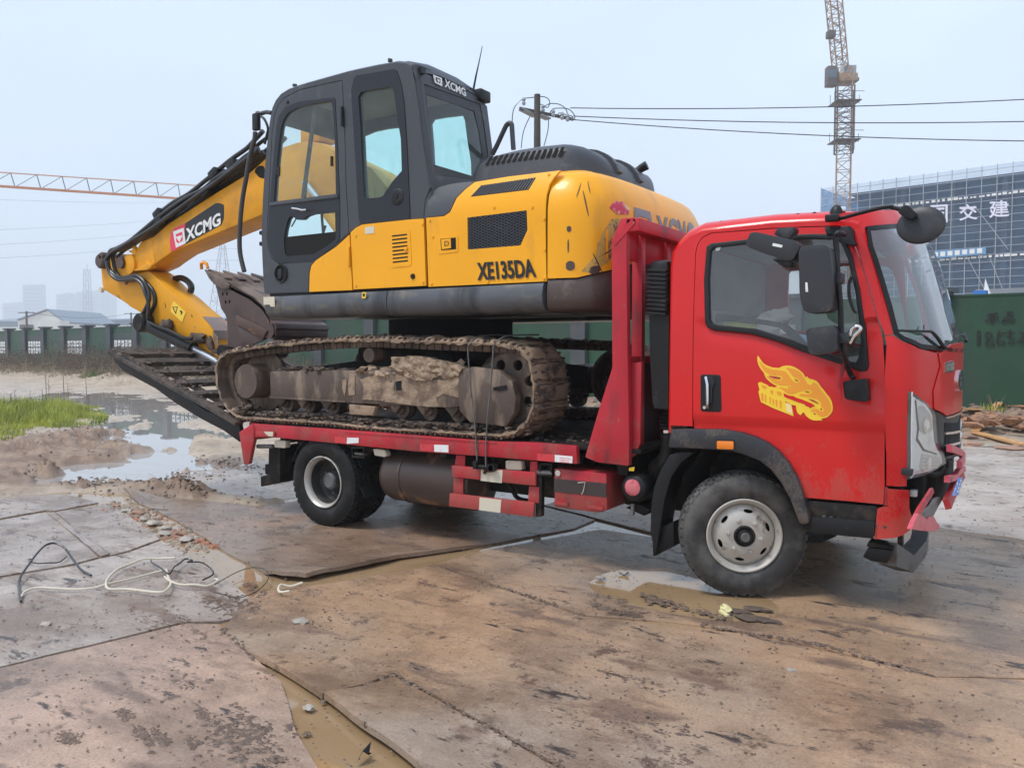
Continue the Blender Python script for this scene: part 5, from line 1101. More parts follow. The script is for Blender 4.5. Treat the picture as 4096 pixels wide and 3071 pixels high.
# air intake stack
st=[(-0.676,2.132),(-0.541,2.125)]; sx0,sx1=st[0][0],st[1][0]+.01
ztp,zb=[(-0.62,2.194),(-0.611,1.18)][0][1],[(-0.62,2.194),(-0.611,1.18)][1][1]
zl=[(-0.617,1.822)][0][1]
cap=box('intake_stack',sx0,sx1,.10,.40,zl,ztp,M['black'],T,.035)
bm=bmesh.new()
n=11; zz0=[(-0.619,2.123)][0][1]
for k in range(n):
    z=zz0-(zz0-zl-.01)*k/(n-1); bx(bm,sx0-.006,sx1-.01,.085,.30,z-.010,z+.006,.004,Matrix.Rotation(.10,3,'Y'))
bobj('intake_louvres',bm,M['black'],cap)
loft_s=[]
for z,dx in ((zl,0),(zl-.3,.01),(zb+.05,.03),(zb,.045)):
    loft_s.append([(sx0+dx,.12,z),(sx1,.12,z),(sx1,.38,z),(sx0+dx,.38,z)])
bobj('intake_duct',loft(loft_s),M['black'],cap)
xm=(sx0+sx1)/2+.02
pr=[]
z=zb
for k in range(7): pr+=[(.055,z),(.066,z-.010),(.055,z-.02)]; z-=.022
bm=bmesh.new(); lathe_bm(bm,pr,(xm,.25,0),20,'z'); bobj('intake_bellows',bm,M['black'],cap)
tube('intake_elbow',[(xm,.25,z+.01),(xm,.25,z-.15),(xm-.03,.26,z-.24),(xm-.10,.3,z-.30)],[.052,.052,.07,.075],M['chassis'],cap,16,4)
lathe('hose_clamp',[(.058,-.01),(.058,.01)],(xm,.25,z-.01),M['chrome'],cap,20,'z')
# air filter canister with red end
fc=[(-0.752,0.626),(-0.848,0.616),(-0.767,0.705)]; fr=abs(fc[0][0]-fc[1][0])
ca_=lathe('air_filter',[(0,.04),(fr*.75,.04),(fr*.95,.055),(fr*1.04,.085),(fr*1.04,.13),(fr*.9,.14),(fr*.9,.55),(0,.56)],(fc[0][0],0,fc[0][1]),M['black'],T,36,'y',smooth=50)
lathe('filter_cover',[(fr*.60,.041),(fr*.60,.033),(fr*.5,.028),(0,.027)],([(-0.753,0.633)][0][0],0,[(-0.753,0.633)][0][1]),mat('filter_red',(.62,.16,.18),.5,col2=(.45,.05,.08),scale=22,lo=.5,hi=.6),ca_,32,'y')
panel('filter_tag',rounded([(-0.777,0.769),(-0.736,0.778),(-0.742,0.748),(-0.779,0.747)],.003),.03,.004,M['flame_y'],ca_)
tube('drain_valve',q(.08,[(-0.772,0.51),(-0.769,0.484),(-0.774,0.436)]),[.018,.013,.02],M['steel_grey'],T,10)
prism('under_bracket',[(-0.782,0.49),(-0.691,0.458),(-0.737,0.405),(-0.789,0.42),(-0.886,0.451)],.2,.5,M['chassis'],T,bev=.01)
# rear mudguards + flap
bm=bmesh.new(); R=[]
for a in [math.radians(d) for d in (20,40,60,80,100,120,140,160)]: R.append(((-3.77+.46*math.cos(a)),.40+.44*math.sin(a)))
for k in range(len(R)-1): beam(bm,(R[k][0],.32,R[k][1]),(R[k+1][0],.32,R[k+1][1]),.008,.50,up=(0,1,0))
bobj('rear_mudguard',bm,M['rubber_dark'],T)
strip('rear_mud_flap',q(.30,[(-3.453,0.52),(-3.397,0.44),(-3.342,0.362),(-3.302,0.3)]),.45,.012,M['rubber_dark'],up=(0,1,0))
prism('tail_bracket',[(-4.62,0.646),(-4.454,0.649),(-4.473,0.318),(-4.743,0.245),(-4.746,0.346),(-4.636,0.373)],.15,.5,M['chassis'],T,bev=.006)
box('tail_beam',-4.78,-4.66,.05,2.12,.72,.88,M['frame_red'],T,.008); box('rear_bumper_bar',-4.74,-4.66,.2,1.95,.36,.46,M['chassis'],T,.006)
# ---- raised loading ramp
rpA=Vector(( [(-6.99,1.537)][0][0],0,[(-6.99,1.537)][0][1])); rpB=Vector(([(-4.859,0.84)][0][0],0,[(-4.859,0.84)][0][1]))
prism('ramp_side',[(-7.018,1.547),(-6.754,1.505),(-6.304,1.336),(-6.025,1.218),(-5.674,1.094),(-5.396,0.979),(-4.868,0.857),(-4.842,0.787),(-4.862,0.689),(-5.093,0.785),(-5.478,0.894),(-5.883,1.036),(-6.2,1.168),(-6.531,1.266),(-6.783,1.342),(-6.934,1.435)],0,.05,M['black'],T,bev=.006)
mudm=M['mud_dark']
bm=bmesh.new(); beam(bm,rpA+Vector((0,.0,.01)),rpB+Vector((0,.0,.03)),.10,.03); bobj('ramp_flange',bm,mat('ramp_steel',(.09,.067,.055),.6,vary=.2,col2=(.028,.024,.022),scale=6,lo=.45,hi=.6,bump=.4,bscale=20),T)
rmt=bpy.data.materials['ramp_steel']
dv=(rpB-rpA)
for y in (1.0,2.05):
    bm=bmesh.new(); beam(bm,rpA+Vector((0,y,-.04)),rpB+Vector((0,y,-.04)),.06,.13); bobj('ramp_rail',bm,rmt,T)
for k in range(7):
    t=(k+.02)/6.6; p=rpA+dv*t
    bm=bmesh.new(); beam(bm,p+Vector((0,.02,0)),p+Vector((0,2.05,0)),.11 if k else .20,.05,up=dv.cross(Vector((0,1,0)))); bobj('ramp_rung',bm,rmt,T)
for k in range(3):
    y=.35+.6*k; bm=bmesh.new(); beam(bm,rpA+dv*.1+Vector((0,y,-.05)),rpB+Vector((0,y,-.05)),.05,.05); bobj('ramp_stringer',bm,rmt,T)
cl_=Clods()
for k in range(500):
    t=random.random(); p=rpA+dv*t+Vector((0,random.choice((random.uniform(0,.08),random.uniform(0,2))),.03)); cl_.add(p,random.uniform(.01,.035),(1,1,.6))
tag(cl_.build('ramp_mud',M['mud_dark'],T),kind='stuff')

def side_curve(z):
    t=(z-1.30)/.7; return .030*t*t if t>0 else .022*t*t
def tumble(o):
    me_=o.data
    for v in me_.vertices:
        if v.co.y<.6: v.co.y+=side_curve(min(2.35,max(.55,v.co.z)))*(1-max(0,v.co.y)/.6)
    for c_ in bpy.data.objects:
        if c_.parent==o and c_.type=='MESH': tumble(c_)
for o in [o for o in bpy.data.objects if o.parent==T and o.name.split('.')[0] in ('door','cab_side_frame','windscreen_pillar','corner_panel','cab_roof','bumper_corner','bumper_gap_trim','windscreen_header','upper_mirror_base','lower_mirror_base')]: tumble(o)

# ================================================================ EXCAVATOR
X_=thing('excavator','yellow and grey tracked excavator riding on the flatbed truck, muddy tracks, boom folded back','excavator',(-3.2,1.2,.90))
YF=-.02
# ---- tracks
path=[(-5.077,1.565),(-4.781,1.607),(-4.422,1.64),(-3.987,1.668),(-3.342,1.693),(-2.992,1.687),(-2.642,1.673),(-2.24,1.662),(-1.847,1.649),(-1.701,1.63),(-1.605,1.589),(-1.55,1.51),(-1.519,1.403),(-1.501,1.284),(-1.51,1.164),(-1.542,1.069),(-1.605,0.992),(-1.684,0.94),(-1.782,0.909),(-2.102,0.901),(-2.46,0.899),(-2.84,0.893),(-3.246,0.896),(-3.679,0.908),(-4.143,0.906),(-4.641,0.901),(-4.824,0.899),(-4.943,0.921),(-5.09,1.021),(-5.176,1.142),(-5.212,1.248),(-5.22,1.355),(-5.207,1.453),(-5.161,1.515)]
def polyresamp(p,n,off=0):
    P_=[Vector(q) for q in p]+[Vector(p[0])]; L=[0]
    for i in range(1,len(P_)): L.append(L[-1]+(P_[i]-P_[i-1]).length)
    out=[]
    for k in range(n):
        s=(k+off)/n*L[-1]; i=0
        while L[i+1]<s: i+=1
        out.append(P_[i].lerp(P_[i+1],(s-L[i])/(L[i+1]-L[i])))
    return out,L[-1]
NS=52
fine,LEN=polyresamp(path,NS*4)
# smooth the loop
for _ in range(3): fine=[(fine[i-1]+fine[i]*2+fine[(i+1)%len(fine)])/4 for i in range(len(fine))]
pitch=LEN/NS
def shoe_mesh(seed):
    random.seed(seed); bm=bmesh.new(); SW=.50
    # local: x along travel, y across (0..SW), z outwards
    bx(bm,-pitch*.47,pitch*.49,0,SW,-.022,-.006,.003)
    for xx,hh in ((-pitch*.36,.016),(0,.014),(pitch*.36,.016)): bx(bm,xx-.008,xx+.008,0,SW,-.008,hh,.003)
    bx(bm,-pitch*.45,pitch*.45,.17,.21,-.075,-.02,.008); bx(bm,-pitch*.45,pitch*.45,.29,.33,-.075,-.02,.008)
    return bm
def mud_cake(seed,thick):
    random.seed(seed); bm=bmesh.new(); n=5; my=11
    g=[[None]*(my+1) for _ in range(n+1)]
    for i in range(n+1):
        for j in range(my+1):
            x=-pitch*.5+pitch*i/n; y=-.008+.516*j/my
            nn=noise.noise(Vector((x*16+seed*3.1,y*9,seed)))+.5*noise.noise(Vector((x*40,y*30+seed,1)))
            z=-.004+thick*(.9+1.1*nn) if 0<i<n and 0<j<my else -.010+.012*nn*thick/.02
            g[i][j]=bm.verts.new((x+.006*nn,y+.012*nn,z))
    for i in range(n):
        for j in range(my): bm.faces.new((g[i][j],g[i+1][j],g[i+1][j+1],g[i][j+1]))
    # ragged rim hanging over the outer edge
    rim=[]
    for i in range(n+1):
        nn=noise.noise(Vector((i*.8,seed*1.7,3))); rim.append(bm.verts.new((g[i][0].co.x,-.004,-.020-.016*abs(nn)*thick/.015)))
    for i in range(n): bm.faces.new((rim[i],rim[i+1],g[i+1][0],g[i][0]))
    return bm
SM=[]; CM=[]
for s_ in range(4):
    o=bobj('track_shoe',shoe_mesh(s_+1),M['track_steel'],None); SM.append(o.data); bpy.data.objects.remove(o)
    o=bobj('mud_cake',mud_cake(s_+5,.026),M['mud_shoe'],None,60); CM.append(o.data); bpy.data.objects.remove(o)
random.seed(11)
for side_y,sgn in ((0,1),(2.42,-1)):
    for k in range(NS):
        p=fine[k*4]; t=(fine[(k*4+1)%len(fine)]-fine[k*4-1]).normalized()
        n=Vector((-t.y,t.x)); 
        # outward
        cc=Vector((-3.15,1.28)); 
        if n.dot(p-Vector((min(max(p.x,-4.8),-1.5),1.28)))<0: n=-n
        xa=Vector((n.y,0,-n.x)); za=Vector((n.x,0,n.y)); ya=za.cross(xa)
        if ya.y*sgn<0: xa=-xa; ya=za.cross(xa)
        mw=Matrix(((xa.x,ya.x,za.x,p.x-n.x*.012),(xa.y,ya.y,za.y,side_y),(xa.z,ya.z,za.z,p.y-n.y*.012),(0,0,0,1)))
        s=bpy.data.objects.new('track_shoe',random.choice(SM)); C.link(s); s.matrix_basis=mw; setpar(s,X_)
        m_=bpy.data.objects.new('mud_cake',random.choice(CM)); C.link(m_); m_.parent=s
# inner chain (links under the shoes)
def trackframe(y0,s):
    # y0 = outer face, s=+1 grows away from viewer
    Y=lambda d:y0+s*d
    ya,yb=sorted((Y(.16),Y(.34)))
    # chain
    ch=bmesh.new()
    for k in range(0,len(fine),2):
        p=fine[k]; t=(fine[(k+1)%len(fine)]-fine[k-1]).normalized(); n=Vector((-t.y,t.x))
        if n.dot(p-Vector((min(max(p.x,-4.8),-1.5),1.28)))<0: n=-n
        c=p-n*.065; lathe_bm(ch,[(.0,ya-.01),(.022,ya-.01),(.022,yb+.01),(0,yb+.01)],(c.x,0,c.y),8,'y')
        b=bmesh.new(); bx(b,-.036,.036,-.02,.02,-.028,.028,.008); 
        R_=Matrix(((t.x,0,n.x),(0,1,0),(t.y,0,n.y)))
        for v in b.verts: v.co=R_@v.co+Vector((c.x,Y(.15),c.y))
        bm_join(ch,b)
    tag(bobj('track_chain',ch,M['track_steel'],X_),kind='stuff')
near=True
trackframe(0,1); trackframe(2.42,-1)
def undercarriage(y0,s):
    pr=lambda name,poly,d0,d1,m,par=X_,bev=.006: prism(name,poly,*sorted((y0+s*d0,y0+s*d1)),m,par,bev)
    beamp=[(-4.458,1.375),(-2.254,1.429),(-2.228,1.404),(-2.229,1.133),(-2.372,1.12),(-3.486,1.118),(-4.456,1.129)]
    fr=pr('track_frame',beamp,.04,.40,M['track_steel'])
    pr('frame_lip',[(-4.468,1.142),(-3.486,1.134),(-3.475,1.118),(-4.456,1.122)],.03,.06,M['track_steel'],fr,.003)
    guard=[(-2.216,1.422),(-2.108,1.449),(-1.871,1.427),(-1.739,1.345),(-1.704,1.224),(-1.715,1.121),(-1.789,0.999),(-2.006,1.011),(-2.127,1.014),(-2.232,1.099),(-2.249,1.305)]
    gp_=pr('idler_guard',guard,.02,.10,M['track_steel'],fr,.008)
    if s>0:
        panel('guard_slot',rounded([(-1.906,1.293),(-1.782,1.317),(-1.778,1.283),(-1.848,1.271),(-1.901,1.273)],.005),.012,.004,M['void'],gp_)
        panel('frame_hole',rounded([(-2.906,1.319),(-2.821,1.326),(-2.814,1.246),(-2.9,1.241)],.012),.036,.004,M['void'],fr)
    # toothed/holed wheel at the right end
    cR=[(-1.668,1.289)][0]; cR=(-1.84,1.285)
    rI=.305
    circ=lambda r,n=40:[(cR[0]+r*math.cos(2*PI*j/n),cR[1]+r*math.sin(2*PI*j/n)) for j in range(n)]
    hol=[[(cR[0]+.195*math.cos(a)+.042*math.cos(b),cR[1]+.195*math.sin(a)+.042*math.sin(b)) for b in [2*PI*j/14 for j in range(14)]] for a in [math.radians(d) for d in (18,66,-30,-78,114,162,210,246)]]
    ya,yb=sorted((y0+s*.14,y0+s*.17))
    wh=bobj('idler_wheel',shell([circ(rI)]+hol,lambda u,v,w:(u,ya-w,v),yb-ya),M['track_steel'],X_)
    lathe('wheel_rim',[(rI-.035,-.10),(rI,-.10),(rI,.10),(rI-.035,.10)],(cR[0],y0+s*.24,cR[1]),M['track_steel'],wh,40,'y',closed=True)
    lathe('wheel_hub',[(0,-.08),(.10,-.08),(.12,-.05),(.12,.08),(0,.08)],(cR[0],y0+s*.20,cR[1]),M['track_steel'],wh,24,'y')
    # drum at the left end
    cL=[(-4.806,1.274)][0]; rL=.165
    d0=-.0
    dr=lathe('drive_drum',[(0,-.16),(rL*.97,-.16),(rL,-.150),(rL*1.02,.10),(0,.10)],(cL[0]+.01,y0+s*.19,cL[1]-.0) if s>0 else (cL[0]+.01,y0-.16,cL[1]),M['track_steel'],X_,36,'y')
    lathe('sprocket',[(0,-.02),(.30,-.02),(.30,.02),(0,.02)],(cL[0]+.05,y0+s*.25,cL[1]-.0),M['track_steel'],dr,18,'y')
    # rollers
    for px in (450,570,705,880,1085,1240,1400):
        xx=[(-4.376,1.043),(-4.084,1.055),(-3.769,1.059),(-3.382,1.059),(-2.956,1.057),(-2.652,1.075),(-2.354,1.066)][(450,570,705,880,1085,1240,1400).index(px)]
        r_=lathe('track_roller',[(0,-.09),(.03,-.09),(.045,-.08),(.045,-.05),(.082,-.05),(.082,.05),(.045,.05),(.045,.09),(0,.09)],(xx[0],y0+s*.22,1.075),M['track_steel'],X_,20,'y')
        b=bmesh.new(); bx(b,xx[0]-.05,xx[0]+.05,*sorted((y0+s*.08,y0+s*.12)),1.06,1.16,.012,Matrix.Rotation(PI/4,3,'Y')); bobj('roller_bracket',b,M['track_steel'],r_)
    cr_=[(-3.265,1.533)][0]
    lathe('carrier_roller',[(0,-.12),(.062,-.12),(.066,-.10),(.066,.04),(0,.04)],(cr_[0]+.02,y0+s*.2,cr_[1]),M['track_steel'],X_,24,'y')
    if s>0:
        # dried mud stuck on the frame: a plate-like crust plus clods on top
        crust=[(-3.302,1.324),(-3.135,1.366),(-2.933,1.377),(-2.815,1.362),(-2.661,1.341),(-2.4,1.341),(-2.247,1.373),(-2.235,1.276),(-2.257,1.204),(-2.401,1.225),(-2.474,1.197),(-2.456,1.125),(-2.662,1.124),(-2.935,1.136),(-3.055,1.15),(-3.283,1.154),(-3.261,1.248)]
        cb=shell([crust,[(-2.923,1.317),(-2.838,1.325),(-2.831,1.245),(-2.918,1.239)]],lambda u,v,w:(u+.01*noise.noise(Vector((u*20,v*20,0))),.034-w+.010*noise.noise(Vector((u*14,v*14,5))),v+.01*noise.noise(Vector((u*20,v*20,9)))),.012,step=.02)
        bobj('mud_crust',cb,M['mud_dry'],fr,60)
        cb=shell([[(-3.429,1.376),(-3.369,1.362),(-3.367,1.19),(-3.442,1.183),(-3.448,1.274)],],lambda u,v,w:(u,.034-w,v),.01,step=.02); bobj('mud_crust',cb,M['mud_dry'],fr,60)
        cb=shell([[(-3.521,1.316),(-3.462,1.321),(-3.474,1.242),(-3.492,1.178),(-3.518,1.241)],],lambda u,v,w:(u,.034-w,v),.01,step=.02); bobj('mud_crust',cb,M['mud_dry'],fr,60)
        random.seed(5)
        bm=bmesh.new()
        for i in range(120):
            t=random.random(); p=[(-2.968,1.436),(-2.268,1.403),(-3.297,1.401),(-4.448,1.4)]
            x=random.uniform(p[2][0]-.05,p[1][0]); 
            zt=beamp[0][1]+.0+ (0.10 if x>p[0][0] else .04)*random.random()
            blob(bm,(x,random.uniform(.03,.22),zt),random.uniform(.015,.055),1,(1.2,1,.7),.5,3)
        tag(bobj('mud_heap',bm,M['mud_dry'],fr,60),kind='stuff')
        ledge=shell([[(-2.944,1.521),(-2.643,1.527),(-2.457,1.499),(-2.276,1.472),(-2.197,1.434),(-2.241,1.376),(-2.384,1.342),(-2.421,1.38),(-2.55,1.327),(-2.663,1.324),(-2.797,1.366),(-2.817,1.402),(-2.934,1.438)]],lambda u,v,w:(u,.02-w+.018*noise.noise(Vector((u*12,v*22,5)))+.014*noise.noise(Vector((u*34,v*40,2)))+.006*noise.noise(Vector((u*80,v*90,2))),v+.012*noise.noise(Vector((u*26,v*20,9)))),.10,step=.014)
        bobj('mud_crust',ledge,M['mud_dry'],fr,60)
        bm=bmesh.new()
        for i in range(110):
            p=[(-4.386,1.393),(-3.372,1.4)]
            blob(bm,(random.uniform(p[0][0],p[1][0]),random.uniform(.05,.3),beamp[0][1]+random.uniform(-.015,.04)),random.uniform(.012,.04),1,(1.3,1,.6),.5,3)
        for i in range(150):
            x=random.uniform(-4.85,-1.6); blob(bm,(x,random.uniform(.01,.14),.955+random.uniform(-.01,.03)),random.uniform(.010,.032),1,(1.3,1,.6),.5,3)
        for i in range(30):
            blob(bm,(random.uniform(-5.05,-4.75),random.uniform(.02,.14),random.uniform(.96,1.03)),random.uniform(.015,.045),1,(1.2,1,.7),.5,3)
        tag(bobj('mud_heap',bm,M['mud_dark'],fr,60),kind='stuff')
        bx_=bmesh.new(); blob(bx_,([(-4.965,0.979)][0][0],.05,[(-4.965,0.979)][0][1]),.05,2,(1.3,1,.8),.2,2); bobj('mud_lump',bx_,M['mud_dry'],fr,60)
        q_=[(-3.433,1.105),(-3.128,1.098),(-3.159,1.02),(-3.429,1.02)]
        pr('roller_guard',q_,.03,.09,M['mud_shoe'],fr,.004)
undercarriage(0,1); undercarriage(2.42,-1)
# centre body and turntable
cx0=-3.25
lathe('turntable',[(.66,1.60),(.66,1.70),(.60,1.70),(.60,1.86),(0,1.86)],(-3.22,1.21,0),M['void'],X_,40,'z')
bm=bmesh.new(); bx(bm,-3.8,-2.65,.5,1.9,1.25,1.62,.05)
for sx in (-1,1):
    for sy in (-1,1): beam(bm,(-3.22+sx*.4,1.21+sy*.5,1.40),(-3.22+sx*.95,1.21+sy*.95,1.30),.28,.22)
bobj('centre_frame',bm,M['chassis'],X_)
# ---- upper structure: skirt (round-edged frame along the side)
def skirt(name,x0,x1,z0,z1,m,y=-.05,n=8):
    secs=[]
    for x in [x0+(x1-x0)*i/10 for i in range(11)]:
        dnt=.008*noise.noise(Vector((x*3,0,0)))
        s_=[(x,y+.012,z1),(x,y+.0+dnt,z1-.03),(x,y-.012+dnt,(z0+z1)/2+.02),(x,y-.004+dnt,z0+.06),(x,y+.03,z0+.02),(x,y+.08,z0),(x,y+.5,z0),(x,y+.5,z1)]
        secs.append(s_)
    return bobj(name,loft(secs),m,X_,50)
zt,zb_=2.075,1.862
sk=skirt('side_skirt',[(-4.397,1.983)][0][0],-2.92,zb_,zt-.012,M['skirt'])
skirt('side_skirt',-2.91,-1.425,zb_-.005,zt-.012,M['skirt'],y=-.052)
skirt('side_skirt',-4.4,-1.4,zb_,zt,M['skirt'],y=2.0)
panel('skirt_sticker',[(-4.397,2.06),(-4.25,2.06),(-4.247,1.969),(-4.304,1.972),(-4.313,1.99),(-4.396,1.99)],-.075,.004,M['cream'],sk)
panel('warning_label',rounded([(-3.171,2.06),(-3.128,2.058),(-3.129,2.01),(-3.172,2.009)],.004),-.075,.004,M['flame_y'],sk)
panel('warning_mark',rounded([(-3.164,2.046),(-3.138,2.05),(-3.138,2.023),(-3.157,2.021)],.004),-.077,.002,M['print_black'],sk)
box('platform',-4.45,-1.3,.02,2.4,1.90,2.06,M['chassis'],X_,.01)
# ---- counterweight
cwp=[(-1.405,-.02),(-1.30,-.012),(-1.20,.015),(-1.10,.075),(-1.03,.17),(-.985,.32),(-.955,.55),(-.94,.85),(-.935,1.2)]
cwp=cwp+[(x,2.30-y) for x,y in cwp[-2::-1]]
CU=[0]
for i in range(1,len(cwp)): CU.append(CU[-1]+math.dist(cwp[i],cwp[i-1]))
CUM=CU[8]
def cplan(u):
    i=0
    while i<len(CU)-2 and CU[i+1]<u: i+=1
    t=(u-CU[i])/(CU[i+1]-CU[i]); a,b=cwp[i],cwp[i+1]; return a[0]+(b[0]-a[0])*t,a[1]+(b[1]-a[1])*t
def cins(v):
    if v<2.56: return 0
    t=(v-2.56); return t*t*1.35
def CS(u,v,w=0):
    x,y=cplan(u); a,b=cplan(max(0,u-.05)),cplan(min(CU[-1],u+.05)); t=Vector((b[0]-a[0],b[1]-a[1])).normalized(); n=(t.y,-t.x)
    d=w-cins(v); return (x+n[0]*d,y+n[1]*d,v)
secs=[]
us=[CU[-1]*i/64 for i in range(65)]
def zbot(u):
    k=min(u,CU[-1]-u)/CUM; return 2.095+.17*max(0,min(1,(k-.15)/.5))
for f in (0,.1,.3,.5,.65,.78,.88,.95,1.0):
    secs.append([CS(u,zbot(u)+(2.85-zbot(u))*f) for u in us])
tp=[]
for u in us:
    x,y,z=CS(u,2.85); kk=min(1,min(u,CU[-1]-u)/.5); tp.append((x-.10*kk,y+(1.2-y)*.08,2.895))
secs.append(tp); secs.append([(x-.30*min(1,max(0,(x+1.405)/.2)),1.2+(y-1.2)*.75,2.915) for x,y,z in tp])
cw=bobj('counterweight',loft(secs,caps=False,closed=False),M['yellow'],X_,50)
bm=shell([[(-1.409,2.09),(-1.409,2.82),(-1.40,2.82),(-1.40,2.09)]],lambda u,v,w:(u,.10-w,v),2.2); bobj('counterweight_end',bm,M['void'],cw)
secs=[]
for k,(f,ins) in enumerate(((0,.03),(.12,-.004),(.4,-.012),(.8,-.004),(1.0,.012))):
    r=[]
    for u in us:
        x,y,z=CS(u,2.1,-ins); zz0=1.862; r.append((x,y,zz0+(zbot(u)-.008-zz0)*f))
    secs.append(r)
s0=[(x-.4,1.2+(y-1.2)*.7,z) for x,y,z in secs[0]]
bobj('rear_skirt',loft([s0]+secs,caps=False,closed=False),M['skirt_brown'],X_,50)
def on_cw(name,pts,m,lift=.002,step=None): return bobj(name,shell([pts],lambda u,v,w:CS(u,v,w+lift),.001,step or .05),m,cw)
def u_of(Y):
    i=0
    while cwp[i+1][1]<Y: i+=1
    return CU[i]+(Y-cwp[i][1])/(cwp[i+1][1]-cwp[i][1])*(CU[i+1]-CU[i])
# grey logo on the back
ub=u_of(.50)
zz=2.52
fr_=[(ub,zz+.12),(ub+.26,zz+.12),(ub+.30,zz-.14),(ub-.02,zz-.14)]
bobj('logo_frame',shell([fr_,[(ub+.055,zz+.06),(ub+.215,zz+.06),(ub+.245,zz-.09),(ub+.04,zz-.09)]],lambda u,v,w:CS(u,v,w+.003),.001,.05),M['print_grey'],cw)
text_on('logo_text','XCMG',[(ub+.36,zz-.14),(ub+1.22,zz-.14),(ub+1.22,zz+.16),(ub+.36,zz+.11)],M['print_grey'],cw,offset=.03,func=lambda u,v,w:CS(u,v,w))
# scraped, dented corner of the counterweight
us_=u_of(.20)
on_cw('paint_scrape',[(us_+.0,2.60),(us_+.07,2.655),(us_+.16,2.66),(us_+.24,2.62),(us_+.22,2.575),(us_+.08,2.56)],mat('fresh_red_scrape',(.62,.03,.09),.5,col2=(.75,.6,.35),scale=14,lo=.5,hi=.6),.003)
M['scuff']=mat('scuffed_yellow',(.55,.33,.07),.5,col2=(.14,.07,.04),scale=9,lo=.56,hi=.62,col3=(.30,.18,.07),scale3=22,lo3=.55,hi3=.6,bump=.5,bscale=25)
on_cw('paint_scuff',[(us_-.06,2.42),(us_+.02,2.52),(us_+.20,2.54),(us_+.34,2.49),(us_+.25,2.40),(us_+.10,2.30),(us_-.02,2.20),(us_-.16,2.13),(us_-.22,2.14),(us_-.12,2.25),(us_-.10,2.34)],M['scuff'],.0015)
for (du,z,w_,h_,a) in ((-.30,2.18,.035,.035,0),(-.31,2.44,.018,.022,0),(-.19,2.62,.005,.10,.2),(-.24,2.72,.004,.06,-.3),(-.16,2.74,.004,.05,.1),(-.12,2.15,.05,.03,.4),(-.10,2.20,.006,.08,.5),(-.315,2.32,.006,.05,0),(.10,2.36,.10,.004,.4),(.02,2.30,.12,.005,.6)):
    pts=[(us_+du+math.cos(b)*w_*(1+.3*noise.noise(Vector((b,z,du*9))))*math.cos(a)-math.sin(b)*h_*math.sin(a),z+math.sin(b)*h_*math.cos(a)+math.cos(b)*w_*math.sin(a)*.8) for b in [j*PI/6 for j in range(12)]]
    pts=[(max(.005,u),v) for u,v in pts]
    on_cw('rust_chip',pts,M['bucket'],.0025)
# ---- engine side panels
def bodyf(u,v,w):
    t=max(0,v-2.60); return (u,YF-w+t*t*1.0,v)
def bpanel(name,loops,m,t=.025,par=X_,step=.06,lift=0):
    if not isinstance(loops[0][0],(tuple,list)): loops=[loops]
    return bobj(name,shell(loops,lambda u,v,w:bodyf(u,v,w+lift),t,step),m,par)
vent1=[(-2.031,2.835),(-1.538,2.841),(-1.581,2.751),(-2.109,2.753)]
vent2=[(-2.12,2.593),(-1.583,2.6),(-1.576,2.456),(-1.637,2.348),(-2.116,2.349)]
latch=[(-2.407,2.469),(-2.208,2.468),(-2.206,2.339),(-2.402,2.331)]
hoodp=[(-2.525,2.626),(-2.345,2.624),(-2.287,2.651),(-2.251,2.729),(-2.237,2.761),(-2.173,2.822),(-2.103,2.873),(-1.792,2.881),(-1.344,2.873),(-1.381,2.826),(-1.409,2.772),(-1.42,2.7),(-1.423,2.459),(-1.416,2.143),(-1.413,2.076),(-1.927,2.078),(-2.504,2.081)]
sp=bpanel('side_panel',[hoodp,vent1,vent2],M['yellow'])
gp=[(-2.534,2.631),(-2.527,2.756),(-2.506,2.834),(-2.453,2.872),(-2.344,2.885),(-2.226,2.886),(-2.108,2.877),(-2.18,2.825),(-2.244,2.764),(-2.261,2.73),(-2.294,2.654),(-2.351,2.629)]
bpanel('grey_side_panel',gp,M['cab_grey'])
v1=bpanel('vent_backing',[vent1],M['chassis'],lift=-.03,t=.01,par=sp)
bm=bmesh.new()
n=20
for k in range(n):
    t=(k+.5)/n
    a=Vector(vent1[0]).lerp(Vector(vent1[1]),t); b=Vector(vent1[3]).lerp(Vector(vent1[2]),t)
    pa=Vector(bodyf(a.x,a.y,-.006)); pb_=Vector(bodyf(b.x,b.y,-.006)); beam(bm,pa,pb_,.010,.02,up=(0,1,0))
tag(bobj('vent_slats',bm,M['cab_grey'],sp),kind='stuff')
bpanel('grille_backing',[vent2],M['void'],lift=-.03,t=.01,par=sp)
# woven grille: grid of staggered bars
bm=bmesh.new()
xa,xb=min(p[0] for p in vent2),max(p[0] for p in vent2); za,zb2=min(p[1] for p in vent2),max(p[1] for p in vent2)
x=xa
while x<xb:
    zs=[z/200 for z in range(int(za*200),int(zb2*200)) if inpoly(x,z/200,[vent2])]
    if zs: beam(bm,(x,YF+.012,zs[0]),(x,YF+.012,zs[-1]),.010,.008,up=(0,1,0))
    x+=.026
z=za+.01; r_=0
while z<zb2:
    xs=[x/200 for x in range(int(xa*200),int(xb*200)) if inpoly(x/200,z,[vent2])]
    if xs:
        seg=xs[0]; k=0
        while seg<xs[-1]:
            dz=.005 if k%2 else -.005
            beam(bm,(seg,YF+.006,z+dz),(min(seg+.026,xs[-1]),YF+.006,z+dz),.009,.010,up=(0,1,0)); seg+=.026; k+=1
    z+=.021; r_+=1
tag(bobj('grille_mesh',bm,M['cab_grey'],sp),kind='stuff')
lt=bpanel('latch_surround',rounded(latch,.01),M['yellow'],lift=.004,t=.006,par=sp)
bpanel('latch_pocket',rounded([(-2.378,2.45),(-2.228,2.449),(-2.225,2.359),(-2.372,2.361)],.004),M['void'],lift=.0055,t=.001,par=lt)
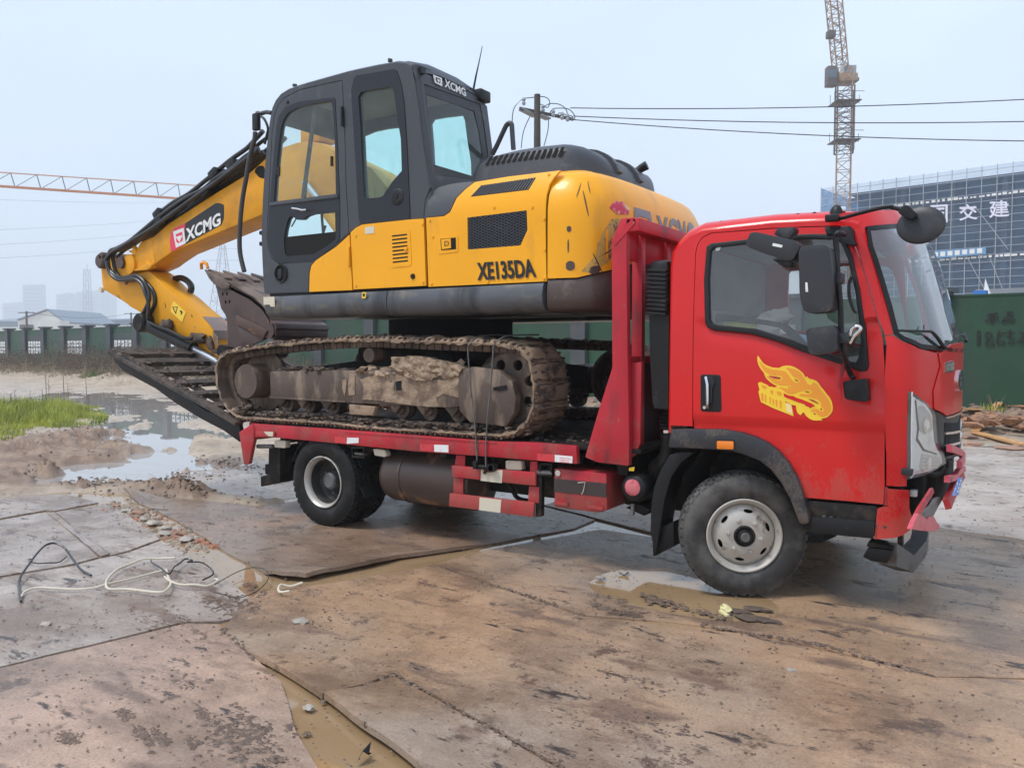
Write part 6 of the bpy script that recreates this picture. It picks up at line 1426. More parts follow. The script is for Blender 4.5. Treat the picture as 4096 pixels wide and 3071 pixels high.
bpanel('latch_plate',rounded([(-2.366,2.445),(-2.274,2.445),(-2.271,2.37),(-2.361,2.367)],.003),M['yellow'],lift=.011,t=.005,par=lt)
text_on('latch_mark','D',[Vector((p[0],YF-.012,p[1])) for p in [(-2.332,2.389),(-2.288,2.39),(-2.288,2.428),(-2.331,2.428)]],M['print_black'],lt)
tq=[Vector((p[0],YF-.003,p[1])) for p in [(-2.022,2.109),(-1.497,2.109),(-1.525,2.244),(-2.03,2.245)]]
text_on('model_text','XE135DA',tq,M['print_black'],sp,offset=.026)
text_on('model_text','XE135DA',[v+Vector((.005,-.001,0)) for v in tq],M['print_black'],sp,offset=.026)
# tool door between cab and engine
td=[(-3.32,2.092),(-2.531,2.091),(-2.552,2.623),(-2.699,2.628),(-3.216,2.63),(-3.283,2.611),(-3.349,2.574)]
tdo=bpanel('tool_door',[td],M['yellow'])
frp=[(-3.857,2.092),(-3.335,2.087),(-3.363,2.558),(-3.41,2.529),(-3.519,2.466),(-3.701,2.392),(-3.774,2.36),(-3.826,2.32),(-3.848,2.255)]
bpanel('cab_skirt_panel',[frp],M['yellow'])
lvp=[(-2.916,2.548),(-2.691,2.553),(-2.674,2.257),(-2.901,2.252)]
lo_=bpanel('louvre_door',rounded(lvp,.03),M['yellow'],lift=.004,t=.006,par=tdo)
rim_=shrink(rounded(lvp,.03),-.004)
for k in range(8):
    a=[(-2.88,2.508),(-2.721,2.51)]; b=[(-2.873,2.295),(-2.711,2.299)]
    t=k/7; p0=Vector(a[0]).lerp(Vector(b[0]),t); p1=Vector(a[1]).lerp(Vector(b[1]),t)
    bpanel('louvre_slot',[(p0.x,p0.y-.006),(p1.x,p1.y-.006),(p1.x,p1.y+.006),(p0.x,p0.y+.006)],M['void'],lift=.005,t=.001,par=lo_,step=None)
bm=bmesh.new(); lathe_bm(bm,[(0,-.02),(.016,-.02),(.018,0)],([(-2.727,2.397)][0][0],YF-.0,[(-2.727,2.397)][0][1]),14,'y'); bobj('latch_knob',bm,M['yellow'],lo_)
bpanel('paper_label',rounded([(-3.181,2.605),(-3.076,2.605),(-3.077,2.546),(-3.179,2.547)],.004),M['cream'],lift=.003,t=.002,par=tdo)
lathe('door_lock',[(0,-.012),(.018,-.012),(.024,0)],([(-2.664,2.171)][0][0],YF,[(-2.664,2.171)][0][1]),M['black'],tdo,16,'y')
for pts in ([(-3.377,2.457),(-3.354,2.455),(-3.348,2.287),(-3.372,2.284)],):
    prism('door_hinge',pts,YF-.02,YF,M['yellow'],tdo,bev=.004)
# dark seams behind the panels
box('seam_backing',-4.40,-1.42,.004,.02,2.065,2.60,M['void'],X_,0)
box('seam_backing',-2.45,-1.42,.06,.08,2.5,2.86,M['void'],X_,0)
# body core
box('engine_bay',-2.42,-1.42,.12,2.28,2.06,2.85,M['yellow'],X_,.05)
box('right_side_body',-3.3,-2.42,1.55,2.40,2.06,2.6,M['yellow'],X_,.05)
bm=bmesh.new()
# sloped top strip closing the panels to the hood
sec=[]
for x in [-2.05,-1.8,-1.42]:
    y_,z_=bodyf(x,2.86,0)[1:]; sec.append([(x,y_+.002,z_+.0),(x,y_+.10,z_+.03),(x,y_+.35,z_+.045),(x,1.2,z_+.05)])
bobj('top_cover',loft(sec,caps=False,closed=False),M['yellow'],X_,50)
# ---- grey engine hood with slots
hs=[]
hp=[(-2.26,2.963),(-2.248,3.023),(-2.204,3.074),(-2.147,3.106),(-2.006,3.132),(-1.868,3.148),(-1.602,3.137),(-1.373,3.121)]
def hsec(x,zt_,zb0,y0=.26,y1=1.75,r=.11):
    out=[(x,y0,zb0)]
    out.append((x,y0+.03,zt_-r))
    for a in range(1,6):
        t=a/5*PI/2; out.append((x,y0+.03+r*(1-math.cos(t))*1.3,zt_-r+r*math.sin(t)))
    for a in range(4,-1,-1):
        t=a/5*PI/2; out.append((x,y1-.03-r*(1-math.cos(t))*1.3,zt_-r+r*math.sin(t)))
    out.append((x,y1,zb0)); return out
HX=[(-2.275,2.98,.02),(-2.27,3.03,.05),(-2.24,3.09,.07),(-2.18,3.135,.09),(-2.05,3.155,.11),(-1.9,3.165,.11),(-1.7,3.165,.11),(-1.5,3.155,.11)]
HR=[(-1.44,3.145,.27,.11),(-1.38,3.13,.30,.11),(-1.32,3.10,.35,.10),(-1.27,3.06,.42,.09),(-1.23,3.01,.50,.08),(-1.20,2.95,.60,.06),(-1.19,2.91,.66,.03)]
hd_=bobj('engine_hood',loft([hsec(x,z,2.84,r=r) for x,z,r in HX]+[hsec(x,z,2.84,y0=y0,y1=2.02-y0,r=r) for x,z,y0,r in HR]+[[(-1.185,.72+.6*i/12,2.86) for i in range(13)]+[(-1.185,1.32,2.84)]],caps=False,closed=False),M['cab_grey'],X_,50)
bm=bmesh.new()
# slots on the near shoulder
def hsurf(z): return .26+.03*max(0,z-2.84)/.21 if z<3.055 else .29+.143*(1-math.sqrt(max(0,1-min(1,(z-3.055)/.11)**2)))
sl=[(-2.176,3.049),(-2.14,3.12),(-1.429,3.099),(-1.454,3.033)]
nS=14
for k in range(nS):
    t0=(k+.12)/nS; t1=(k+.72)/nS
    q4=[]
    for t,(A_,B_) in ((t0,(0,3)),(t1,(0,3)),(t1,(1,2)),(t0,(1,2))):
        p=Vector(sl[A_]).lerp(Vector(sl[B_]),t); q4.append(p)
    bmk=bmesh.new(); L0=[];L1=[]
    for m_ in range(7):
        a=q4[0].lerp(q4[1],m_/6); b=q4[3].lerp(q4[2],m_/6)
        L0.append(bmk.verts.new((a.x,hsurf(a.y)-.006,a.y+.004))); L1.append(bmk.verts.new((b.x,hsurf(b.y)-.006,b.y+.004)))
    for m_ in range(6): bmk.faces.new((L0[m_],L0[m_+1],L1[m_+1],L1[m_]))
    bobj('hood_slot',bmk,M['void'],hd_)
# ribs across the rear slope of the hood
for y in (.72,1.12):
    bm=bmesh.new()
    R=[]
    for x,z in [(-1.9,3.165),(-1.6,3.16),(-1.44,3.145),(-1.38,3.13),(-1.32,3.10),(-1.27,3.06),(-1.23,3.01),(-1.20,2.95)]: R.append((x+.008,y,z+.004))
    for i in range(len(R)-1): beam(bm,R[i],R[i+1],.07,.03)
    bobj('hood_rib',bm,M['cab_grey'],hd_,60)
ex=[(1.679,3.229)]
exo=tube('exhaust_pipe',[(-1.36,1.42,2.9),(-1.36,1.42,3.09),(-1.34,1.43,3.13),(-1.28,1.44,3.16)],[.035,.035,.035,.04],M['black'],X_,16,4)
# handrail on the body
tube('handrail',[(x,.9,z) for x,z in [(-2.518,3.303),(-2.464,3.383),(-2.379,3.521),(-2.357,3.542),(-2.334,3.549),(-2.314,3.533),(-2.308,3.468),(-2.295,3.317)]],.022,M['cab_grey'],X_,10,4)
# ---- cab
cabo=[(-4.47,2.099),(-4.482,2.204),(-4.495,2.435),(-4.5,2.665),(-4.475,2.967),(-4.441,3.267),(-4.403,3.488),(-4.366,3.663),(-4.33,3.777),(-4.284,3.836),(-4.217,3.88),(-4.119,3.904),(-3.969,3.916),(-3.659,3.922),(-3.363,3.927),(-3.1,3.92),(-2.847,3.905),(-2.742,3.877),(-2.681,3.842),(-2.656,3.733),(-2.62,3.531),(-2.574,3.225),(-2.517,2.918),(-2.501,2.864),(-2.552,2.778),(-2.568,2.648),(-2.565,2.632),(-3.235,2.64),(-3.302,2.62),(-3.372,2.581),(-3.429,2.547),(-3.539,2.477),(-3.722,2.403),(-3.801,2.37),(-3.856,2.326),(-3.88,2.251),(-3.887,2.093)]
g1=[(-4.241,3.451),(-4.212,3.581),(-4.178,3.649),(-4.111,3.705),(-3.972,3.727),(-3.805,3.729),(-3.57,3.715),(-3.554,3.583),(-3.538,3.299),(-3.533,2.92),(-4.322,2.93),(-4.298,3.13)]
g2=[(-4.135,2.756),(-4.106,2.778),(-4.07,2.777),(-4.031,2.744),(-3.946,2.737),(-3.893,2.764),(-3.82,2.775),(-3.545,2.769),(-3.542,2.534),(-3.639,2.484),(-3.783,2.433),(-3.813,2.423),(-4.15,2.424),(-4.184,2.453),(-4.195,2.581),(-4.174,2.67)]
g3=[(-3.261,3.696),(-3.228,3.732),(-3.102,3.731),(-2.887,3.718),(-2.863,3.664),(-2.833,3.473),(-2.795,3.281),(-2.787,3.028),(-2.891,2.952),(-2.991,2.848),(-3.037,2.839),(-3.186,2.847),(-3.204,2.884),(-3.22,3.12),(-3.239,3.466)]
dk1=[(-4.278,3.59),(-4.243,3.689),(-4.154,3.756),(-3.971,3.775),(-3.561,3.742),(-3.534,3.732),(-3.508,3.295),(-3.49,2.884),(-3.492,2.531),(-3.549,2.485),(-3.774,2.374),(-3.868,2.359),(-4.268,2.368),(-4.345,2.426),(-4.393,2.505),(-4.414,2.612),(-4.385,2.898),(-4.329,3.253)]
dk3=[(-3.31,3.856),(-3.284,3.877),(-2.868,3.854),(-2.837,3.839),(-2.792,3.731),(-2.758,3.554),(-2.73,3.193),(-2.702,2.633),(-3.248,2.638),(-3.267,2.695),(-3.296,3.129),(-3.342,3.761)]
doorl=[(-4.341,3.555),(-4.309,3.699),(-4.263,3.781),(-4.185,3.842),(-3.969,3.882),(-3.659,3.878),(-3.449,3.872),(-3.439,3.761),(-3.419,3.34),(-3.414,3.003),(-3.384,2.579),(-3.489,2.516),(-3.722,2.41),(-3.826,2.377),(-4.268,2.358),(-4.368,2.419),(-4.416,2.521),(-4.432,2.629),(-4.404,2.9)]
cf=panel('cab_frame',[cabo,doorl,g3],0,.05,M['cab_grey'],X_,step=.15)
cd=panel('cab_door',[shrink(doorl,.006),g1,g2],0,.04,M['cab_grey'],X_,step=.15,bev=0)
panel('door_mask',[dk1,g1,g2],-.004,.01,M['dark_panel'],cd)
panel('door_glass',[g1],.01,0,M['glass_door'],cd); panel('door_glass',[g2],.01,0,M['glass_ex'],cd)
prism('glass_rail',[(-4.369,2.924),(-3.517,2.913),(-3.501,2.888),(-3.502,2.881),(-4.37,2.894)],-.018,.0,M['cab_grey'],cd,bev=.004)
bar('glass_post',([(-3.794,3.72)][0][0],.02,[(-3.794,3.72)][0][1]),([(-3.964,2.932)][0][0],.02,[(-3.964,2.932)][0][1]),.035,.02,M['steel_grey'],cd,up=(0,1,0))
panel('glass_catch',[(-3.596,3.25),(-3.572,3.247),(-3.573,3.162),(-3.597,3.165)],-.004,.012,M['black'],cd); panel('glass_catch',[(-4.28,3.245),(-4.24,3.24),(-4.246,3.157),(-4.282,3.158)],-.004,.012,M['black'],cd)
tube('door_handle',[(x,-.03,z) for x,z in [(-4.055,2.843),(-3.987,2.831),(-3.924,2.814),(-3.871,2.812)]],.008,M['chrome'],cd,6)
panel('window_mask',[dk3,g3],-.006,.012,M['dark_panel'],cf); panel('side_glass',[g3],.01,0,M['glass_ex'],cf)
cp=[(-2.838,2.823)][0]; lathe('mask_cap',[(0,-.022),(.018,-.022),(.019,-.014),(.05,-.018),(.07,-.008),(.072,.0)],(cp[0],0,cp[1]),M['black'],cf,28,'y')
vp=[(-4.236,2.272)][0]; vr=lathe('round_vent',[(.085,-.006),(.080,-.016),(.070,-.012),(.066,.03)],(vp[0],0,vp[1]),M['black'],cf,28,'y',closed=True); lathe('vent_insert',[(0,-.002),(.070,-.002),(.070,.002),(0,.002)],(vp[0],0,vp[1]),M['void'],vr,24,'y'); box('vent_flap',vp[0]-.055,vp[0]+.01,-.006,0,vp[1]-.05,vp[1]+.05,M['dark_panel'],vr,.01)
for pts in ([(-3.46,3.653),(-3.437,3.646),(-3.431,3.474),(-3.454,3.481)],):
    prism('cab_hinge',pts,-.03,.0,M['flare'],cd,bev=.005)
lathe('door_bolt',[(0,-.01),(.012,-.01),(.014,0)],([(-4.125,3.794)][0][0],0,[(-4.125,3.794)][0][1]),M['black'],cd,8,'y')
# far side of the cab
panel('cab_frame',[[p for p in cabo],g1,g3,g2],.96,.03,M['cab_grey'],X_)
panel('far_glass',[g1],.97,0,M['glass_ex'],cf); panel('far_glass',[g3],.97,0,M['glass_ex'],cf)
# roof skin
prof=[(-4.495,2.435),(-4.5,2.665),(-4.475,2.967),(-4.441,3.267),(-4.403,3.488),(-4.366,3.663),(-4.33,3.777),(-4.284,3.836),(-4.217,3.88),(-4.119,3.904),(-3.969,3.916),(-3.659,3.922),(-3.363,3.927),(-3.1,3.92),(-2.847,3.905),(-2.742,3.877),(-2.681,3.842)]
def offs2(prof,d):
    out=[]
    for i,p in enumerate(prof):
        a=Vector(prof[max(i-1,0)]);b=Vector(prof[min(i+1,len(prof)-1)]); t=(b-a).normalized(); n=Vector((-t.y,t.x))
        if n.dot(Vector(p)-Vector((-3.5,3.0)))<0: n=-n
        out.append((p[0]+n.x*d,p[1]+n.y*d))
    return out
S_=[]
for y,d in ((0,0),(.012,.012),(.035,.022),(.08,.03),(.2,.034),(.49,.036),(.78,.034),(.90,.03),(.945,.022),(.968,.012),(.98,0)):
    S_.append([(x,y,z) for x,z in offs2(prof[5:],d)])
bobj('cab_roof',loft(S_,caps=False,closed=False),M['cab_grey'],X_,50)
# rear wall on its leaning plane
RX0,RK=-2.515,-.152
def rearf(u,v,w): return (RX0+RK*(v-3)+w,u,v)
rw_out=[(-0.025,3.811),(0.04,3.806),(0.211,3.814),(0.552,3.827),(0.878,3.809),(0.899,3.755),(0.909,3.311),(0.746,3.031),(0.013,2.865),(0.005,2.983)]
rw_frame=[(0.047,3.717),(0.44,3.735),(0.874,3.756),(0.897,3.606),(0.901,3.294),(0.653,3.035),(0.046,2.98),(0.025,3),(0.035,3.349)]
rw_glass=[(0.108,3.639),(0.447,3.657),(0.772,3.667),(0.813,3.512),(0.82,3.278),(0.643,3.067),(0.089,3.066),(0.078,3.184),(0.094,3.416)]
yn=.05
rw_out=[(max(yn,y),z) for y,z in rw_out]
rw_out=[(yn,rw_out[0][1]),rw_out[2],rw_out[3],rw_out[4],(.98,rw_out[4][1]-.05),(.98,2.62),(yn,2.62)]
rwf=[(max(yn+.03,y),z) for y,z in rw_frame]
rwo=bobj('cab_rear_wall',shell([rw_out,rwf],rearf,.04,.12),M['cab_grey'],X_)
bobj('rear_window_frame',shell([shrink(rwf,.003),rw_glass],lambda u,v,w:rearf(u,v,w-.006),.02,.12),M['flare'],rwo)
bobj('rear_glass',shell([rw_glass],lambda u,v,w:rearf(u,v,w-.012),0,.3),M['glass_ex'],rwo)
S_=[]
for z in (2.62,2.9,3.2,3.5,3.7,3.80,3.86):
    xr=RX0+RK*(z-3); S_.append([(xr-.20,.012,z),(xr-.08,.003,z),(xr-.035,.009,z),(xr-.012,.028,z),(xr,.055,z)])
bobj('rear_pillar',loft(S_,caps=False,closed=False),M['cab_grey'],cf,60)
# roof rear slope between roof skin and rear wall
S_=[]
for y,zz_ in ((0.0,3.80),(.05,3.875),(.3,3.92),(.6,3.92),(.93,3.875),(.98,3.8)):
    xr=RX0+RK*(zz_-3); S_.append([(-2.86,y,zz_+.045),(-2.76,y,zz_+.040),(xr-.03,y,zz_+.0),(xr+.005,y,zz_-.07)])
bobj('roof_rear_edge',loft(S_,caps=False,closed=False),M['cab_grey'],cf,60)
tq=[Vector(rearf(y,z,.012)) for y,z in [(0.343,3.761),(0.649,3.757),(0.647,3.829),(0.358,3.835)]]
text_on('rear_logo','XCMG',tq,M['white'],rwo,offset=.03,lift=.002)
bobj('rear_logo_badge',shell([[(0.217,3.761),(0.313,3.757),(0.323,3.829),(0.204,3.826)],[(0.237,3.772),(0.29,3.773),(0.303,3.815),(0.232,3.813)]],lambda u,v,w:rearf(u,v,w+.014),.002),M['white'],rwo)
bobj('rear_logo_badge',shell([[(0.252,3.804),(0.292,3.804),(0.268,3.772)]],lambda u,v,w:rearf(u,v,w+.014),.002),M['white'],rwo)
# lifting eyes and bolts on the roof
for pts in ([(-3.016,3.967),(-3.015,3.998),(-2.983,3.992),(-2.979,3.96)],[(-4.165,3.965),(-4.164,3.99),(-4.125,3.984),(-4.126,3.961)]):
    prism('lifting_eye',pts,.09,.115,M['flare'],X_,bev=.003)
for pts in ([(0.024,3.831),(0.036,3.785),(0.089,3.793),(0.087,3.833)],):
    bobj('roof_hook',shell([pts],lambda u,v,w:rearf(u,v,w+.03),.03),M['black'],X_)
# antenna + rear lamp
aa=[(-2.69,3.872),(-2.666,3.995),(-2.63,4.104),(-2.587,4.21)]; ab=[(-2.67,3.895),(-2.659,3.953),(-2.649,4.005)]
tube('antenna',[(x,.85,z) for x,z in [(-2.69,3.869),(-2.659,3.994),(-2.627,4.103)]+[(-2.589,4.243)]],[.010,.008,.005,.003],M['black'],X_,8)
wl=[(-2.668,3.836)][0]; box('work_lamp',wl[0]-.07,wl[0]+.07,.84,1.0,wl[1]-.05,wl[1]+.05,M['black'],X_,.015)
lathe('lamp_base',[(.03,0),(.03,.05),(0,.05)],(wl[0]-.12,.88,wl[1]-.02),M['black'],X_,12,'z')
# interior
st_=box('operator_seat',-3.35,-2.9,.25,.75,2.5,2.65,M['black'],X_,.05)
box('console',-3.9,-3.0,.12,.25,2.45,2.62,M['flare'],X_,.03)
box('cab_floor',-4.4,-2.6,.03,.95,2.08,2.12,M['black'],X_,0)
box('cab_headliner',-4.1,-2.75,.04,.94,3.84,3.86,M['cab_in'],X_,0)
lev=[]
for y in (.2,.8): tube('control_lever',[(-3.9,y,2.6),(-3.92,y,2.8),(-3.90,y,2.86)],[.012,.012,.022],M['black'],X_,8)
tube('travel_lever',[(-4.2,.4,2.1),(-4.15,.4,2.6),(-4.1,.42,2.75)],.012,M['black'],X_,8)
tube('wiper_arm',[(-4.42,.5,3.3),(-4.40,.45,3.0),(-4.43,.3,2.75)],.008,M['black'],X_,6)
# handrail/hook at cab front with hanging flexible pipe and mirror
mb_=tube('mirror_bracket',[(x,.05,z) for x,z in [(-4.4,3.755),(-4.468,3.773),(-4.56,3.772),(-4.583,3.783),(-4.601,3.783)]],.020,M['cab_grey'],X_,8,3)
box('cab_mirror',*[[(-4.62,4.363),(-4.542,4.347)][i][0] for i in (0,1)],.0,.05,[(-4.609,3.614)][0][1],[(-4.605,3.774)][0][1],M['black'],mb_,.015)
tube('mirror_stay',[(x,.04,z) for x,z in [(-4.56,3.754),(-4.492,3.714),(-4.441,3.623),(-4.461,3.55),(-4.489,3.481)]],.012,M['black'],mb_,6,4)
tube('front_handrail',[(x,.02,z) for x,z in [(-4.594,3.603),(-4.604,3.535),(-4.666,3.404),(-4.724,3.214),(-4.783,3.023),(-4.82,2.828),(-4.84,2.615),(-4.828,2.472),(-4.777,2.319)]],.022,mat('rail_rubber',(.05,.045,.045),.5),X_,8,4)
for p in [(-4.516,2.663),(-4.518,2.562)]: lathe('rubber_stop',[(0,-.02),(.02,-.02),(.02,.02),(0,.02)],(p[0],.02,p[1]),M['black'],X_,10,'y')
# ---- boom
BY0,BY1=1.05,1.42
bo=[(-8.251,2.685),(-8.185,2.818),(-8.069,2.94),(-7.879,2.973),(-7.781,2.989),(-7.492,3.121),(-6.579,3.396),(-5.933,3.575),(-5.691,3.687),(-5.414,3.778),(-5.18,3.801),(-5.003,3.791),(-4.761,3.734),(-4.633,3.655)]+[(-4.1,3.40),(-3.45,2.75),(-3.2,2.45),(-3.15,2.2),(-3.4,2.12),(-3.7,2.3),(-4.3,2.85),(-4.75,2.98)]+[(-5.191,3.165),(-5.754,3.08),(-6.527,2.939),(-7.415,2.774),(-7.665,2.687),(-7.792,2.636),(-8.062,2.575),(-8.213,2.594)]
boom=prism('boom',bo,BY0,BY1,M['boom_yellow'],X_,bev=.012)
# mud-stained underside plate
und=[(-7.415,2.763),(-6.527,2.928),(-5.754,3.07)]
prism('boom_flange',[(-8.198,2.593),(-8.066,2.616),(-7.918,2.659),(-7.914,2.69),(-7.79,2.636),(-7.811,2.601),(-7.905,2.576),(-8.133,2.575)],BY0-.03,BY0+.05,M['boom_yellow'],boom,bev=.006)
panel('boom_weld_strip',[(-7.94,2.932),(-7.811,2.96),(-7.757,2.665),(-7.806,2.644)],BY0-.004,.006,M['boom_yellow'],boom)
panel('access_hole',rounded([(-5.869,3.576),(-5.804,3.627),(-5.691,3.618),(-5.687,3.471),(-5.782,3.495)],.05),BY0-.003,.004,M['void'],boom)
bdg=rounded([(-7.131,3.1),(-6.554,3.285),(-6.485,3.282),(-6.403,3.254),(-6.407,3.101),(-6.455,3.027),(-7.108,2.857),(-7.168,2.839)],.02)
bk=panel('logo_panel',bdg,BY0-.004,.004,M['print_black'],boom)
panel('logo_red_panel',[(-7.423,2.773),(-7.444,2.895),(-7.419,3.004),(-7.341,3.057),(-7.131,3.103),(-7.168,2.839)],BY0-.005,.004,M['pink_red'],boom)
panel('logo_badge',[[(-7.373,3.019),(-7.162,3.048),(-7.123,2.858),(-7.319,2.818)],[(-7.32,2.982),(-7.187,3.004),(-7.178,2.895),(-7.257,2.867),(-7.31,2.886)]],BY0-.007,.002,M['white'],boom)
panel('logo_badge',[(-7.315,2.95),(-7.188,2.964),(-7.248,2.878)],BY0-.007,.002,M['white'],boom)
text_on('logo_text','XCMG',[Vector((x,BY0-.006,z)) for x,z in [(-7.123,2.869),(-6.455,3.027),(-6.46,3.175),(-7.118,3.032)]],M['white'],boom,offset=.035)
# boom tip pin and hose tree
tp_=[(-8.412,2.692)][0]
lathe('boom_pin',[(0,BY0-.08),(.075,BY0-.08),(.075,BY1+.08),(0,BY1+.08)],(tp_[0],0,tp_[1]),M['bucket'],boom,20,'y')
lathe('pin_boss',[(.075,BY0-.04),(.13,BY0-.03),(.13,BY1+.03),(.075,BY1+.04)],(tp_[0]+.12,0,tp_[1]-.02),M['boom_yellow'],boom,24,'y')
prism('boom_ear',[(-8.339,2.848),(-8.255,2.853),(-8.236,2.909),(-8.212,2.901),(-8.173,2.828),(-8.166,2.789),(-8.216,2.783),(-8.273,2.815),(-8.331,2.833)],BY0-.0,BY0+.05,M['yellow'],boom,bev=.006)
# stick (arm)
so_=[(-9.033,2.669),(-9.027,2.697),(-8.966,2.766),(-8.893,2.812),(-8.71,2.743),(-8.546,2.73),(-8.497,2.66),(-8.399,2.557),(-8.197,2.557),(-7.967,2.574),(-7.895,2.542),(-7.731,2.439),(-7.57,2.329),(-7.351,2.219),(-7.13,2.083),(-6.913,1.968),(-6.8,1.894),(-6.689,1.798),(-6.663,1.694),(-6.637,1.613),(-6.583,1.524),(-6.571,1.47),(-6.781,1.541),(-7.245,1.714),(-7.609,1.83),(-7.829,1.892),(-7.987,1.981),(-8.214,2.073),(-8.38,2.131),(-8.43,2.162),(-8.651,2.252),(-8.979,2.374),(-9.011,2.466),(-9.024,2.588)]
stick=prism('stick',so_,1.08,1.40,M['stick_yellow'],X_,bev=.012)
panel('stick_wear_plate',[(-6.675,1.784),(-6.579,1.712),(-6.574,1.613),(-6.637,1.631),(-6.66,1.694)],1.072,.008,M['worn_steel'],stick)
# worn upper face of the stick near the bucket
a_=Vector(so_[17]); b_=Vector(so_[12]); 
wsf=bmesh.new()
e=[Vector(so_[i]) for i in (15,16,17,18)]
R=[]
for p in e: R.append([(p.x+.004,1.10,p.y+.004),(p.x+.004,1.38,p.y+.004)])
bobj('worn_plate',loft([[r[0] for r in R],[r[1] for r in R]],caps=False,closed=False,bm=wsf),M['worn_steel'],stick)
panel('warning_sign',rounded([(-7.436,2.177),(-7.191,2.029),(-7.269,1.909),(-7.497,2.046),(-7.484,2.097)],.02),1.074,.003,M['flame_y'],stick)
panel('warning_triangle',[[(-7.461,2.103),(-7.347,2.102),(-7.391,2.008)],[(-7.438,2.096),(-7.364,2.095),(-7.391,2.034)]],1.072,.002,M['print_black'],stick)
panel('warning_figure',rounded([(-7.31,2.055),(-7.265,2.049),(-7.254,2.021),(-7.3,1.99),(-7.281,2.022),(-7.303,2.036)],.005),1.072,.002,M['print_black'],stick)
panel('stick_scar',rounded([(-7.633,2.16),(-7.607,2.143),(-7.596,2.109),(-7.617,2.084),(-7.606,2.114)],.003),1.0765,.002,M['bucket'],stick); panel('stick_scar',rounded([(-7.08,2.008),(-7.091,1.986),(-7.071,1.962),(-7.066,1.971),(-7.076,1.99)],.003),1.0765,.002,M['bucket'],stick)
for (p,r_) in (([(-8.944,2.75)][0],.10),([(-8.893,2.816)][0],.05)):
    lathe('stick_pin',[(0,1.0),(r_*.8,1.0),(r_,1.02),(r_,1.48),(0,1.48)],(p[0],0,p[1]),M['bucket'],stick,18,'y')
lathe('stick_eye',[(0,1.04),(.035,1.04),(.04,1.08)],([(-8.991,2.373)][0][0],0,[(-8.991,2.373)][0][1]),M['cream'],stick,12,'y')
panel('port_hole',rounded([(-8.479,2.443),(-8.436,2.451),(-8.389,2.44),(-8.446,2.411)],.01),1.070,.012,M['bucket'],stick)
# bucket cylinder
ca,cb_=[(-7.962,1.913),(-6.59,1.462)]
bc_=tube('bucket_cylinder',[(ca[0]+.1,1.02,ca[1]-.05),(ca[0]+(cb_[0]-ca[0])*.72,1.02,ca[1]+(cb_[1]-ca[1])*.72)],.075,M['black'],X_,16)
tube('cylinder_rod',[(ca[0]+(cb_[0]-ca[0])*.7,1.02,ca[1]+(cb_[1]-ca[1])*.7),(cb_[0]+.1,1.02,cb_[1]-.05)],.042,M['rod'],bc_,12)
lathe('cylinder_eye',[(0,.92),(.10,.92),(.12,.94),(.12,1.12),(0,1.14)],(ca[0],0,ca[1]),M['chassis'],bc_,20,'y')
tube('cylinder_pipe',[(x,.94,z) for x,z in [(-7.772,1.916),(-7.523,1.846),(-7.31,1.798),(-7.044,1.713),(-6.87,1.708)]],.022,M['black'],bc_,8,4)
bm=bmesh.new(); blob(bm,([(-6.896,1.713)][0][0],1.02,[(-6.896,1.713)][0][1]),.10,2,(1.3,.8,.6),.5,3); blob(bm,([(-7.512,1.875)][0][0],1.02,[(-7.512,1.875)][0][1]),.085,2,(1.1,.7,.8),.4,3); blob(bm,([(-6.712,1.649)][0][0],1.06,[(-6.712,1.649)][0][1]),.07,2,(1,.4,1.2),.4,3)
tag(bobj('grease_mud',bm,M['mud_dark'],stick,60),kind='stuff')
# links to the bucket
lk=[(-6.565,1.546)][0]
for y in (1.02,1.46): bar('bucket_link',(lk[0],y,lk[1]),(-5.95,y,1.66),.05,.11,M['bucket'],X_,up=(0,1,0))
# boom cylinder behind cab (seen through the windows)
tube('boom_cylinder',[(-3.9,1.0,2.2),(-4.65,1.0,3.0)],.075,M['boom_yellow'],X_,16); tube('boom_cylinder_rod',[(-4.6,1.0,2.95),(-5.0,1.0,3.35)],.04,M['rod'],X_,12)
tube('arm_cylinder',[(-5.0,1.24,3.98),(-6.6,1.24,3.75)],.085,M['cab_grey'],X_,16)
tube('arm_cylinder_rod',[(-6.6,1.24,3.72),(-8.7,1.24,3.0)],.04,M['rod'],X_,10)
bm=bmesh.new(); bx(bm,-5.2,-4.9,1.12,1.36,3.8,4.02,.02); bobj('cylinder_bracket',bm,M['boom_yellow'],boom)
for o_ in [o for o in bpy.data.objects if o.name.startswith('arm_cylinder')]: bpy.data.objects.remove(o_)
# hoses: bundles along the top of the boom
random.seed(3)
hb1=[(-5.693,4),(-5.859,3.92),(-5.976,3.851),(-6.2,3.778),(-6.39,3.698),(-6.542,3.625),(-6.754,3.555),(-7.045,3.443),(-7.345,3.354),(-7.656,3.253)]
hb2=[(-5.722,3.809),(-5.965,3.723),(-6.203,3.632),(-6.475,3.56),(-6.7,3.452),(-7.046,3.38),(-7.47,3.236),(-7.85,3.118),(-8.213,2.974),(-8.486,2.905),(-8.66,2.857),(-8.717,2.742),(-8.652,2.609),(-8.5,2.513),(-8.264,2.502),(-8.081,2.512),(-7.921,2.428),(-7.829,2.301),(-7.817,2.186),(-7.901,2.074),(-8.034,1.971)]
hb3=[(-5.722,3.781),(-6.045,3.639),(-6.312,3.567),(-6.644,3.432),(-7.049,3.299),(-7.566,3.142),(-7.884,3.045),(-8.316,2.903),(-8.557,2.841),(-8.663,2.788),(-8.7,2.711),(-8.636,2.569),(-8.467,2.482),(-8.265,2.473),(-8.098,2.484),(-7.955,2.401),(-7.852,2.282),(-7.825,2.148),(-7.858,1.919)]
hb4=[(-5.735,3.761),(-6.098,3.62),(-6.56,3.473),(-6.931,3.35),(-7.534,3.167),(-8.182,2.933)]
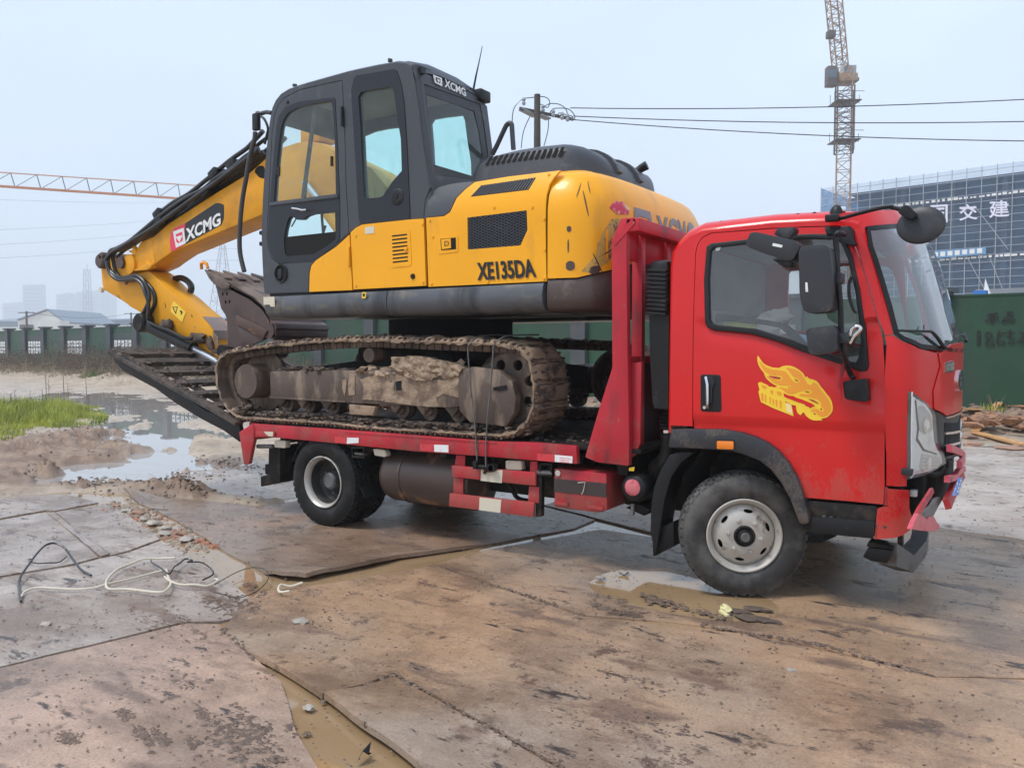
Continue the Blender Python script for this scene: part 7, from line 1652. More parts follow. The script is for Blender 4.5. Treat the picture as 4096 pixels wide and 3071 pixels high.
def hose(pts,y,r,dz=0,jit=.012):
    P3=[(x+random.uniform(-jit,jit),y+random.uniform(-jit,jit),z+dz+random.uniform(-jit,jit)) for x,z in pts]
    return tube('hydraulic_hose',P3,r,M['hose'],X_,8,5)
hose(hb1,1.04,.026); hose(hb1,1.10,.022,-.05); hose(hb1,1.36,.024,-.02)
hose(hb2,1.0,.026); hose(hb2,1.06,.028,-.03); hose(hb3,.98,.024,.0); hose(hb3,1.12,.024,.03); hose(hb4,1.02,.028,.02,.004); hose(hb4,1.16,.028,.05,.004); hose(hb4,1.24,.028,.06,.004); hose(hb4,1.32,.028,.03,.004)
for p in [(-6.202,3.675),(-6.528,3.618),(-6.672,3.432),(-7.581,3.143),(-7.625,3.25)]:
    box('hose_clamp',p[0]-.07,p[0]+.07,.98,1.40,p[1]-.05,p[1]+.05,M['black'],boom,.01,Matrix.Rotation(-.5,3,'Y'))
cl1=[(-6.281,3.711),(-6.056,3.746),(-6.004,3.719),(-6.229,3.658)]
prism('hose_guard',cl1,1.1,1.3,M['boom_yellow'],boom,bev=.006)
tube('hydraulic_hose',[(x,1.35,z) for x,z in [(-7.795,2.484),(-7.662,2.488),(-7.538,2.444),(-7.463,2.374),(-7.481,2.299)]],.04,M['hose'],X_,10,4)
# hose hidden behind, going down to stick foot
# ---- bucket
by0,by1=.80,1.56
wr_=[(-6.239,2.318),(-6.311,2.4),(-5.96,2.244),(-5.419,2.005)]
lip=[(-6.321,2.407),(-6.237,2.365)]
prf=[(-6.316,2.407),(-5.971,2.276),(-5.644,2.156),(-5.464,2.052),(-5.354,1.944),(-5.338,1.883),(-5.278,1.845),(-5.257,1.792),(-5.258,1.725),(-5.314,1.673)]
th=.03
wrap=[]
for y in (by0,by1): wrap.append([(x,y,z) for x,z in prf])
inn=[(x-.02,z-.04) for x,z in prf]
loop=prf+inn[::-1]
bk_=prism('bucket',loop,by0,by1,M['bucket'],X_,bev=.005)
platep=[(-6.316,2.4),(-6.251,2.311),(-6.205,2.191),(-6.159,2.04),(-6.088,1.967),(-6.055,1.912),(-6.05,1.747),(-6.05,1.606),(-5.773,1.59),(-5.426,1.685),(-5.357,1.756),(-5.338,1.883),(-5.354,1.944),(-5.464,2.052),(-5.644,2.152),(-5.971,2.272)]
hl_=[[ (p[0]+.016*math.cos(a),p[1]+.022*math.sin(a)) for a in [2*PI*j/10 for j in range(10)]] for p in [(-6.125,2.198),(-6.051,2.199),(-6.074,2.108),(-6.009,2.111)]]
for y in (by0,by1-.025): panel('bucket_side_plate',[platep]+hl_,y,.025,M['bucket'],bk_)
panel('side_stiffener',[(-5.871,1.959),(-5.357,1.778),(-5.432,1.689),(-5.868,1.854)],by0-.03,.03,mat('stiffener_rust',(.095,.052,.04),.45,vary=.2,col2=(.42,.19,.09),scale=3.2,lo=.52,hi=.62,bump=.1),bk_,bev=.006)
panel('side_stiffener',[(-5.856,1.838),(-5.426,1.685),(-5.773,1.59),(-5.819,1.668)],by0-.012,.02,M['bucket'],bk_,bev=.004)
prism('cutting_edge',[(-6.316,2.416),(-6.236,2.428),(-5.947,2.275),(-5.972,2.245)],by0,by1,mat('cutting_edge',(.17,.125,.10),.6,vary=.2,col2=(.07,.045,.04),scale=5,lo=.5,hi=.64,bump=.4,bscale=14),bk_,bev=.008)
prism('side_cutter',[(-6.422,2.489),(-6.298,2.439),(-6.114,2.375),(-5.971,2.291),(-5.996,2.245),(-6.093,2.249),(-6.251,2.311),(-6.331,2.377),(-6.373,2.427)],by0-.025,by0+.03,bpy.data.materials['cutting_edge'],bk_,bev=.01)
cem=bpy.data.materials['cutting_edge']
# mud caked on the outer wrapper
for k in range(4):
    y=by0+.06+.2*k; tipx,tipz=[(-6.435,2.49)][0]; bx0,bz0=[(-6.2,2.379)][0]
    dirv=Vector((bx0-tipx,0,bz0-tipz)); 
    bm=bmesh.new(); secs=[]
    for t,wd,hh in ((0,.015,.008),(.25,.032,.018),(.6,.045,.035),(1.0,.052,.05),(1.35,.05,.045)):
        c=Vector((tipx,y,tipz))+dirv*t; n=Vector((-dirv.z,0,dirv.x)).normalized(); n=n if n.z>0 else -n
        secs.append([tuple(c+Vector((0,wd,0))+n*hh),tuple(c+Vector((0,-wd,0))+n*hh),tuple(c+Vector((0,-wd,0))-n*hh),tuple(c+Vector((0,wd,0))-n*hh)])
    bobj('bucket_tooth',loft(secs,bm=bm),cem,bk_,40)
# mud lumps along wrapper
def wrapf(u,v,w):
    # u along profile 0..1, v across
    n=len(prf)-1; t=min(max(u,0),.9999)*n; i=int(t); a=Vector(prf[i]).lerp(Vector(prf[i+1]),t-i); d=(Vector(prf[i+1])-Vector(prf[i])).normalized(); nn=Vector((-d.y,d.x)); nn=nn if nn.y>0 or nn.x>0 else -nn
    return (a.x+nn.x*w,v,a.y+nn.y*w)
V_,F_=sheet([[(0.0,by0+.0),(.42,by0+.0),(.44,by1-.1),(.36,by1),(0.0,by1)]],.03)
bm=bmesh.new(); vv=[bm.verts.new(wrapf(v.x,v.y,.006+.03*max(0,noise.noise(Vector((v.x*7,v.y*10,3)))+.15)+.010*noise.noise(Vector((v.x*40,v.y*40,1))))) for v in V_]
for f in F_:
    try: bm.faces.new([vv[i] for i in f])
    except ValueError: pass
for v in [v for v in bm.verts if not v.link_faces]: bm.verts.remove(v)
bobj('bucket_mud',bm,mat('bucket_mud',(.20,.15,.115),.6,vary=.2,col2=(.09,.06,.05),scale=5,lo=.48,hi=.6,bump=.6,bscale=20),bk_,60)
prism('heel_plate',[(-5.327,1.891),(-5.256,1.856),(-5.24,1.8),(-5.257,1.785),(-5.3,1.83)],by0,by1,M['bucket'],bk_,bev=.006)
bm=bmesh.new(); tube_bm(bm,[([(-5.357,1.778)][0][0],by0-.01,[(-5.357,1.778)][0][1]),([(-5.357,1.778)][0][0],by1,[(-5.357,1.778)][0][1])],.085,20); bobj('bucket_heel',bm,M['bucket'],bk_,50)
bm=bmesh.new(); lathe_bm(bm,[(0,0),(.08,0),(.08,.9),(0,.9)],(-6.1,.75,1.55),16,'y'); bobj('bucket_pin',bm,M['chassis'],bk_)
bm=bmesh.new()
tube_bm(bm,[(-6.52,.82,2.50),(-6.50,.80,2.56),(-6.45,.80,2.57),(-6.40,.8,2.55),(-6.38,.8,2.50)],.02,6)
bobj('tooth_cap',bm,M['flame_o'],bk_)
# ---- lashing wire over the track
lw=[(x,-.015,z) for x,z in [(-2.045,0.681),(-2.037,0.752),(-2.048,0.892),(-2.06,1.031),(-2.09,1.24),(-2.111,1.449),(-2.121,1.589),(-2.103,1.628)]]
w1=tube('lashing_wire',lw+[(lw[-1][0]+.02,.1,1.69),(lw[-1][0]+.05,.5,1.70)],.006,M['steel_grey'],None,5,3)
tag(w1,'left strand of thin lashing wire run down over the excavator track to the bed winch','lashing wire','lashing wires over the track')
lw=[(x,-.015,z) for x,z in [(-1.952,0.689),(-1.955,0.814),(-1.941,1.037),(-1.921,1.204),(-1.9,1.383),(-1.887,1.548),(-1.878,1.616),(-1.84,1.652)]]
w2=tube('lashing_wire',lw+[(lw[-1][0]+.02,.1,1.69),(lw[-1][0]+.05,.5,1.70)],.006,M['steel_grey'],None,5,3)
tag(w2,'right strand of thin lashing wire run down over the excavator track to the bed winch','lashing wire','lashing wires over the track')

# fixing bolts on the body panels
for p in [(-2.486,2.602),(-1.43,2.848),(-1.436,2.523),(-1.432,2.096),(-2.473,2.103),(-1.926,2.097),(-1.872,2.648),(-1.535,2.617),(-2.456,2.473),(-1.429,2.302)]:
    x,y,z=bodyf(p[0],p[1],0); lathe('panel_bolt',[(0,-.008),(.009,-.008),(.012,-.001)],(x,y,z),M['yellow'],sp,8,'y')
for p in [(-3.284,2.541),(-2.562,2.579),(-3.289,2.123),(-2.557,2.119)]:
    x,y,z=bodyf(p[0],p[1],0); lathe('panel_bolt',[(0,-.008),(.009,-.008),(.012,-.001)],(x,y,z),M['yellow'],tdo,8,'y')

# ================================================================ BACKGROUND
M['fence_green']=mat('fence_green',(.013,.058,.028),.5,vary=.18,col2=(.035,.05,.04),scale=.9,lo=.5,hi=.75,stretch=(1,1,.25),col3=(.05,.045,.035),scale3=3,lo3=.6,hi3=.75,stretch3=(1,1,.2))
M['fence_grey']=mat('fence_grey',(.055,.062,.07),.5,vary=.12,col2=(.09,.085,.08),scale=2,lo=.5,hi=.75)
M['fence_light']=mat('fence_cap',(.30,.33,.36),.5)
M['sign_grey']=mat('fence_board_grey',(.04,.055,.05),.5,vary=.1)
FH=2.7; PS=3.12
def fpt(s,d,z): return Vector((FB[0]+fdir[0]*s+fnor[0]*d,FB[1]+fdir[1]*s+fnor[1]*d,z))
def fbox(bm,s0,s1,d0,d1,z0,z1):
    vs=[bm.verts.new(fpt(s,d,z)) for z in (z0,z1) for s,d in ((s0,d0),(s1,d0),(s1,d1),(s0,d1))]
    for f in ((0,1,2,3),(4,5,6,7),(0,1,5,4),(1,2,6,5),(2,3,7,6),(3,0,4,7)): bm.faces.new([vs[i] for i in f])
mid=fpt(-20,0,0)
FN=thing('hoarding_fence','long green panel hoarding with grey posts closing off the whole site','fence',tuple(mid))
s0_=-1.62
pil0=None; pan0=None
# one post and one panel, copied along the fence line
def fmesh(name,fn,m,par):
    bm=bmesh.new(); fn(bm); return bobj(name,bm,m,par,30)
n_p=0
sB=s0_+PS
for k in [-1,-4,-3,-2]+list(range(0,27)):
    s=s0_-PS*k
    T_=Matrix.Translation(fpt(s,0,0)-fpt(sB,0,0))
    if pil0 is None:
        pil0=fmesh('fence_post',lambda b:fbox(b,sB-.26,sB+.26,-.14,.30,0,FH+.06),M['fence_grey'],FN); 
        cap0=fmesh('post_cap',lambda b:(fbox(b,sB-.34,sB+.34,-.22,.38,FH+.06,FH+.16)),M['fence_grey'],pil0)
        pan0=fmesh('fence_panel',lambda b:(fbox(b,sB-PS+.26,sB-.26,.0,.05,.0,FH-.04),fbox(b,sB-PS+.26,sB-.26,-.02,.07,FH-.04,FH-.0)),M['fence_green'],FN)
        pil0.matrix_basis=T_; pan0.matrix_basis=T_; pl_,pn=pil0,pan0; 
    else:
        pl_=inst(pil0,FN,None,T_); c_=cap0.copy(); C.link(c_); c_.parent=pl_; pn=inst(pan0,FN,None,T_)
# white lettering blocks on alternate panels (illegible at this distance)
for k in range(10,27):
    if k%2: continue
    s=s0_-PS*k
    bd=fmesh('notice_board',lambda b:fbox(b,s-PS+.3,s-.3,-.012,-.004,.35,FH-.35),M['sign_grey'],FN)
    for row in range(2):
        for c_ in range(5):
            a=s-PS+.52+c_*.42; z=1.64-row*.42
            def f(b,a=a,z=z):
                fbox(b,a,a+.30,-.02,-.014,z,z+.34)
            o=fmesh('notice_mark',f,M['white'],bd)
            if (c_+row+k)%3==0:
                fmesh('notice_mark',lambda b,a=a,z=z:fbox(b,a+.12,a+.17,-.024,-.0205,z+.05,z+.26),M['sign_grey'],bd)
            else: fmesh('notice_mark',lambda b,a=a,z=z:fbox(b,a+.06,a+.24,-.024,-.0205,z+.14,z+.19),M['sign_grey'],bd)
# hand-painted graffiti on the right panel
def graf(pts,w_):
    P3=smooth_path([fpt(s,-.035,z) for s,z in pts],5); bm=bmesh.new(); nv=Vector((fnor[0],fnor[1],0))
    L_=[];R_=[]
    for i,p in enumerate(P3):
        t=(P3[min(i+1,len(P3)-1)]-P3[max(i-1,0)]).normalized(); sd=t.cross(nv).normalized()*w_/2
        L_.append(bm.verts.new(p+sd)); R_.append(bm.verts.new(p-sd))
    for i in range(len(P3)-1): bm.faces.new((L_[i],L_[i+1],R_[i+1],R_[i]))
    return bobj('painted_mark',bm,M['graffiti'],pan0,0)
M['graffiti']=mat('graffiti_paint',(.008,.012,.010),.6)
for pts,w_ in (([(-0.807,1.953),(-0.807,1.807),(-0.806,1.643)],.06),
  ([(-0.651,2.266),(-0.562,2.277),(-0.466,2.292)],.045),([(-0.701,2.148),(-0.589,2.154),(-0.463,2.163)],.045),([(-0.562,2.272),(-0.568,2.213),(-0.571,2.154),(-0.57,2.094)],.05),([(-0.651,2.232),(-0.472,2.236)],.04),
  ([(-0.32,2.308),(-0.204,2.308)],.045),([(-0.262,2.323),(-0.289,2.24),(-0.353,2.166),(-0.403,2.099)],.04),([(-0.296,2.248),(-0.224,2.255)],.05),([(-0.282,2.24),(-0.272,2.156)],.05),([(-0.231,2.247),(-0.236,2.155)],.05),([(-0.382,2.138),(-0.265,2.147),(-0.152,2.153)],.045),
  ([(-0.567,1.856),(-0.628,1.908),(-0.679,1.857),(-0.64,1.771),(-0.556,1.72),(-0.547,1.652),(-0.614,1.626),(-0.67,1.669),(-0.639,1.754),(-0.574,1.813),(-0.567,1.864)],.035),
  ([(-0.428,1.948),(-0.456,1.855),(-0.475,1.736),(-0.444,1.668),(-0.356,1.668),(-0.35,1.719),(-0.423,1.736)],.035),([(-0.448,1.855),(-0.376,1.888),(-0.165,1.894)],.035),
  ([(-0.257,1.954),(-0.243,1.853),(-0.268,1.786),(-0.198,1.777),(-0.168,1.726),(-0.225,1.676),(-0.276,1.702)],.04),
  ([(-0.078,1.893),(-0.021,1.892),(0.002,1.834),(-0.067,1.734),(-0.113,1.709),(-0.01,1.725),(0.061,1.733)],.04)):
    graf(pts,w_*.95)
# ---- scaffolded building behind the fence on the right
bA=[(-25.95,120.34,1.6)][0]; bB=[(-0.14,115.66,1.6)][0]
_lb=math.dist(bA[:2],bB[:2]); bd=((bB[0]-bA[0])/_lb,(bB[1]-bA[1])/_lb); bn=(-bd[1],bd[0])
if (1.6-bB[0])*bn[0]+(-5.1-bB[1])*bn[1]>0: bn=(-bn[0],-bn[1])
def bpt(s,d,z): return Vector((bB[0]+bd[0]*s+bn[0]*d,bB[1]+bd[1]*s+bn[1]*d,z))
def bbox(bm,s0,s1,d0,d1,z0,z1):
    vs=[bm.verts.new(bpt(s,d,z)) for z in (z0,z1) for s,d in ((s0,d0),(s1,d0),(s1,d1),(s0,d1))]
    for f in ((0,1,2,3),(4,5,6,7),(0,1,5,4),(1,2,6,5),(2,3,7,6),(3,0,4,7)): bm.faces.new([vs[i] for i in f])
def bpart(name,fn,m,par):
    bm=bmesh.new(); fn(bm); return bobj(name,bm,m,par,30)
BL=-_lb; BR=22.
BD=thing('scaffolded_building','wide unfinished dark building wrapped in scaffolding with big white characters','building',tuple(bpt(-10,8,0)))
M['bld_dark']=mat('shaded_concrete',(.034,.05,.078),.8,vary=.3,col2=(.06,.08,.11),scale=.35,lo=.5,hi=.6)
M['bld_slab']=mat('slab_edge',(.07,.078,.09),.8,vary=.2)
M['pole_s']=mat('scaffold_pole',(.34,.37,.41),.5)
M['net']=None
def netmat(name,c,a):
    m=bpy.data.materials.new(name); m.use_nodes=True; t=m.node_tree; t.nodes.clear(); L=t.links.new
    o=t.nodes.new('ShaderNodeOutputMaterial'); tr=t.nodes.new('ShaderNodeBsdfTransparent'); df=t.nodes.new('ShaderNodeBsdfDiffuse'); df.inputs[0].default_value=(*c,1); mx=t.nodes.new('ShaderNodeMixShader')
    n=t.nodes.new('ShaderNodeTexNoise'); n.inputs['Scale'].default_value=.5; n.inputs['Detail'].default_value=6; g=t.nodes.new('ShaderNodeNewGeometry'); L(g.outputs['Position'],n.inputs[0])
    mr=t.nodes.new('ShaderNodeMapRange'); mr.inputs[1].default_value=.3; mr.inputs[2].default_value=.7; mr.inputs[3].default_value=a*.75; mr.inputs[4].default_value=a*1.2; L(n.outputs[0],mr.inputs[0]); L(mr.outputs[0],mx.inputs[0])
    L(tr.outputs[0],mx.inputs[1]); L(df.outputs[0],mx.inputs[2]); L(mx.outputs[0],o.inputs[0]); return m
M['net']=netmat('safety_net',(.11,.23,.42),.27); M['net_blue']=netmat('blue_net',(.10,.32,.62),.55)
roofz=24.2
core=bpart('core_wall',lambda b:bbox(b,BL+2.5,BR,4,20,0,roofz-.6),M['bld_dark'],BD)
for z in (4.3,8.4,12.7,17.0,21.0,roofz-.8):
    bpart('floor_slab',lambda b:bbox(b,BL+4,BR,.9,6,z,z+.35),M['bld_slab'],BD)
k=0
s=BL+4.5
while s<BR:
    bpart('column',lambda b:bbox(b,s,s+.6,1.2,1.8,0,roofz-.8),M['bld_slab'],BD); s+=6.2
rng_=random.Random(3)
wd0=None
for z in (1.0,5.3,9.6,13.9,18.2):
    s=BL+6
    while s<BR-3:
        if rng_.random()<.55:
            w2=rng_.uniform(1.2,3.2); bpart('opening',lambda b:bbox(b,s,s+w2,3.96,3.99,z,z+rng_.uniform(1.6,2.6)),M['bld_slab'] if rng_.random()<.5 else M['void'],core)
        s+=rng_.uniform(3,5)
# scaffold
s=BL; 
while s<BR:
    bar('scaffold_standard',bpt(s,0,0),bpt(s,0,25),.09,.09,M['pole_s'],BD); s+=1.75
z=1.8
while z<25.2:
    bar('scaffold_ledger',bpt(BL,-.06,z),bpt(BR,-.06,z),.06,.06,M['pole_s'],BD); z+=.98
for (a,b_,z0,z1) in ((-19,-14,20,13),(-6,-2,20,14),(-7,-3,14,6),(4,8,20,13),(-4,-1,13,5)):
    bar('scaffold_brace',bpt(a,-.12,z0),bpt(b_,-.12,z1),.07,.07,M['pole_s'],BD)
bobj_n=bpart('safety_net',lambda b:b.faces.new([b.verts.new(bpt(s,.15,z)) for s,z in ((BL,1.8),(BR,1.8),(BR,24.9),(BL,24.9))]),M['net'],BD)
bpart('blue_net',lambda b:b.faces.new([b.verts.new(bpt(s,.25,z)) for s,z in ((BL,17),(BL+5,17),(BL+5.5,22),(BL,24.9))]),M['net_blue'],BD)
bpart('side_net',lambda b:b.faces.new([b.verts.new(bpt(BL,d,z)) for d,z in ((0,1),(12,1),(12,24.9),(0,24.9))]),M['net_blue'],BD)
# broken line of white dashes at two levels
for z in ([(-6.585,20.99)][0][1],[(-6.406,13.155)][0][1]):
    s=BL+9
    while s<BR:
        w2=rng_.uniform(.25,.7); bpart('white_dash',lambda b:bbox(b,s,s+w2,-.02,.02,z,z+rng_.uniform(.18,.4)),M['white'],BD); s+=w2+rng_.uniform(.1,.35)
for ch,px in (('国',740),('交',896),('建',1062)):
    cc_={'国':[(-11.188,18.35),(-9.056,18.126),(-9.108,20.488),(-11.237,20.617)],'交':[(-7.677,18.179),(-5.51,18.119),(-5.644,20.146),(-7.77,20.303)],'建':[(-4.214,18.148),(-1.934,18.091),(-2.026,20.184),(-4.267,20.364)]}[ch]
    text_on('sign_character',ch,[bpt(s,-.25,z) for s,z in cc_],mat('sign_white',(.75,.74,.85),.5) if ch=='国' else bpy.data.materials['sign_white'],BD,offset=.016,lift=.02)
bn_=[(-12.383,13.448),(-4.451,13.589),(-4.472,14.461),(-12.405,14.467)]
bn_o=bpart('banner',lambda b:b.faces.new([b.verts.new(bpt(s,-.3,z)) for s,z in bn_]),mat('banner_blue',(.10,.28,.52),.6),BD)
for k in range(8):
    t=.10+k*.11; a=Vector(bn_[0]).lerp(Vector(bn_[1]),t); w2=(bn_[1][0]-bn_[0][0])*.075; hh=bn_[3][1]-bn_[0][1]
    bpart('banner_mark',lambda b:b.faces.new([b.verts.new(bpt(s,-.33,z)) for s,z in ((a.x,a.y+hh*.2),(a.x+w2,a.y+hh*.2),(a.x+w2,a.y+hh*.8),(a.x,a.y+hh*.8))]),M['white'],bn_o)
# clutter seen over the fence at the foot of the building
cabn=box('site_cabin',0,1,0,1,0,1,M['white'],None,0); bpy.data.objects.remove(cabn)
def bthing(name,label,cat,s0,s1,d0,d1,z0,z1,m):
    bm=bmesh.new(); bbox(bm,s0,s1,d0,d1,z0,z1); return tag(bobj(name,bm,m,None,30),label,cat)
q1=[(-0.367,2.736),(-0.028,2.721)]
gl=thing('glazed_cabin','blue glass walled site booth standing just behind the green fence on the right','booth',tuple(fpt(q1[0][0]+1.5,3.5,0)))
a0=q1[0][0]+.35
gb=bmesh.new(); fbox(gb,a0,a0+3.2,2.6,5,0,3.85); bobj('booth_wall',gb,mat('booth_glass',(.16,.25,.33),.15,vary=.15),gl)
for i in range(4):
    gb=bmesh.new(); fbox(gb,a0+i*1.05,a0+.06+i*1.05,2.54,2.6,0,3.86); bobj('booth_mullion',gb,M['pole_s'],gl)
for z in (2.9,3.8):
    gb=bmesh.new(); fbox(gb,a0,a0+3.2,2.52,2.6,z,z+.07); bobj('booth_rail',gb,M['pole_s'],gl)
qs=[(-1.367,2.816)][0]
sh=bmesh.new(); fbox(sh,qs[0]-.3,qs[0]+3.0,4,9,0,3.05); tag(bobj('site_shed',sh,mat('shed_grey',(.30,.31,.33),.7,vary=.1),None,30),'low grey flat-roofed shed peeping over the green fence beside the windscreen','shed')
tn=bmesh.new(); p0=qs
v=[tn.verts.new(fpt(qs[0]+s,2.5+d,z)) for s,d,z in ((.12,0,2.4),(.42,0,2.4),(.42,.3,2.4),(.12,.3,2.4),(.16,.15,3.22))]
for f in ((0,1,4),(1,2,4),(2,3,4),(3,0,4),(0,1,2,3)): tn.faces.new([v[i] for i in f])
tag(bobj('white_tarpaulin',tn,M['white'],None,30),'pointed white tarpaulin sticking up above the grey fence post','tarpaulin')
bt=bmesh.new(); fbox(bt,qs[0]+.36,qs[0]+.60,.4,.6,2.5,2.80); tag(bobj('blue_sheet',bt,mat('blue_sheet',(.06,.22,.65),.6),None,30),'small bright blue sheet tucked between the grey post and green panel','plastic sheet')
# ---- tower cranes
M['crane']=mat('crane_paint',(.30,.17,.09),.5,vary=.2,col2=(.36,.28,.20),scale=1.5,lo=.48,hi=.6)
M['crane_o']=mat('crane_orange',(.62,.20,.04),.5,vary=.15)
M['crane_dark']=mat('crane_dark',(.10,.08,.07),.6)
def lattice(name,par,p0,p1,w0,w1,bays,m,side,r=.06,tri=False,braces=True):
    p0,p1=Vector(p0),Vector(p1); ax=(p1-p0).normalized(); s=Vector(side); s=(s-ax*s.dot(ax)).normalized(); q=ax.cross(s)
    cor=[(-1,-1),(1,-1),(1,1),(-1,1)] if not tri else [(-1,-1),(1,-1),(0,1)]
    P_=lambda t,i:p0.lerp(p1,t)+(s*cor[i][0]+q*cor[i][1])*(w0+(w1-w0)*t)/2
    first=None
    for i in range(len(cor)):
        bm=bmesh.new(); beam(bm,P_(0,i),P_(1,i),r*2,r*2); o=bobj('chord',bm,m,par,30)
    bm=bmesh.new()
    for b in range(bays):
        t0,t1=b/bays,(b+1)/bays
        for i in range(len(cor)):
            j=(i+1)%len(cor)
            if b%2: beam(bm,P_(t0,i),P_(t1,j),r,r)
            else: beam(bm,P_(t0,j),P_(t1,i),r,r)
            beam(bm,P_(t0,i),P_(t0,j),r,r)
    tag(bobj('lattice_bracing',bm,m,par,0),kind='stuff')
cb=[(-20.77,109.39,1.6)][0]
CRN=thing('tower_crane','tall rusty orange tower crane with steep jib rising behind the scaffolded building','crane',(cb[0],cb[1],0))
R3=Vector((math.cos(math.radians(33)),math.sin(math.radians(33)),0))
lattice('mast',CRN,(cb[0],cb[1],0),(cb[0],cb[1],38),1.75,1.75,26,M['crane'],R3+Vector((.25,-.3,0)),.075)
lattice('mast_collar',CRN,(cb[0],cb[1],27.3),(cb[0],cb[1],35.6),2.3,2.3,6,M['crane_dark'],R3+Vector((.25,-.3,0)),.09)
def wpart(name,c,sx,sy,sz,m,par=CRN):
    bm=bmesh.new(); bx(bm,-sx/2,sx/2,-sy/2,sy/2,0,sz,.03); 
    for v in bm.verts: v.co=Vector(c)+Matrix.Rotation(math.radians(33),3,'Z')@v.co
    return bobj(name,bm,m,par)
for z in (28.6,33.6):
    wpart('mast_platform',(cb[0],cb[1],z),3.2,3.2,.14,M['crane_dark'])
    for dx in (-1.9,1.9):
        bm=bmesh.new(); c=Vector((cb[0],cb[1],z))+R3*dx; beam(bm,c+Vector((0,0,0)),c+Vector((0,0,1.1)),.06,.06); bobj('platform_rail',bm,M['crane_dark'],CRN)
    bm=bmesh.new(); c=Vector((cb[0],cb[1],z+1.1)); beam(bm,c-R3*1.9-Vector((-.9,1.5,0)),c+R3*1.9-Vector((-.9,1.5,0)),.06,.06); bobj('platform_rail',bm,M['crane_dark'],CRN)
wpart('slewing_ring',(cb[0],cb[1],36.2),2.4,2.4,1.0,M['crane'])
cc_=[(-22.24,107.87,35.65)][0]; ccb=wpart('crane_cab',cc_,1.2,1.2,2.5,M['crane_dark']); wpart('cab_window',(cc_[0]+.05,cc_[1]-.1,cc_[2]+.9),1.1,1.12,1.1,mat('crane_glass',(.10,.14,.17),.1),ccb)
cc_=[(-20.66,111.35,36.79)][0]; wpart('machine_deck',cc_,1.9,2.0,.4,M['crane_dark']); wpart('deck_panel',(cc_[0],cc_[1],cc_[2]+.4),1.3,1.5,1.7,M['fence_light'])
j0=[(-21.46,110.83,36.79)][0]; j1=[(-22.49,109.58,48.16)][0]; jd=(Vector(j1)-Vector(j0)).normalized()
lattice('jib',CRN,j0,Vector(j0)+jd*26,1.5,1.7,24,M['crane'],R3,.085)
cc_=[(-22.62,109.18,42.36)][0]; wpart('jib_platform',cc_,1.0,1.0,.9,M['crane_dark'])
bm=bmesh.new(); w0=[(-21.36,110.44,39.38)][0]; beam(bm,w0,Vector(w0)+Vector((0,0,-3)),.1,.5); bobj('white_panel',bm,M['white'],CRN)
# far crane: only its long jib shows
ja=[(-160.57,70.15,32.6)][0]; jb=[(-148.05,99.87,33.74)][0]
JC=thing('tower_crane','distant tower crane whose long orange trolley jib enters from the left edge','crane',(ja[0]-30*R3.x,ja[1]-30*R3.y,0))
ext=(Vector(ja)-Vector(jb)).normalized()*22
a0_=Vector(ja)+ext
lo_a,lo_b=Vector([(-160.55,70.11,31.49)][0])+ext,Vector([(-148.02,99.82,32.34)][0]); up_a,up_b=Vector([(-160.6,70.19,33.83)][0])+ext,Vector([(-147.18,102.92,35.45)][0])
dp=Vector((fnor[0],fnor[1],0))*.7
for nm,a,b_,r in (('chord',lo_a-dp,lo_b-dp,.36),('chord',lo_a+dp,lo_b+dp,.32),('top_chord',up_a,up_b,.17)):
    bm=bmesh.new(); beam(bm,a,b_,r,r); bobj(nm,bm,M['crane_o'],JC,30)
n=13
for i in range(n):
    t0,t1=(i+.0)/n,(i+1)/n; tm=(i+.62)/n
    bm=bmesh.new(); beam(bm,lo_a.lerp(lo_b,t0)-dp,up_a.lerp(up_b,tm*.955),.11,.11); beam(bm,up_a.lerp(up_b,tm*.955),lo_a.lerp(lo_b,t1)-dp,.13,.13); bobj('jib_brace',bm,M['crane_dark'],JC,0)
bm=bmesh.new(); beam(bm,ja if False else lo_a+Vector((-2,-1,0)),Vector((lo_a.x-2,lo_a.y-1,0)),1.8,1.8); bobj('mast',bm,M['crane_o'],JC)
# ---- utility pole with cross-arms and wires
pw=[(-12.99,18.87,1.6)][0]
UP=thing('utility_pole','dark round utility pole with a cross-arm and looping wires behind the engine hood','pole',(pw[0],pw[1],0))
ptop=[(-13.2,19.2,10.2)][0][2]
lathe('pole_shaft',[(.17,0),(.11,ptop-.5),(.105,ptop)],(pw[0],pw[1],0),mat('pole_wood',(.07,.06,.05),.8,vary=.2),UP,14,'z')
ar0=Vector([(-13.48,18.52,9.73)][0]); ar1=Vector([(-12.43,20.39,9.63)][0])
bar('cross_arm',ar0,ar1,.08,.09,M['crane_dark'],UP)
pa=Vector([(-13.51,18.61,9.74)][0]); pb_=Vector([(-13.2,19.05,9.55)][0])
bm=bmesh.new(); beam(bm,pa,pb_,.30,.05); bobj('arm_plate',bm,M['fence_light'],UP)
bm=bmesh.new(); beam(bm,Vector([(-13.06,19.14,9.58)][0]),Vector([(-12.96,19.56,9.53)][0]),.26,.05); bobj('arm_plate',bm,M['fence_light'],UP)
for q_ in [(-13.58,18.94,10.08),(-13.02,19.3,9.84),(-12.72,19.49,9.67),(-12.46,19.65,9.58),(-12.3,19.75,9.52)]:
    lathe('insulator',[(0,-.12),(.05,-.12),(.07,-.05),(.045,0),(.07,.05),(.05,.12),(0,.12)],q_,M['pole_s'],UP,10,'z')
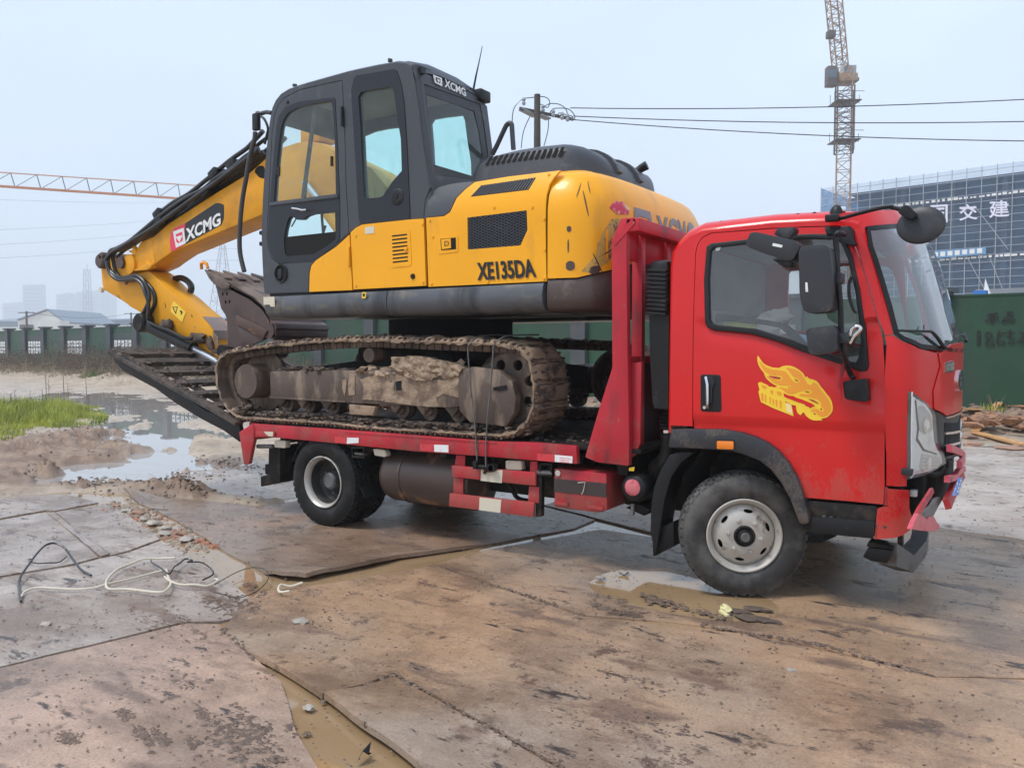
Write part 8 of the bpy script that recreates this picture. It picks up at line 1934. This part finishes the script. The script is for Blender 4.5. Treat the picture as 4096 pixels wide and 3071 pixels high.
loops=[[(-13.9,18.7,9.36),(-13.89,18.72,9.67),(-13.82,18.78,9.93),(-13.63,18.92,10.16),(-13.38,19.08,10.21),(-13.04,19.31,10.25),(-12.87,19.41,10.16),(-12.83,19.43,10.01),(-12.9,19.38,9.87),(-13.05,19.29,9.97),(-13.1,19.25,9.98)],[(-13.03,19.29,9.87),(-12.83,19.43,10),(-12.58,19.59,9.99),(-12.4,19.71,9.87),(-12.32,19.75,9.71),(-12.34,19.73,9.58)],[(-12.82,19.41,9.63),(-12.74,19.48,9.82),(-12.47,19.66,9.85),(-12.25,19.8,9.8),(-12.1,19.88,9.6),(-12.09,19.88,9.45)],[(-13.36,19.06,9.63),(-13.5,18.96,9.28),(-13.58,18.88,8.94),(-13.62,18.84,8.47)],[(-12.85,19.39,9.47),(-12.85,19.37,9.15),(-12.9,19.33,8.85),(-12.96,19.27,8.55)],[(-12.57,19.57,9.52),(-12.57,19.59,9.67),(-12.47,19.65,9.67),(-12.34,19.73,9.6),(-12.41,19.68,9.5)],[(-12.32,19.74,9.52),(-12.21,19.81,9.59),(-12.14,19.86,9.5),(-12.21,19.81,9.44)]]
for lp in loops: tube('jumper_wire',lp,.016,M['hose'],UP,5,4)
def wire(label,a,b_,sag,r=.02):
    a,b_=Vector(a),Vector(b_); a2=a; pts=[a.lerp(b_,k/24)-Vector((0,0,sag*4*(k/24)*(1-k/24))) for k in range(25)]
    return tag(tube('overhead_wire',pts,r,M['hose'],None,5),label,'wire')
for lab,pa_,pb2,sg_ in (('highest of the three black overhead wires running right from the pole',[(-12.23,19.82,9.86)][0],[(1.29,26.24,10.05)][0],.17),('middle of the three black overhead wires running right from the pole',[(-12.29,20.12,9.66)][0],[(1.31,26.21,9.3)][0],.16),('lowest of the three black overhead wires running right from the pole',[(-12.43,20.39,9.62)][0],[(1.32,26.19,8.72)][0],.18)):
    wire(lab,pa_,Vector(pa_).lerp(Vector(pb2),1.9),sg_*1.9*1.5,.017)
# ---- left far: warehouse, long roofs, towers, masts
M['ware_white']=mat('warehouse_white',(.68,.67,.62),.7,vary=.05)
M['roof_grey']=mat('far_roof_grey',(.20,.24,.29),.6,vary=.1)
def frame_at(x,Z):
    return None
def wbox(name,px0,px1,ytop,Z,depth,m,par=None,zb=0):
    return None
ww=[(-209.78,96.16,1.6),(-203.55,100.21,1.6),(-199.72,102.71,1.6),(-205.18,99.15,1.6),(-201.16,101.77,1.6)]
zt_=[(-209.94,96.4,8.11),(-203.78,100.55,10.62),(-199.87,102.93,7.42),(-205.34,99.4,8.22),(-201.32,102.02,8.22)]
WH=thing('warehouse','white gabled warehouse with grey roof edge beyond the fence on the left','building',(ww[1][0],ww[1][1],0))
back=Vector((-math.sin(math.radians(33)),math.cos(math.radians(33)),0))
def gable(par,pts2,zs,z0,dep,m,name):
    bm=bmesh.new(); F_=[Vector((p[0],p[1],z)) for p,z in zip(pts2,zs)]
    base=[Vector((pts2[0][0],pts2[0][1],z0)),Vector((pts2[-1][0],pts2[-1][1],z0))]
    loop=[base[0]]+F_+[base[1]]
    loft([[tuple(v) for v in loop],[tuple(v+back*dep) for v in loop]],bm=bm); return bobj(name,bm,m,par,30)
gable(WH,[ww[0],ww[1],ww[2]],[zt_[0][2],zt_[1][2],zt_[2][2]],0,25,M['ware_white'],'gable_wall')
for a,b_ in ((0,1),(1,2)):
    pa_=Vector((ww[a][0],ww[a][1],zt_[a][2]+.15))-back*.3; pb2=Vector((ww[b_][0],ww[b_][1],zt_[b_][2]+.15))-back*.3
    bm=bmesh.new(); vs=[pa_,pb2,pb2+back*26,pa_+back*26]; v1=[bm.verts.new(v) for v in vs]; v2=[bm.verts.new(v+Vector((0,0,.3))) for v in vs]
    for f in ((0,1,2,3),): bm.faces.new([v1[i] for i in f]); bm.faces.new([v2[i] for i in f][::-1])
    for i in range(4): bm.faces.new((v1[i],v1[(i+1)%4],v2[(i+1)%4],v2[i]))
    bobj('roof',bm,M['crane_dark'] if 0 else M['roof_grey'],WH)
an=Vector([(-201.24,97.17,5.85)][0]); an2=Vector([(-197.26,99.88,8.09)][0])
bm=bmesh.new(); l_=[Vector((an.x,an.y,0)),Vector((an2.x,an2.y,0)),Vector((an2.x,an2.y,an2.z)),Vector((an.x,an.y,an2.z))]; loft([[tuple(v) for v in l_],[tuple(v+back*4) for v in l_]],bm=bm); bobj('annexe',bm,M['ware_white'],WH)
for i in range(7):
    p=Vector([(-209,96.35,6.84)][0]).lerp(Vector([(-206.51,97.97,6.84)][0]),i/6); bm=bmesh.new(); beam(bm,p-Vector((0,0,.35)),p+Vector((0,0,.35)),.35,.2); bobj('window',bm,M['crane_dark'],WH)
def farblock(label,px0,px1,ytop,Z,m,name='building',cat='building',dep=14,group=None):
    pass
FB_=[('long_shed','long low grey roofed shed left of the white warehouse',[(-252.67,104.45,8.95),(-241.56,111.7,9.08)],M['roof_grey'],20),
('long_shed','long blue-grey roofed hall stretching right of the white warehouse',[(-230.1,119.16,9.08),(-213.93,129.72,9.61)],M['roof_grey'],25),
('long_shed','long pale grey hall roof seen between arm and bucket of the excavator',[(-223.3,135.58,9.82),(-183.32,161.65,10.37)],M['roof_grey'],25)]
for nm,lab,pp,m_,dep in FB_:
    a,b_=Vector(pp[0]),Vector(pp[1]); bm=bmesh.new(); l_=[Vector((a.x,a.y,0)),Vector((b_.x,b_.y,0)),b_,a]; loft([[tuple(v) for v in l_],[tuple(v+back*dep+Vector((0,0,1.5 if v.z>0 else 0))) for v in l_]],bm=bm)
    r_=thing(nm,lab,'shed',(a.x,a.y,0)); bobj('hall_wall',bm,m_,r_)
    for i in range(14):
        p=a.lerp(b_,(i+.5)/14); 
        if (i*7)%3: bm=bmesh.new(); q0=Vector((p.x,p.y,p.z-2.4))-back*.1; beam(bm,q0-R3*1.2,q0+R3*1.2,.15,1.4); bobj('window_band',bm,M['ware_white'],r_)
tw=[('faded tower block, lowest and leftmost in the haze',[(-1503.29,691.17,77.52),(-1476.54,708.73,79.92)],14),('tallest square tower block fading into the haze',[(-1369.77,660,101.78),(-1344.89,676.25,102.53)],14),('stepped hazy tower block standing right of the tallest one',[(-1405.5,731.69,90.62),(-1387.76,743.47,94.56)],14),('slim pale block directly behind the stepped tower',[(-1492.64,794.87,99.6),(-1477.76,804.57,99.6)],14),('broad hazy block under the thin mast',[(-1426.5,778.23,99.56),(-1397.1,797.47,101.19)],14),('pale block at the right end of the hazy skyline',[(-1465.61,836.83,107.78),(-1444.02,850.8,106.07)],24)]
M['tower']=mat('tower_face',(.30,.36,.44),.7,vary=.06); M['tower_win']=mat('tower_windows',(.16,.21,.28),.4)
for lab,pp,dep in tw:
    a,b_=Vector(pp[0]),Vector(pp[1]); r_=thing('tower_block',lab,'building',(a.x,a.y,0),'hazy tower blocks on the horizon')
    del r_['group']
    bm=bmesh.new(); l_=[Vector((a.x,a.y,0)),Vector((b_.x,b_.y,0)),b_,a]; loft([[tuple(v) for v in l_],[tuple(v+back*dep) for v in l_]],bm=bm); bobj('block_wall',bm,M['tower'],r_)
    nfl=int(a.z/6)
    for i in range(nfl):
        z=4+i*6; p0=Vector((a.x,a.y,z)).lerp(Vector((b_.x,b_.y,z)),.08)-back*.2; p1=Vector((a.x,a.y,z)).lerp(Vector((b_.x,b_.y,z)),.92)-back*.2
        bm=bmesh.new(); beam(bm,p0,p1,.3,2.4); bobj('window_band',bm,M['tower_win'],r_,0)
mb=[(-986.09,549.94,71.92)][0]; mt=[(-986.98,550.79,98.41)][0]
MS=thing('radio_mast','thin lattice mast with a tilted tip standing above the hazy blocks','mast',(mb[0],mb[1],0)); lattice('m',MS,(mb[0],mb[1],0),mt,9,5.2,14,M['crane_dark'],R3,.3)
bar('mast_tip',mt,Vector(mt)+Vector((1.0,0,6)),.5,.5,M['crane_dark'],MS)
pb0=[(-590.72,445.33,1.6)][0]; pt0=[(-592.57,448.9,90.31)][0]
PY=thing('pylon','faint lattice electricity pylon in the haze between the boom and the bucket','pylon',(pb0[0],pb0[1],0)); lattice('m',PY,(pb0[0],pb0[1],0),pt0,24,3.2,11,M['crane_dark'],R3,.2)
for z,wd in ((pt0[2]-4,15),(pt0[2]-14,17)):
    c=Vector((pb0[0],pb0[1],z)); bar('pylon_arm',c-R3*wd,c+R3*wd,.3,.3,M['crane_dark'],PY)
for i,(a,b_) in enumerate((( [(-477.47,224.17,70.88)][0],[(-594.03,449.4,117.18)][0]),([(-470.97,227.99,63.23)][0],[(-598.7,445.83,107.42)][0]),([(-471.31,227.36,55.7)][0],[(-598.41,445.39,95.71)][0]),([(-484.71,220.33,87.32)][0],[(-599.21,446.61,127.92)][0]))):
    lab=['highest','second','third','uppermost faint'][i]; d_=Vector(a)-Vector(b_)
    lab=['second of the thin hazy power lines crossing the sky left of the boom','third of the thin hazy power lines crossing the sky left of the boom','lowest of the thin hazy power lines crossing the sky left of the boom','topmost thin hazy power line just under the crane jib at the left'][i]
    wire(lab,Vector(a)+d_*.6,b_,4.0,.085)
ps=[(-124.28,56.46,4.82),(-124.44,56.46,6.94)]
for i,(q0,q1) in enumerate((([(-122.16,55.4,3.96)][0],[(-122.29,55.47,6.85)][0]),([(-139.56,82.34,4.85)][0],[(-139.64,82.46,8.02)][0]))):
    P0=thing('wooden_pole',['thin dark service pole standing in front of the white warehouse','thin service pole beside the excavator arm above the fence'][i],'pole',(q1[0],q1[1],0))
    bar('pole_shaft',(q1[0],q1[1],0),q1,.22,.22,M['crane_dark'],P0); bar('pole_arm',Vector(q1)-R3*1.2+Vector((0,0,-.2)),Vector(q1)+R3*1.2+Vector((0,0,-.2)),.12,.12,M['crane_dark'],P0)
wire('thin service wire strung between the two small poles behind the left fence',[(-122.29,55.47,6.79)][0],[(-139.64,82.46,7.94)][0],.9,.03)
# haze
hz=bmesh.new(); bx(hz,-2200,1500,-900,2000,-1.6,240); hzo=bobj('haze',hz,None,None,0); hzo['kind']='stuff'
hm=bpy.data.materials.new('haze_air'); hm.use_nodes=True; t=hm.node_tree; t.nodes.clear(); o=t.nodes.new('ShaderNodeOutputMaterial'); v=t.nodes.new('ShaderNodeVolumePrincipled'); v.inputs['Color'].default_value=(.86,.93,1,1); v.inputs['Density'].default_value=.0011; v.inputs['Anisotropy'].default_value=.0; t.links.new(v.outputs[0],o.inputs['Volume']); hzo.data.materials.append(hm)

# ================================================================ VEGETATION AND SMALL THINGS
def hz_(x,y): return float(gheight(np.array([x]),np.array([y]))[0])
def min_sd(X,Y,polys):
    r=np.full(X.shape,9.)
    for l in polys: r=np.minimum(r,sdist(X,Y,l))
    return r
def blade_mesh(name,polys,n,hmin,hmax,wd,m,seed,lean_=.35,kinds=None,zoff=-.01):
    rd=random.Random(seed); xs=[p[0] for l in polys for p in l]; ys=[p[1] for l in polys for p in l]
    P_=[]
    while len(P_)<n:
        x,y=rd.uniform(min(xs),max(xs)),rd.uniform(min(ys),max(ys))
        if any(inpoly(x,y,[l]) for l in polys): P_.append((x,y))
    X=np.array([p[0] for p in P_]); Y=np.array([p[1] for p in P_]); H=gheight(X,Y)
    dens=fbm(X*.9,Y*.9,3); edge=np.clip(-min_sd(X,Y,polys)/1.0,.25,1)
    H=H+(edge-1)*0
    v=[];f=[]
    for (x,y),h,dn,eg in zip(P_,H,dens,edge):
        if dn<rd.uniform(-.45,-.05)*.8: continue
        hh=rd.uniform(hmin,hmax)*(1+.9*dn)*eg; a=rd.uniform(0,6.28); w_=wd*rd.uniform(.6,1.3); lx,ly=rd.gauss(0,lean_)*hh,rd.gauss(0,lean_)*hh
        dx,dy=math.cos(a)*w_,math.sin(a)*w_; b=len(v)
        v+=[(x-dx,y-dy,h+zoff),(x+dx,y+dy,h+zoff),(x+dx*.7+lx*.4,y+dy*.7+ly*.4,h+hh*.6),(x-dx*.7+lx*.4,y-dy*.7+ly*.4,h+hh*.6),(x+lx,y+ly,h+hh)]
        f+=[(b,b+1,b+2,b+3),(b+3,b+2,b+4)]
    me=bpy.data.meshes.new(name); me.from_pydata(v,[],f); return finish(me,name,m,None,0)
M['grass']=mat('fresh_grass',(.40,.43,.06),.6,vary=.4,col2=(.24,.28,.05),scale=1.2,lo=.45,hi=.6,col3=(.30,.34,.10),scale3=4,lo3=.58,hi3=.68)
M['grass_far']=mat('grass_far',(.12,.20,.04),.7,vary=.2)
M['dry']=mat('dry_weed',(.17,.115,.08),.8,vary=.3,col2=(.10,.075,.055),scale=2,lo=.45,hi=.6)
M['dry_pale']=mat('dry_weed_pale',(.26,.21,.13),.8,vary=.3)
M['leaf']=mat('weed_leaf',(.07,.13,.03),.6,vary=.3)
gp_=[(-23.696,4.307),(-23.023,6.169),(-23.125,6.717),(-22.949,7.149),(-21.912,7.319),(-20.717,7.374),(-19.73,7.163),(-17.704,6.218),(-15.987,5.238),(-14.741,4.289),(-14.439,3.858),(-14.606,3.599),(-14.38,3.165),(-15.017,3.182),(-13.891,2.422),(-12.452,1.662),(-12.215,1.32),(-12.224,1.032),(-13.171,0.053)]
tag(blade_mesh('grass',[gp_],22000,.10,.38,.007,M['grass'],1,.28),kind='stuff')
gp2=[(-37.52,16.298),(-40.583,19.179),(-42.199,21.57),(-39.133,20.123),(-36.106,17.219),(-35.045,15.401)]; tag(blade_mesh('grass',[gp2],4000,.15,.35,.02,M['grass_far'],2),kind='stuff')
tag(blade_mesh('low_weeds',[[(-14.957,4.148),(-16.222,5.084),(-16.325,5.407),(-14.589,4.387),(-14.107,3.924)]],1800,.04,.14,.006,M['leaf'],3),kind='stuff')
# brown weeds growing along the foot of the hoarding
def weed_strip(s0,s1,d0,d1,n,h0,h1,m,seed):
    rd=random.Random(seed); v=[];f=[]
    for i in range(n):
        s=rd.uniform(s0,s1); d_=rd.uniform(d0,d1)
        k=.5+.5*math.sin(s*.9+seed)+.3*math.sin(s*2.3)
        x=FB[0]+fdir[0]*s-fnor[0]*d_; y=FB[1]+fdir[1]*s-fnor[1]*d_; h=hz_(x,y) if i%6==0 or i==0 else h
        hh=rd.uniform(h0,h1)*(.4+.6*max(0,k)); lx,ly=rd.gauss(0,.2)*hh,rd.gauss(0,.2)*hh; w_=.012*rd.uniform(.5,1.2); b=len(v)
        v+=[(x-w_,y,h-.05),(x+w_,y,h-.05),(x+lx+w_*.3,y+ly,h+hh),(x+lx-w_*.3,y+ly,h+hh)]; f.append((b,b+1,b+2,b+3))
        for j in range(rd.randint(3,7)):
            t=rd.uniform(.25,1); px,py,pz=x+lx*t+rd.gauss(0,.07),y+ly*t+rd.gauss(0,.07),h+hh*t+rd.uniform(-.03,.08); q=rd.uniform(.015,.05); b=len(v)
            a=rd.uniform(0,6.28); v+=[(px-q*math.cos(a),py-q*math.sin(a),pz),(px,py,pz-q*.7),(px+q*math.cos(a),py+q*math.sin(a),pz+q*.2),(px,py,pz+q*.8)]; f.append((b,b+1,b+2,b+3))
    me=bpy.data.meshes.new('w'); me.from_pydata(v,[],f); return me
for (s0,s1,d0,d1,n,h0,h1,m_,nm,sd) in ((-58,-44,.3,2.6,1500,.4,1.3,'dry','dry_weeds',1),(-44,-30,.3,2.8,2000,.4,1.6,'dry','dry_weeds',2),(-52,-34,1.2,4,700,.2,.8,'dry_pale','dry_weeds',3),(-30,-16,.3,2.2,1400,.3,1.1,'dry','dry_weeds',4),(-50,-28,.4,2.5,260,.5,1.5,'leaf','green_weeds',5),(-9,4,.1,.6,60,.1,.35,'dry','dry_weeds',6)):
    tag(finish(weed_strip(s0,s1,d0,d1,n,h0,h1,m_,sd),nm,M[m_],None,0),kind='stuff')
# tall dry stalks in the grass
rd=random.Random(8)
stk=[[(-24.499,8.206),(-24.434,8.249),(-19.002,5.841),(-21.665,7.357),(-20.711,7.378),(-18.891,6.401),(-22.235,6.095),(-22.406,6.274),(-19.392,5.118),(-21.751,6.701),(-19.952,6.217),(-21.043,6.035)][i] for i in range(12)]
hts=[1.25,.65,1.2,.6,1.05,.45,.35,.45,.4,.5,.5,.4]
for i,((x,y),hh) in enumerate(zip(stk,hts)):
    bm=bmesh.new(); h=hz_(x,y); lx=rd.uniform(-.08,.08)
    tube_bm(bm,[(x,y,h-.03),(x+lx*.5,y,h+hh*.5),(x+lx,y,h+hh)],[.010,.008,.003],5)
    for j in range(rd.randint(4,9)):
        t=rd.uniform(.15,.95); p=Vector((x+lx*t,y,h+hh*t)); q=p+Vector((rd.gauss(0,.10),rd.gauss(0,.06),rd.uniform(.03,.14))); tube_bm(bm,[p,q],[.004,.002],4)
    lab=['tallest bare dark stalk rising from the left of the grass patch','thin short stalk just right of the tallest stalk','tall bare stalk near the middle of the grass patch','short stalk beside the middle tall stalk','dark bushy stalk at the right end of the grass patch','small twig at the far right end of the grass','short twig among grass at the left edge','bent twig close behind the left edge grass','small dark twig low in the grass front','short twig behind the tallest stalk base','short twig between the tall stalks','little twig left of the tallest stalk'][i]
    tag(bobj('dry_stalk',bm,M['dry'],None,0),lab,'plant')
# small plant on the bank at the right
pc=[(-0.252,0.401)][0]
for (s,hh,n,lab) in ((pc[0]-.1,.16,70,'low green tuft growing on the dirt bank under the painted numbers'),(pc[0]+.75,.35,40,'taller leafy weed with pale stems on the dirt bank at the right')):
    bm=bmesh.new(); x=FB[0]+fdir[0]*s-fnor[0]*.75; y=FB[1]+fdir[1]*s-fnor[1]*.75; h=hz_(x,y)
    for j in range(n):
        a=rd.uniform(0,6.28); l=hh*rd.uniform(.5,1.3); o_=Vector((x+rd.gauss(0,.12),y+rd.gauss(0,.12),h-.02)); t=Vector((math.cos(a)*l*.4,math.sin(a)*l*.4,l)); sd_=Vector((-math.sin(a),math.cos(a),0))*.008
        bm.faces.new([bm.verts.new(v) for v in (o_-sd_,o_+sd_,o_+t*.6+sd_*.8,o_+t,o_+t*.6-sd_*.8)])
    r_=thing('weed',lab,'plant',(x,y,h)); bobj('leaves',bm,M['grass'],r_,0)
    for j in range(3):
        a=(.5+j*1.7); tube('stem',[(x,y,h),(x+.10*math.cos(a),y+.1*math.sin(a),h+hh*1.0),(x+.2*math.cos(a),y+.2*math.sin(a),h+hh*2.0)],[.008,.006,.003],M['dry_pale'],r_,5)
# rubble in the gap and stones
M['stone']=mat('pale_stone',(.36,.32,.27),.7,vary=.2,col2=(.28,.24,.20),scale=20,lo=.5,hi=.6,bump=.3)
M['brick']=mat('brick_red',(.32,.19,.13),.8,vary=.2)
def stone(c,r,label,m='stone',sq=(1.3,1,.6),name='stone',cat='stone'):
    bm=bmesh.new(); blob(bm,(0,0,0),r,2,sq,.35,2.4)
    for v in bm.verts: v.co+=Vector((c[0],c[1],c[2] if len(c)>2 else r*.2))
    return tag(bobj(name,bm,M[m],None,50),label,cat)
st_l=[([(-5.846,-0.553)][0],.045,'cream chip of stone on the orange rubble at the far end of the gap','stone'),([(-5.681,-0.542)][0],.05,'red brick fragment in the gap between steel plates','brick'),([(-6.194,-0.458)][0],.035,'rusty red rubble piece nearest the curled plate corner','brick'),
([(-5.118,-0.757)][0],.055,'large whitish rubble lump in the middle of the gap','stone'),([(-4.829,-0.815)][0],.045,'flat pale stone beside the whitish lump in the gap','stone'),([(-4.666,-0.94)][0],.05,'white chalky stone by the notch in the pale plate','stone'),([(-4.587,-0.888)][0],.045,'peach coloured brick piece in the gap','brick'),([(-4.326,-0.973)][0],.05,'pale flat chunk at the near end of the rubble','stone'),([(-5.355,-0.697)][0],.04,'grey stone against the left side of the rubble gap','stone'),
([(-1.988,-1.851)][0],.038,'pale flat stone on tan mud near the centre left','stone'),([(-3.187,-2.684)][0],.028,'small round pebble on the pinkish plate','stone'),([(-1.094,-2.617)][0],.022,'pale leaf shaped chip lying in the brown water strip','stone'),([(-10.128,1.314)][0],.09,'single pale rock on the brown dirt left of the puddles','stone'),([(-0.94,-0.08)][0],.025,'small pale stone behind the front wheel puddle','stone'),([(-0.858,0.125)][0],.03,'long low stone on the far rim of the wheel puddle','stone'),([(0.591,-1.019)][0],.018,'tiny white stone in the shallow muddy dip','stone'),([(-2.284,-1.974)][0],.010,'tiny white chip near the plate corner','stone')]
for c,r,l,m_ in st_l: stone(c,r,l,m_,(1.4,1,.45))
cl3=Clods(); 
for i in range(500):
    t=random.random(); a=Vector([(-6.435,-0.368)][0]).lerp(Vector([(-3.986,-1.089)][0]),t); cl3.add((a.x+random.gauss(0,.07),a.y+random.gauss(0,.10),-.02),random.uniform(.012,.04),(1.2,1,.8))
tag(cl3.build('rubble',mat('rubble_mix',(.33,.27,.21),.8,vary=.3,col2=(.36,.15,.09),scale=5,lo=.52,hi=.56),None,20),kind='stuff')
bk0=Vector([(-55.262,21.533)][0]); 
lb=bmesh.new(); bx(lb,bk0.x-.9,bk0.x+.9,bk0.y-.4,bk0.y+.4,0,1.0,.03,Matrix.Rotation(.6,3,'Z')); tag(bobj('rubble_block',lb,mat('block_grey',(.16,.14,.12),.85,vary=.3,col2=(.35,.33,.3),scale=6,lo=.55,hi=.62,bump=.5),None),'dark rough block of broken masonry beside the fence at far left','block')
for p,r,l in (([(-54.597,21.966)][0],.28,'left white stone by the dark masonry block'),([(-54.096,22.292)][0],.26,'right white stone by the dark masonry block')): stone(p,r,l,'stone',(1.1,1,.7))
sp0=Vector([(-53.059,24.639)][0]); bm=bmesh.new(); bx(bm,sp0.x-1.6,sp0.x+1.6,sp0.y-.8,sp0.y+.8,.15,.30,.03,Matrix.Rotation(.3,3,'Y')@Matrix.Rotation(.5,3,'Z')); tag(bobj('concrete_slab',bm,M['stone'],None),'tilted grey concrete slab in the weeds by the fence','slab')
# timber and torn board at the right
M['timber']=mat('raw_timber',(.55,.30,.12),.7,vary=.2,col2=(.35,.18,.08),scale=12,lo=.5,hi=.65,stretch=(1,1,6))
def plank(a,b_,w_,th_,label):
    bm=bmesh.new(); beam(bm,a,b_,w_,th_); return tag(bobj('timber_plank',bm,M['timber'],None),label,'plank','splintered planks on the dirt at the right')
def gz(p,dz): return (p[0],p[1],dz)
A=lambda p,dz:gz(p,hz_(p[0],p[1])+dz)
p1,p2,p3,p4,p5=[(0.638,11.61),(0.95,14.694),(1.407,10.139),(0.758,16.229),(1.488,15.385)]
plank(A(p1,.05),A(p2,.32),.14,.03,'short raking plank meeting the long upper board of the debris heap')
plank(A(p1,.04),A(p3,.05),.16,.03,'nearest long plank lying along the front of the debris heap')
plank(A(p4,.12),A(p5,.10),.12,.03,'upper long thin plank on top of the debris heap')
plank(A([(0.37,13.711)][0],.05),A([(0.558,12.97)][0],.12),.25,.03,'small broken board end next to the truck nose')
plank(A([(1.088,14.407)][0],.10),A([(1.361,12.894)][0],.10),.10,.03,'thin splinter lying across the brown shavings')
bm=bmesh.new(); c=[(1.088,12.337)][0]; 
for i in range(60): blob(bm,(c[0]+random.gauss(0,.5),c[1]+random.gauss(0,.5),hz_(c[0],c[1])+random.uniform(0,.14)),random.uniform(.06,.16),1,(1.4,1,.5),.5,3)
tag(bobj('wood_shavings',bm,mat('shavings',(.34,.17,.09),.8,vary=.35,col2=(.16,.09,.06),scale=14,lo=.45,hi=.6,bump=.6),None,60),kind='stuff')
for i,p in enumerate([(0.564,10.018),(0.734,9.983),(0.335,12.225),(0.531,11.093),(0.913,9.957),(1.24,9.757)]): stone(p,.10+.03*(i%2),['pale flat stone nearest the broken bumper at the right','second pale stone along the edge of the concrete','brownish stone tucked behind the grille','pale rubble stone behind the first kerb stone','dark wet stone in front of the planks','low stone under the front plank'][i],'stone' if i%2==0 else 'brick',(1.6,1,.35))
# tangled wires on the left plate
def gw_(pts,r,m,label,z=.03,hs=None):
    P3=[(x,y,z+(hs[i] if hs else random.uniform(0,.02))) for i,(x,y) in enumerate(pts)]
    return tag(tube('loose_cable',P3,r,m,None,6,6),label,'cable')
gw_([(-3.699,-2.576),(-3.886,-2.493),(-4.086,-2.403),(-4.218,-2.326),(-4.347,-2.213),(-4.502,-2.078),(-4.618,-1.959),(-4.64,-1.885),(-4.576,-1.856),(-4.505,-1.856),(-4.298,-1.917),(-4.101,-1.976),(-3.896,-2.019)],.008,M['hose'],'black cable arching over the pale plate at the left',.02,[0,.0,.0,.02,.05,.08,.1,.1,.08,.05,.02,.0,.0])
gw_([(-4.535,-1.846),(-4.438,-1.954),(-4.463,-2.026),(-4.511,-2.073),(-4.581,-2.086),(-4.65,-2.064),(-4.684,-2.03)],.005,M['hose'],'thin dark cable curl inside the black arch',.02)
gw_([(-3.788,-2.533),(-3.876,-2.465),(-3.876,-2.391),(-3.759,-2.332),(-3.648,-2.26),(-3.582,-2.173),(-3.558,-2.095),(-3.565,-1.948),(-3.561,-1.776),(-3.529,-1.68)],.007,M['cream'],'long white cable lying straight across the plate',.02)
gw_([(-3.772,-1.447),(-3.862,-1.512),(-3.929,-1.605),(-3.91,-1.736),(-3.828,-1.875),(-3.7,-2.012),(-3.526,-2.128),(-3.442,-2.152),(-3.351,-2.08),(-3.193,-2.062),(-3.079,-2.03),(-3.095,-1.977),(-3.204,-1.873),(-3.352,-1.786),(-3.515,-1.696)],.008,M['cream'],'big white cable loop lying beside the wire tangle',.025)
gw_([(-3.881,-1.575),(-3.759,-1.647),(-3.588,-1.693),(-3.407,-1.749),(-3.508,-1.641),(-3.595,-1.541),(-3.655,-1.443),(-3.601,-1.425),(-3.563,-1.493),(-3.469,-1.448),(-3.306,-1.484),(-3.153,-1.584),(-3.091,-1.709)],.006,M['hose'],'dark twisted wire at the heart of the tangle',.03)
gw_([(-3.376,-1.801),(-3.238,-1.85),(-3.131,-1.848),(-3.04,-1.811),(-2.981,-1.751),(-2.989,-1.666),(-3.075,-1.628)],.007,M['cream'],'short white cable curve right of the wire tangle',.025)
gw_([(-2.96,-1.714),(-3.102,-1.427),(-3.072,-1.306),(-2.923,-1.311),(-2.756,-1.444),(-2.647,-1.599),(-2.586,-1.729),(-2.629,-1.799),(-2.748,-1.835),(-2.893,-1.803)],.003,M['hose'],'thin brown wire hoop crossing the muddy gap',.02)
gw_([(-2.495,-1.375),(-2.537,-1.439),(-2.574,-1.486),(-2.547,-1.534),(-2.479,-1.576),(-2.415,-1.555)],.008,M['cream'],'cream cable hook lying by the lifted plate edge',.02)
# twig / torn scrap in the water and by the wheel
p=[(-0.588,-2.812)][0]
bm=bmesh.new(); q=[(-0.582,-2.855),(-0.602,-2.797),(-0.601,-2.747),(-0.586,-2.778),(-0.56,-2.786),(-0.57,-2.826)]; bm.faces.new([bm.verts.new((x,y,.0+.02*(i%3))) for i,(x,y) in enumerate(q)]); tag(bobj('torn_scrap',bm,M['black'],None,0),'dark torn scrap floating in the brown water at bottom centre','scrap')
q=[(0.002,-0.357),(-0.003,-0.247),(0.028,-0.246),(0.055,-0.304),(0.046,-0.347)]; bm=bmesh.new(); blob(bm,(*[(0.026,-0.304)][0],.02),.028,2,(1.2,1,.7),.5,3); tag(bobj('foam_lump',bm,mat('yellow_foam',(.72,.66,.33),.8),None,60),'crumpled pale yellow lump beside the front tyre','foam lump')
bm=bmesh.new(); e0,e1=[(0.011,-0.369),(0.074,-0.419)]; beam(bm,(*e0,.02),(*e1,.012),.02,.012); tag(bobj('yellow_strip',bm,bpy.data.materials['yellow_foam'],None),'short pale yellow strip in front of the crumpled lump','strip')
for (x,y),r,l in zip([(0.176,-0.149),(0.192,-0.343),(0.272,-0.344),(0.095,-0.259)],(.05,.06,.05,.05),('dark leaf of mud in the shallow water below the front tyre','broad dark mud flake nearest the camera by the front tyre','thin dark mud flake right of the broad flake','brown mud flake touching the front tyre')):
    stone((x,y,.0),r,l,'mud_dark',(1.7,.8,.22),'mud_flake','mud flake')
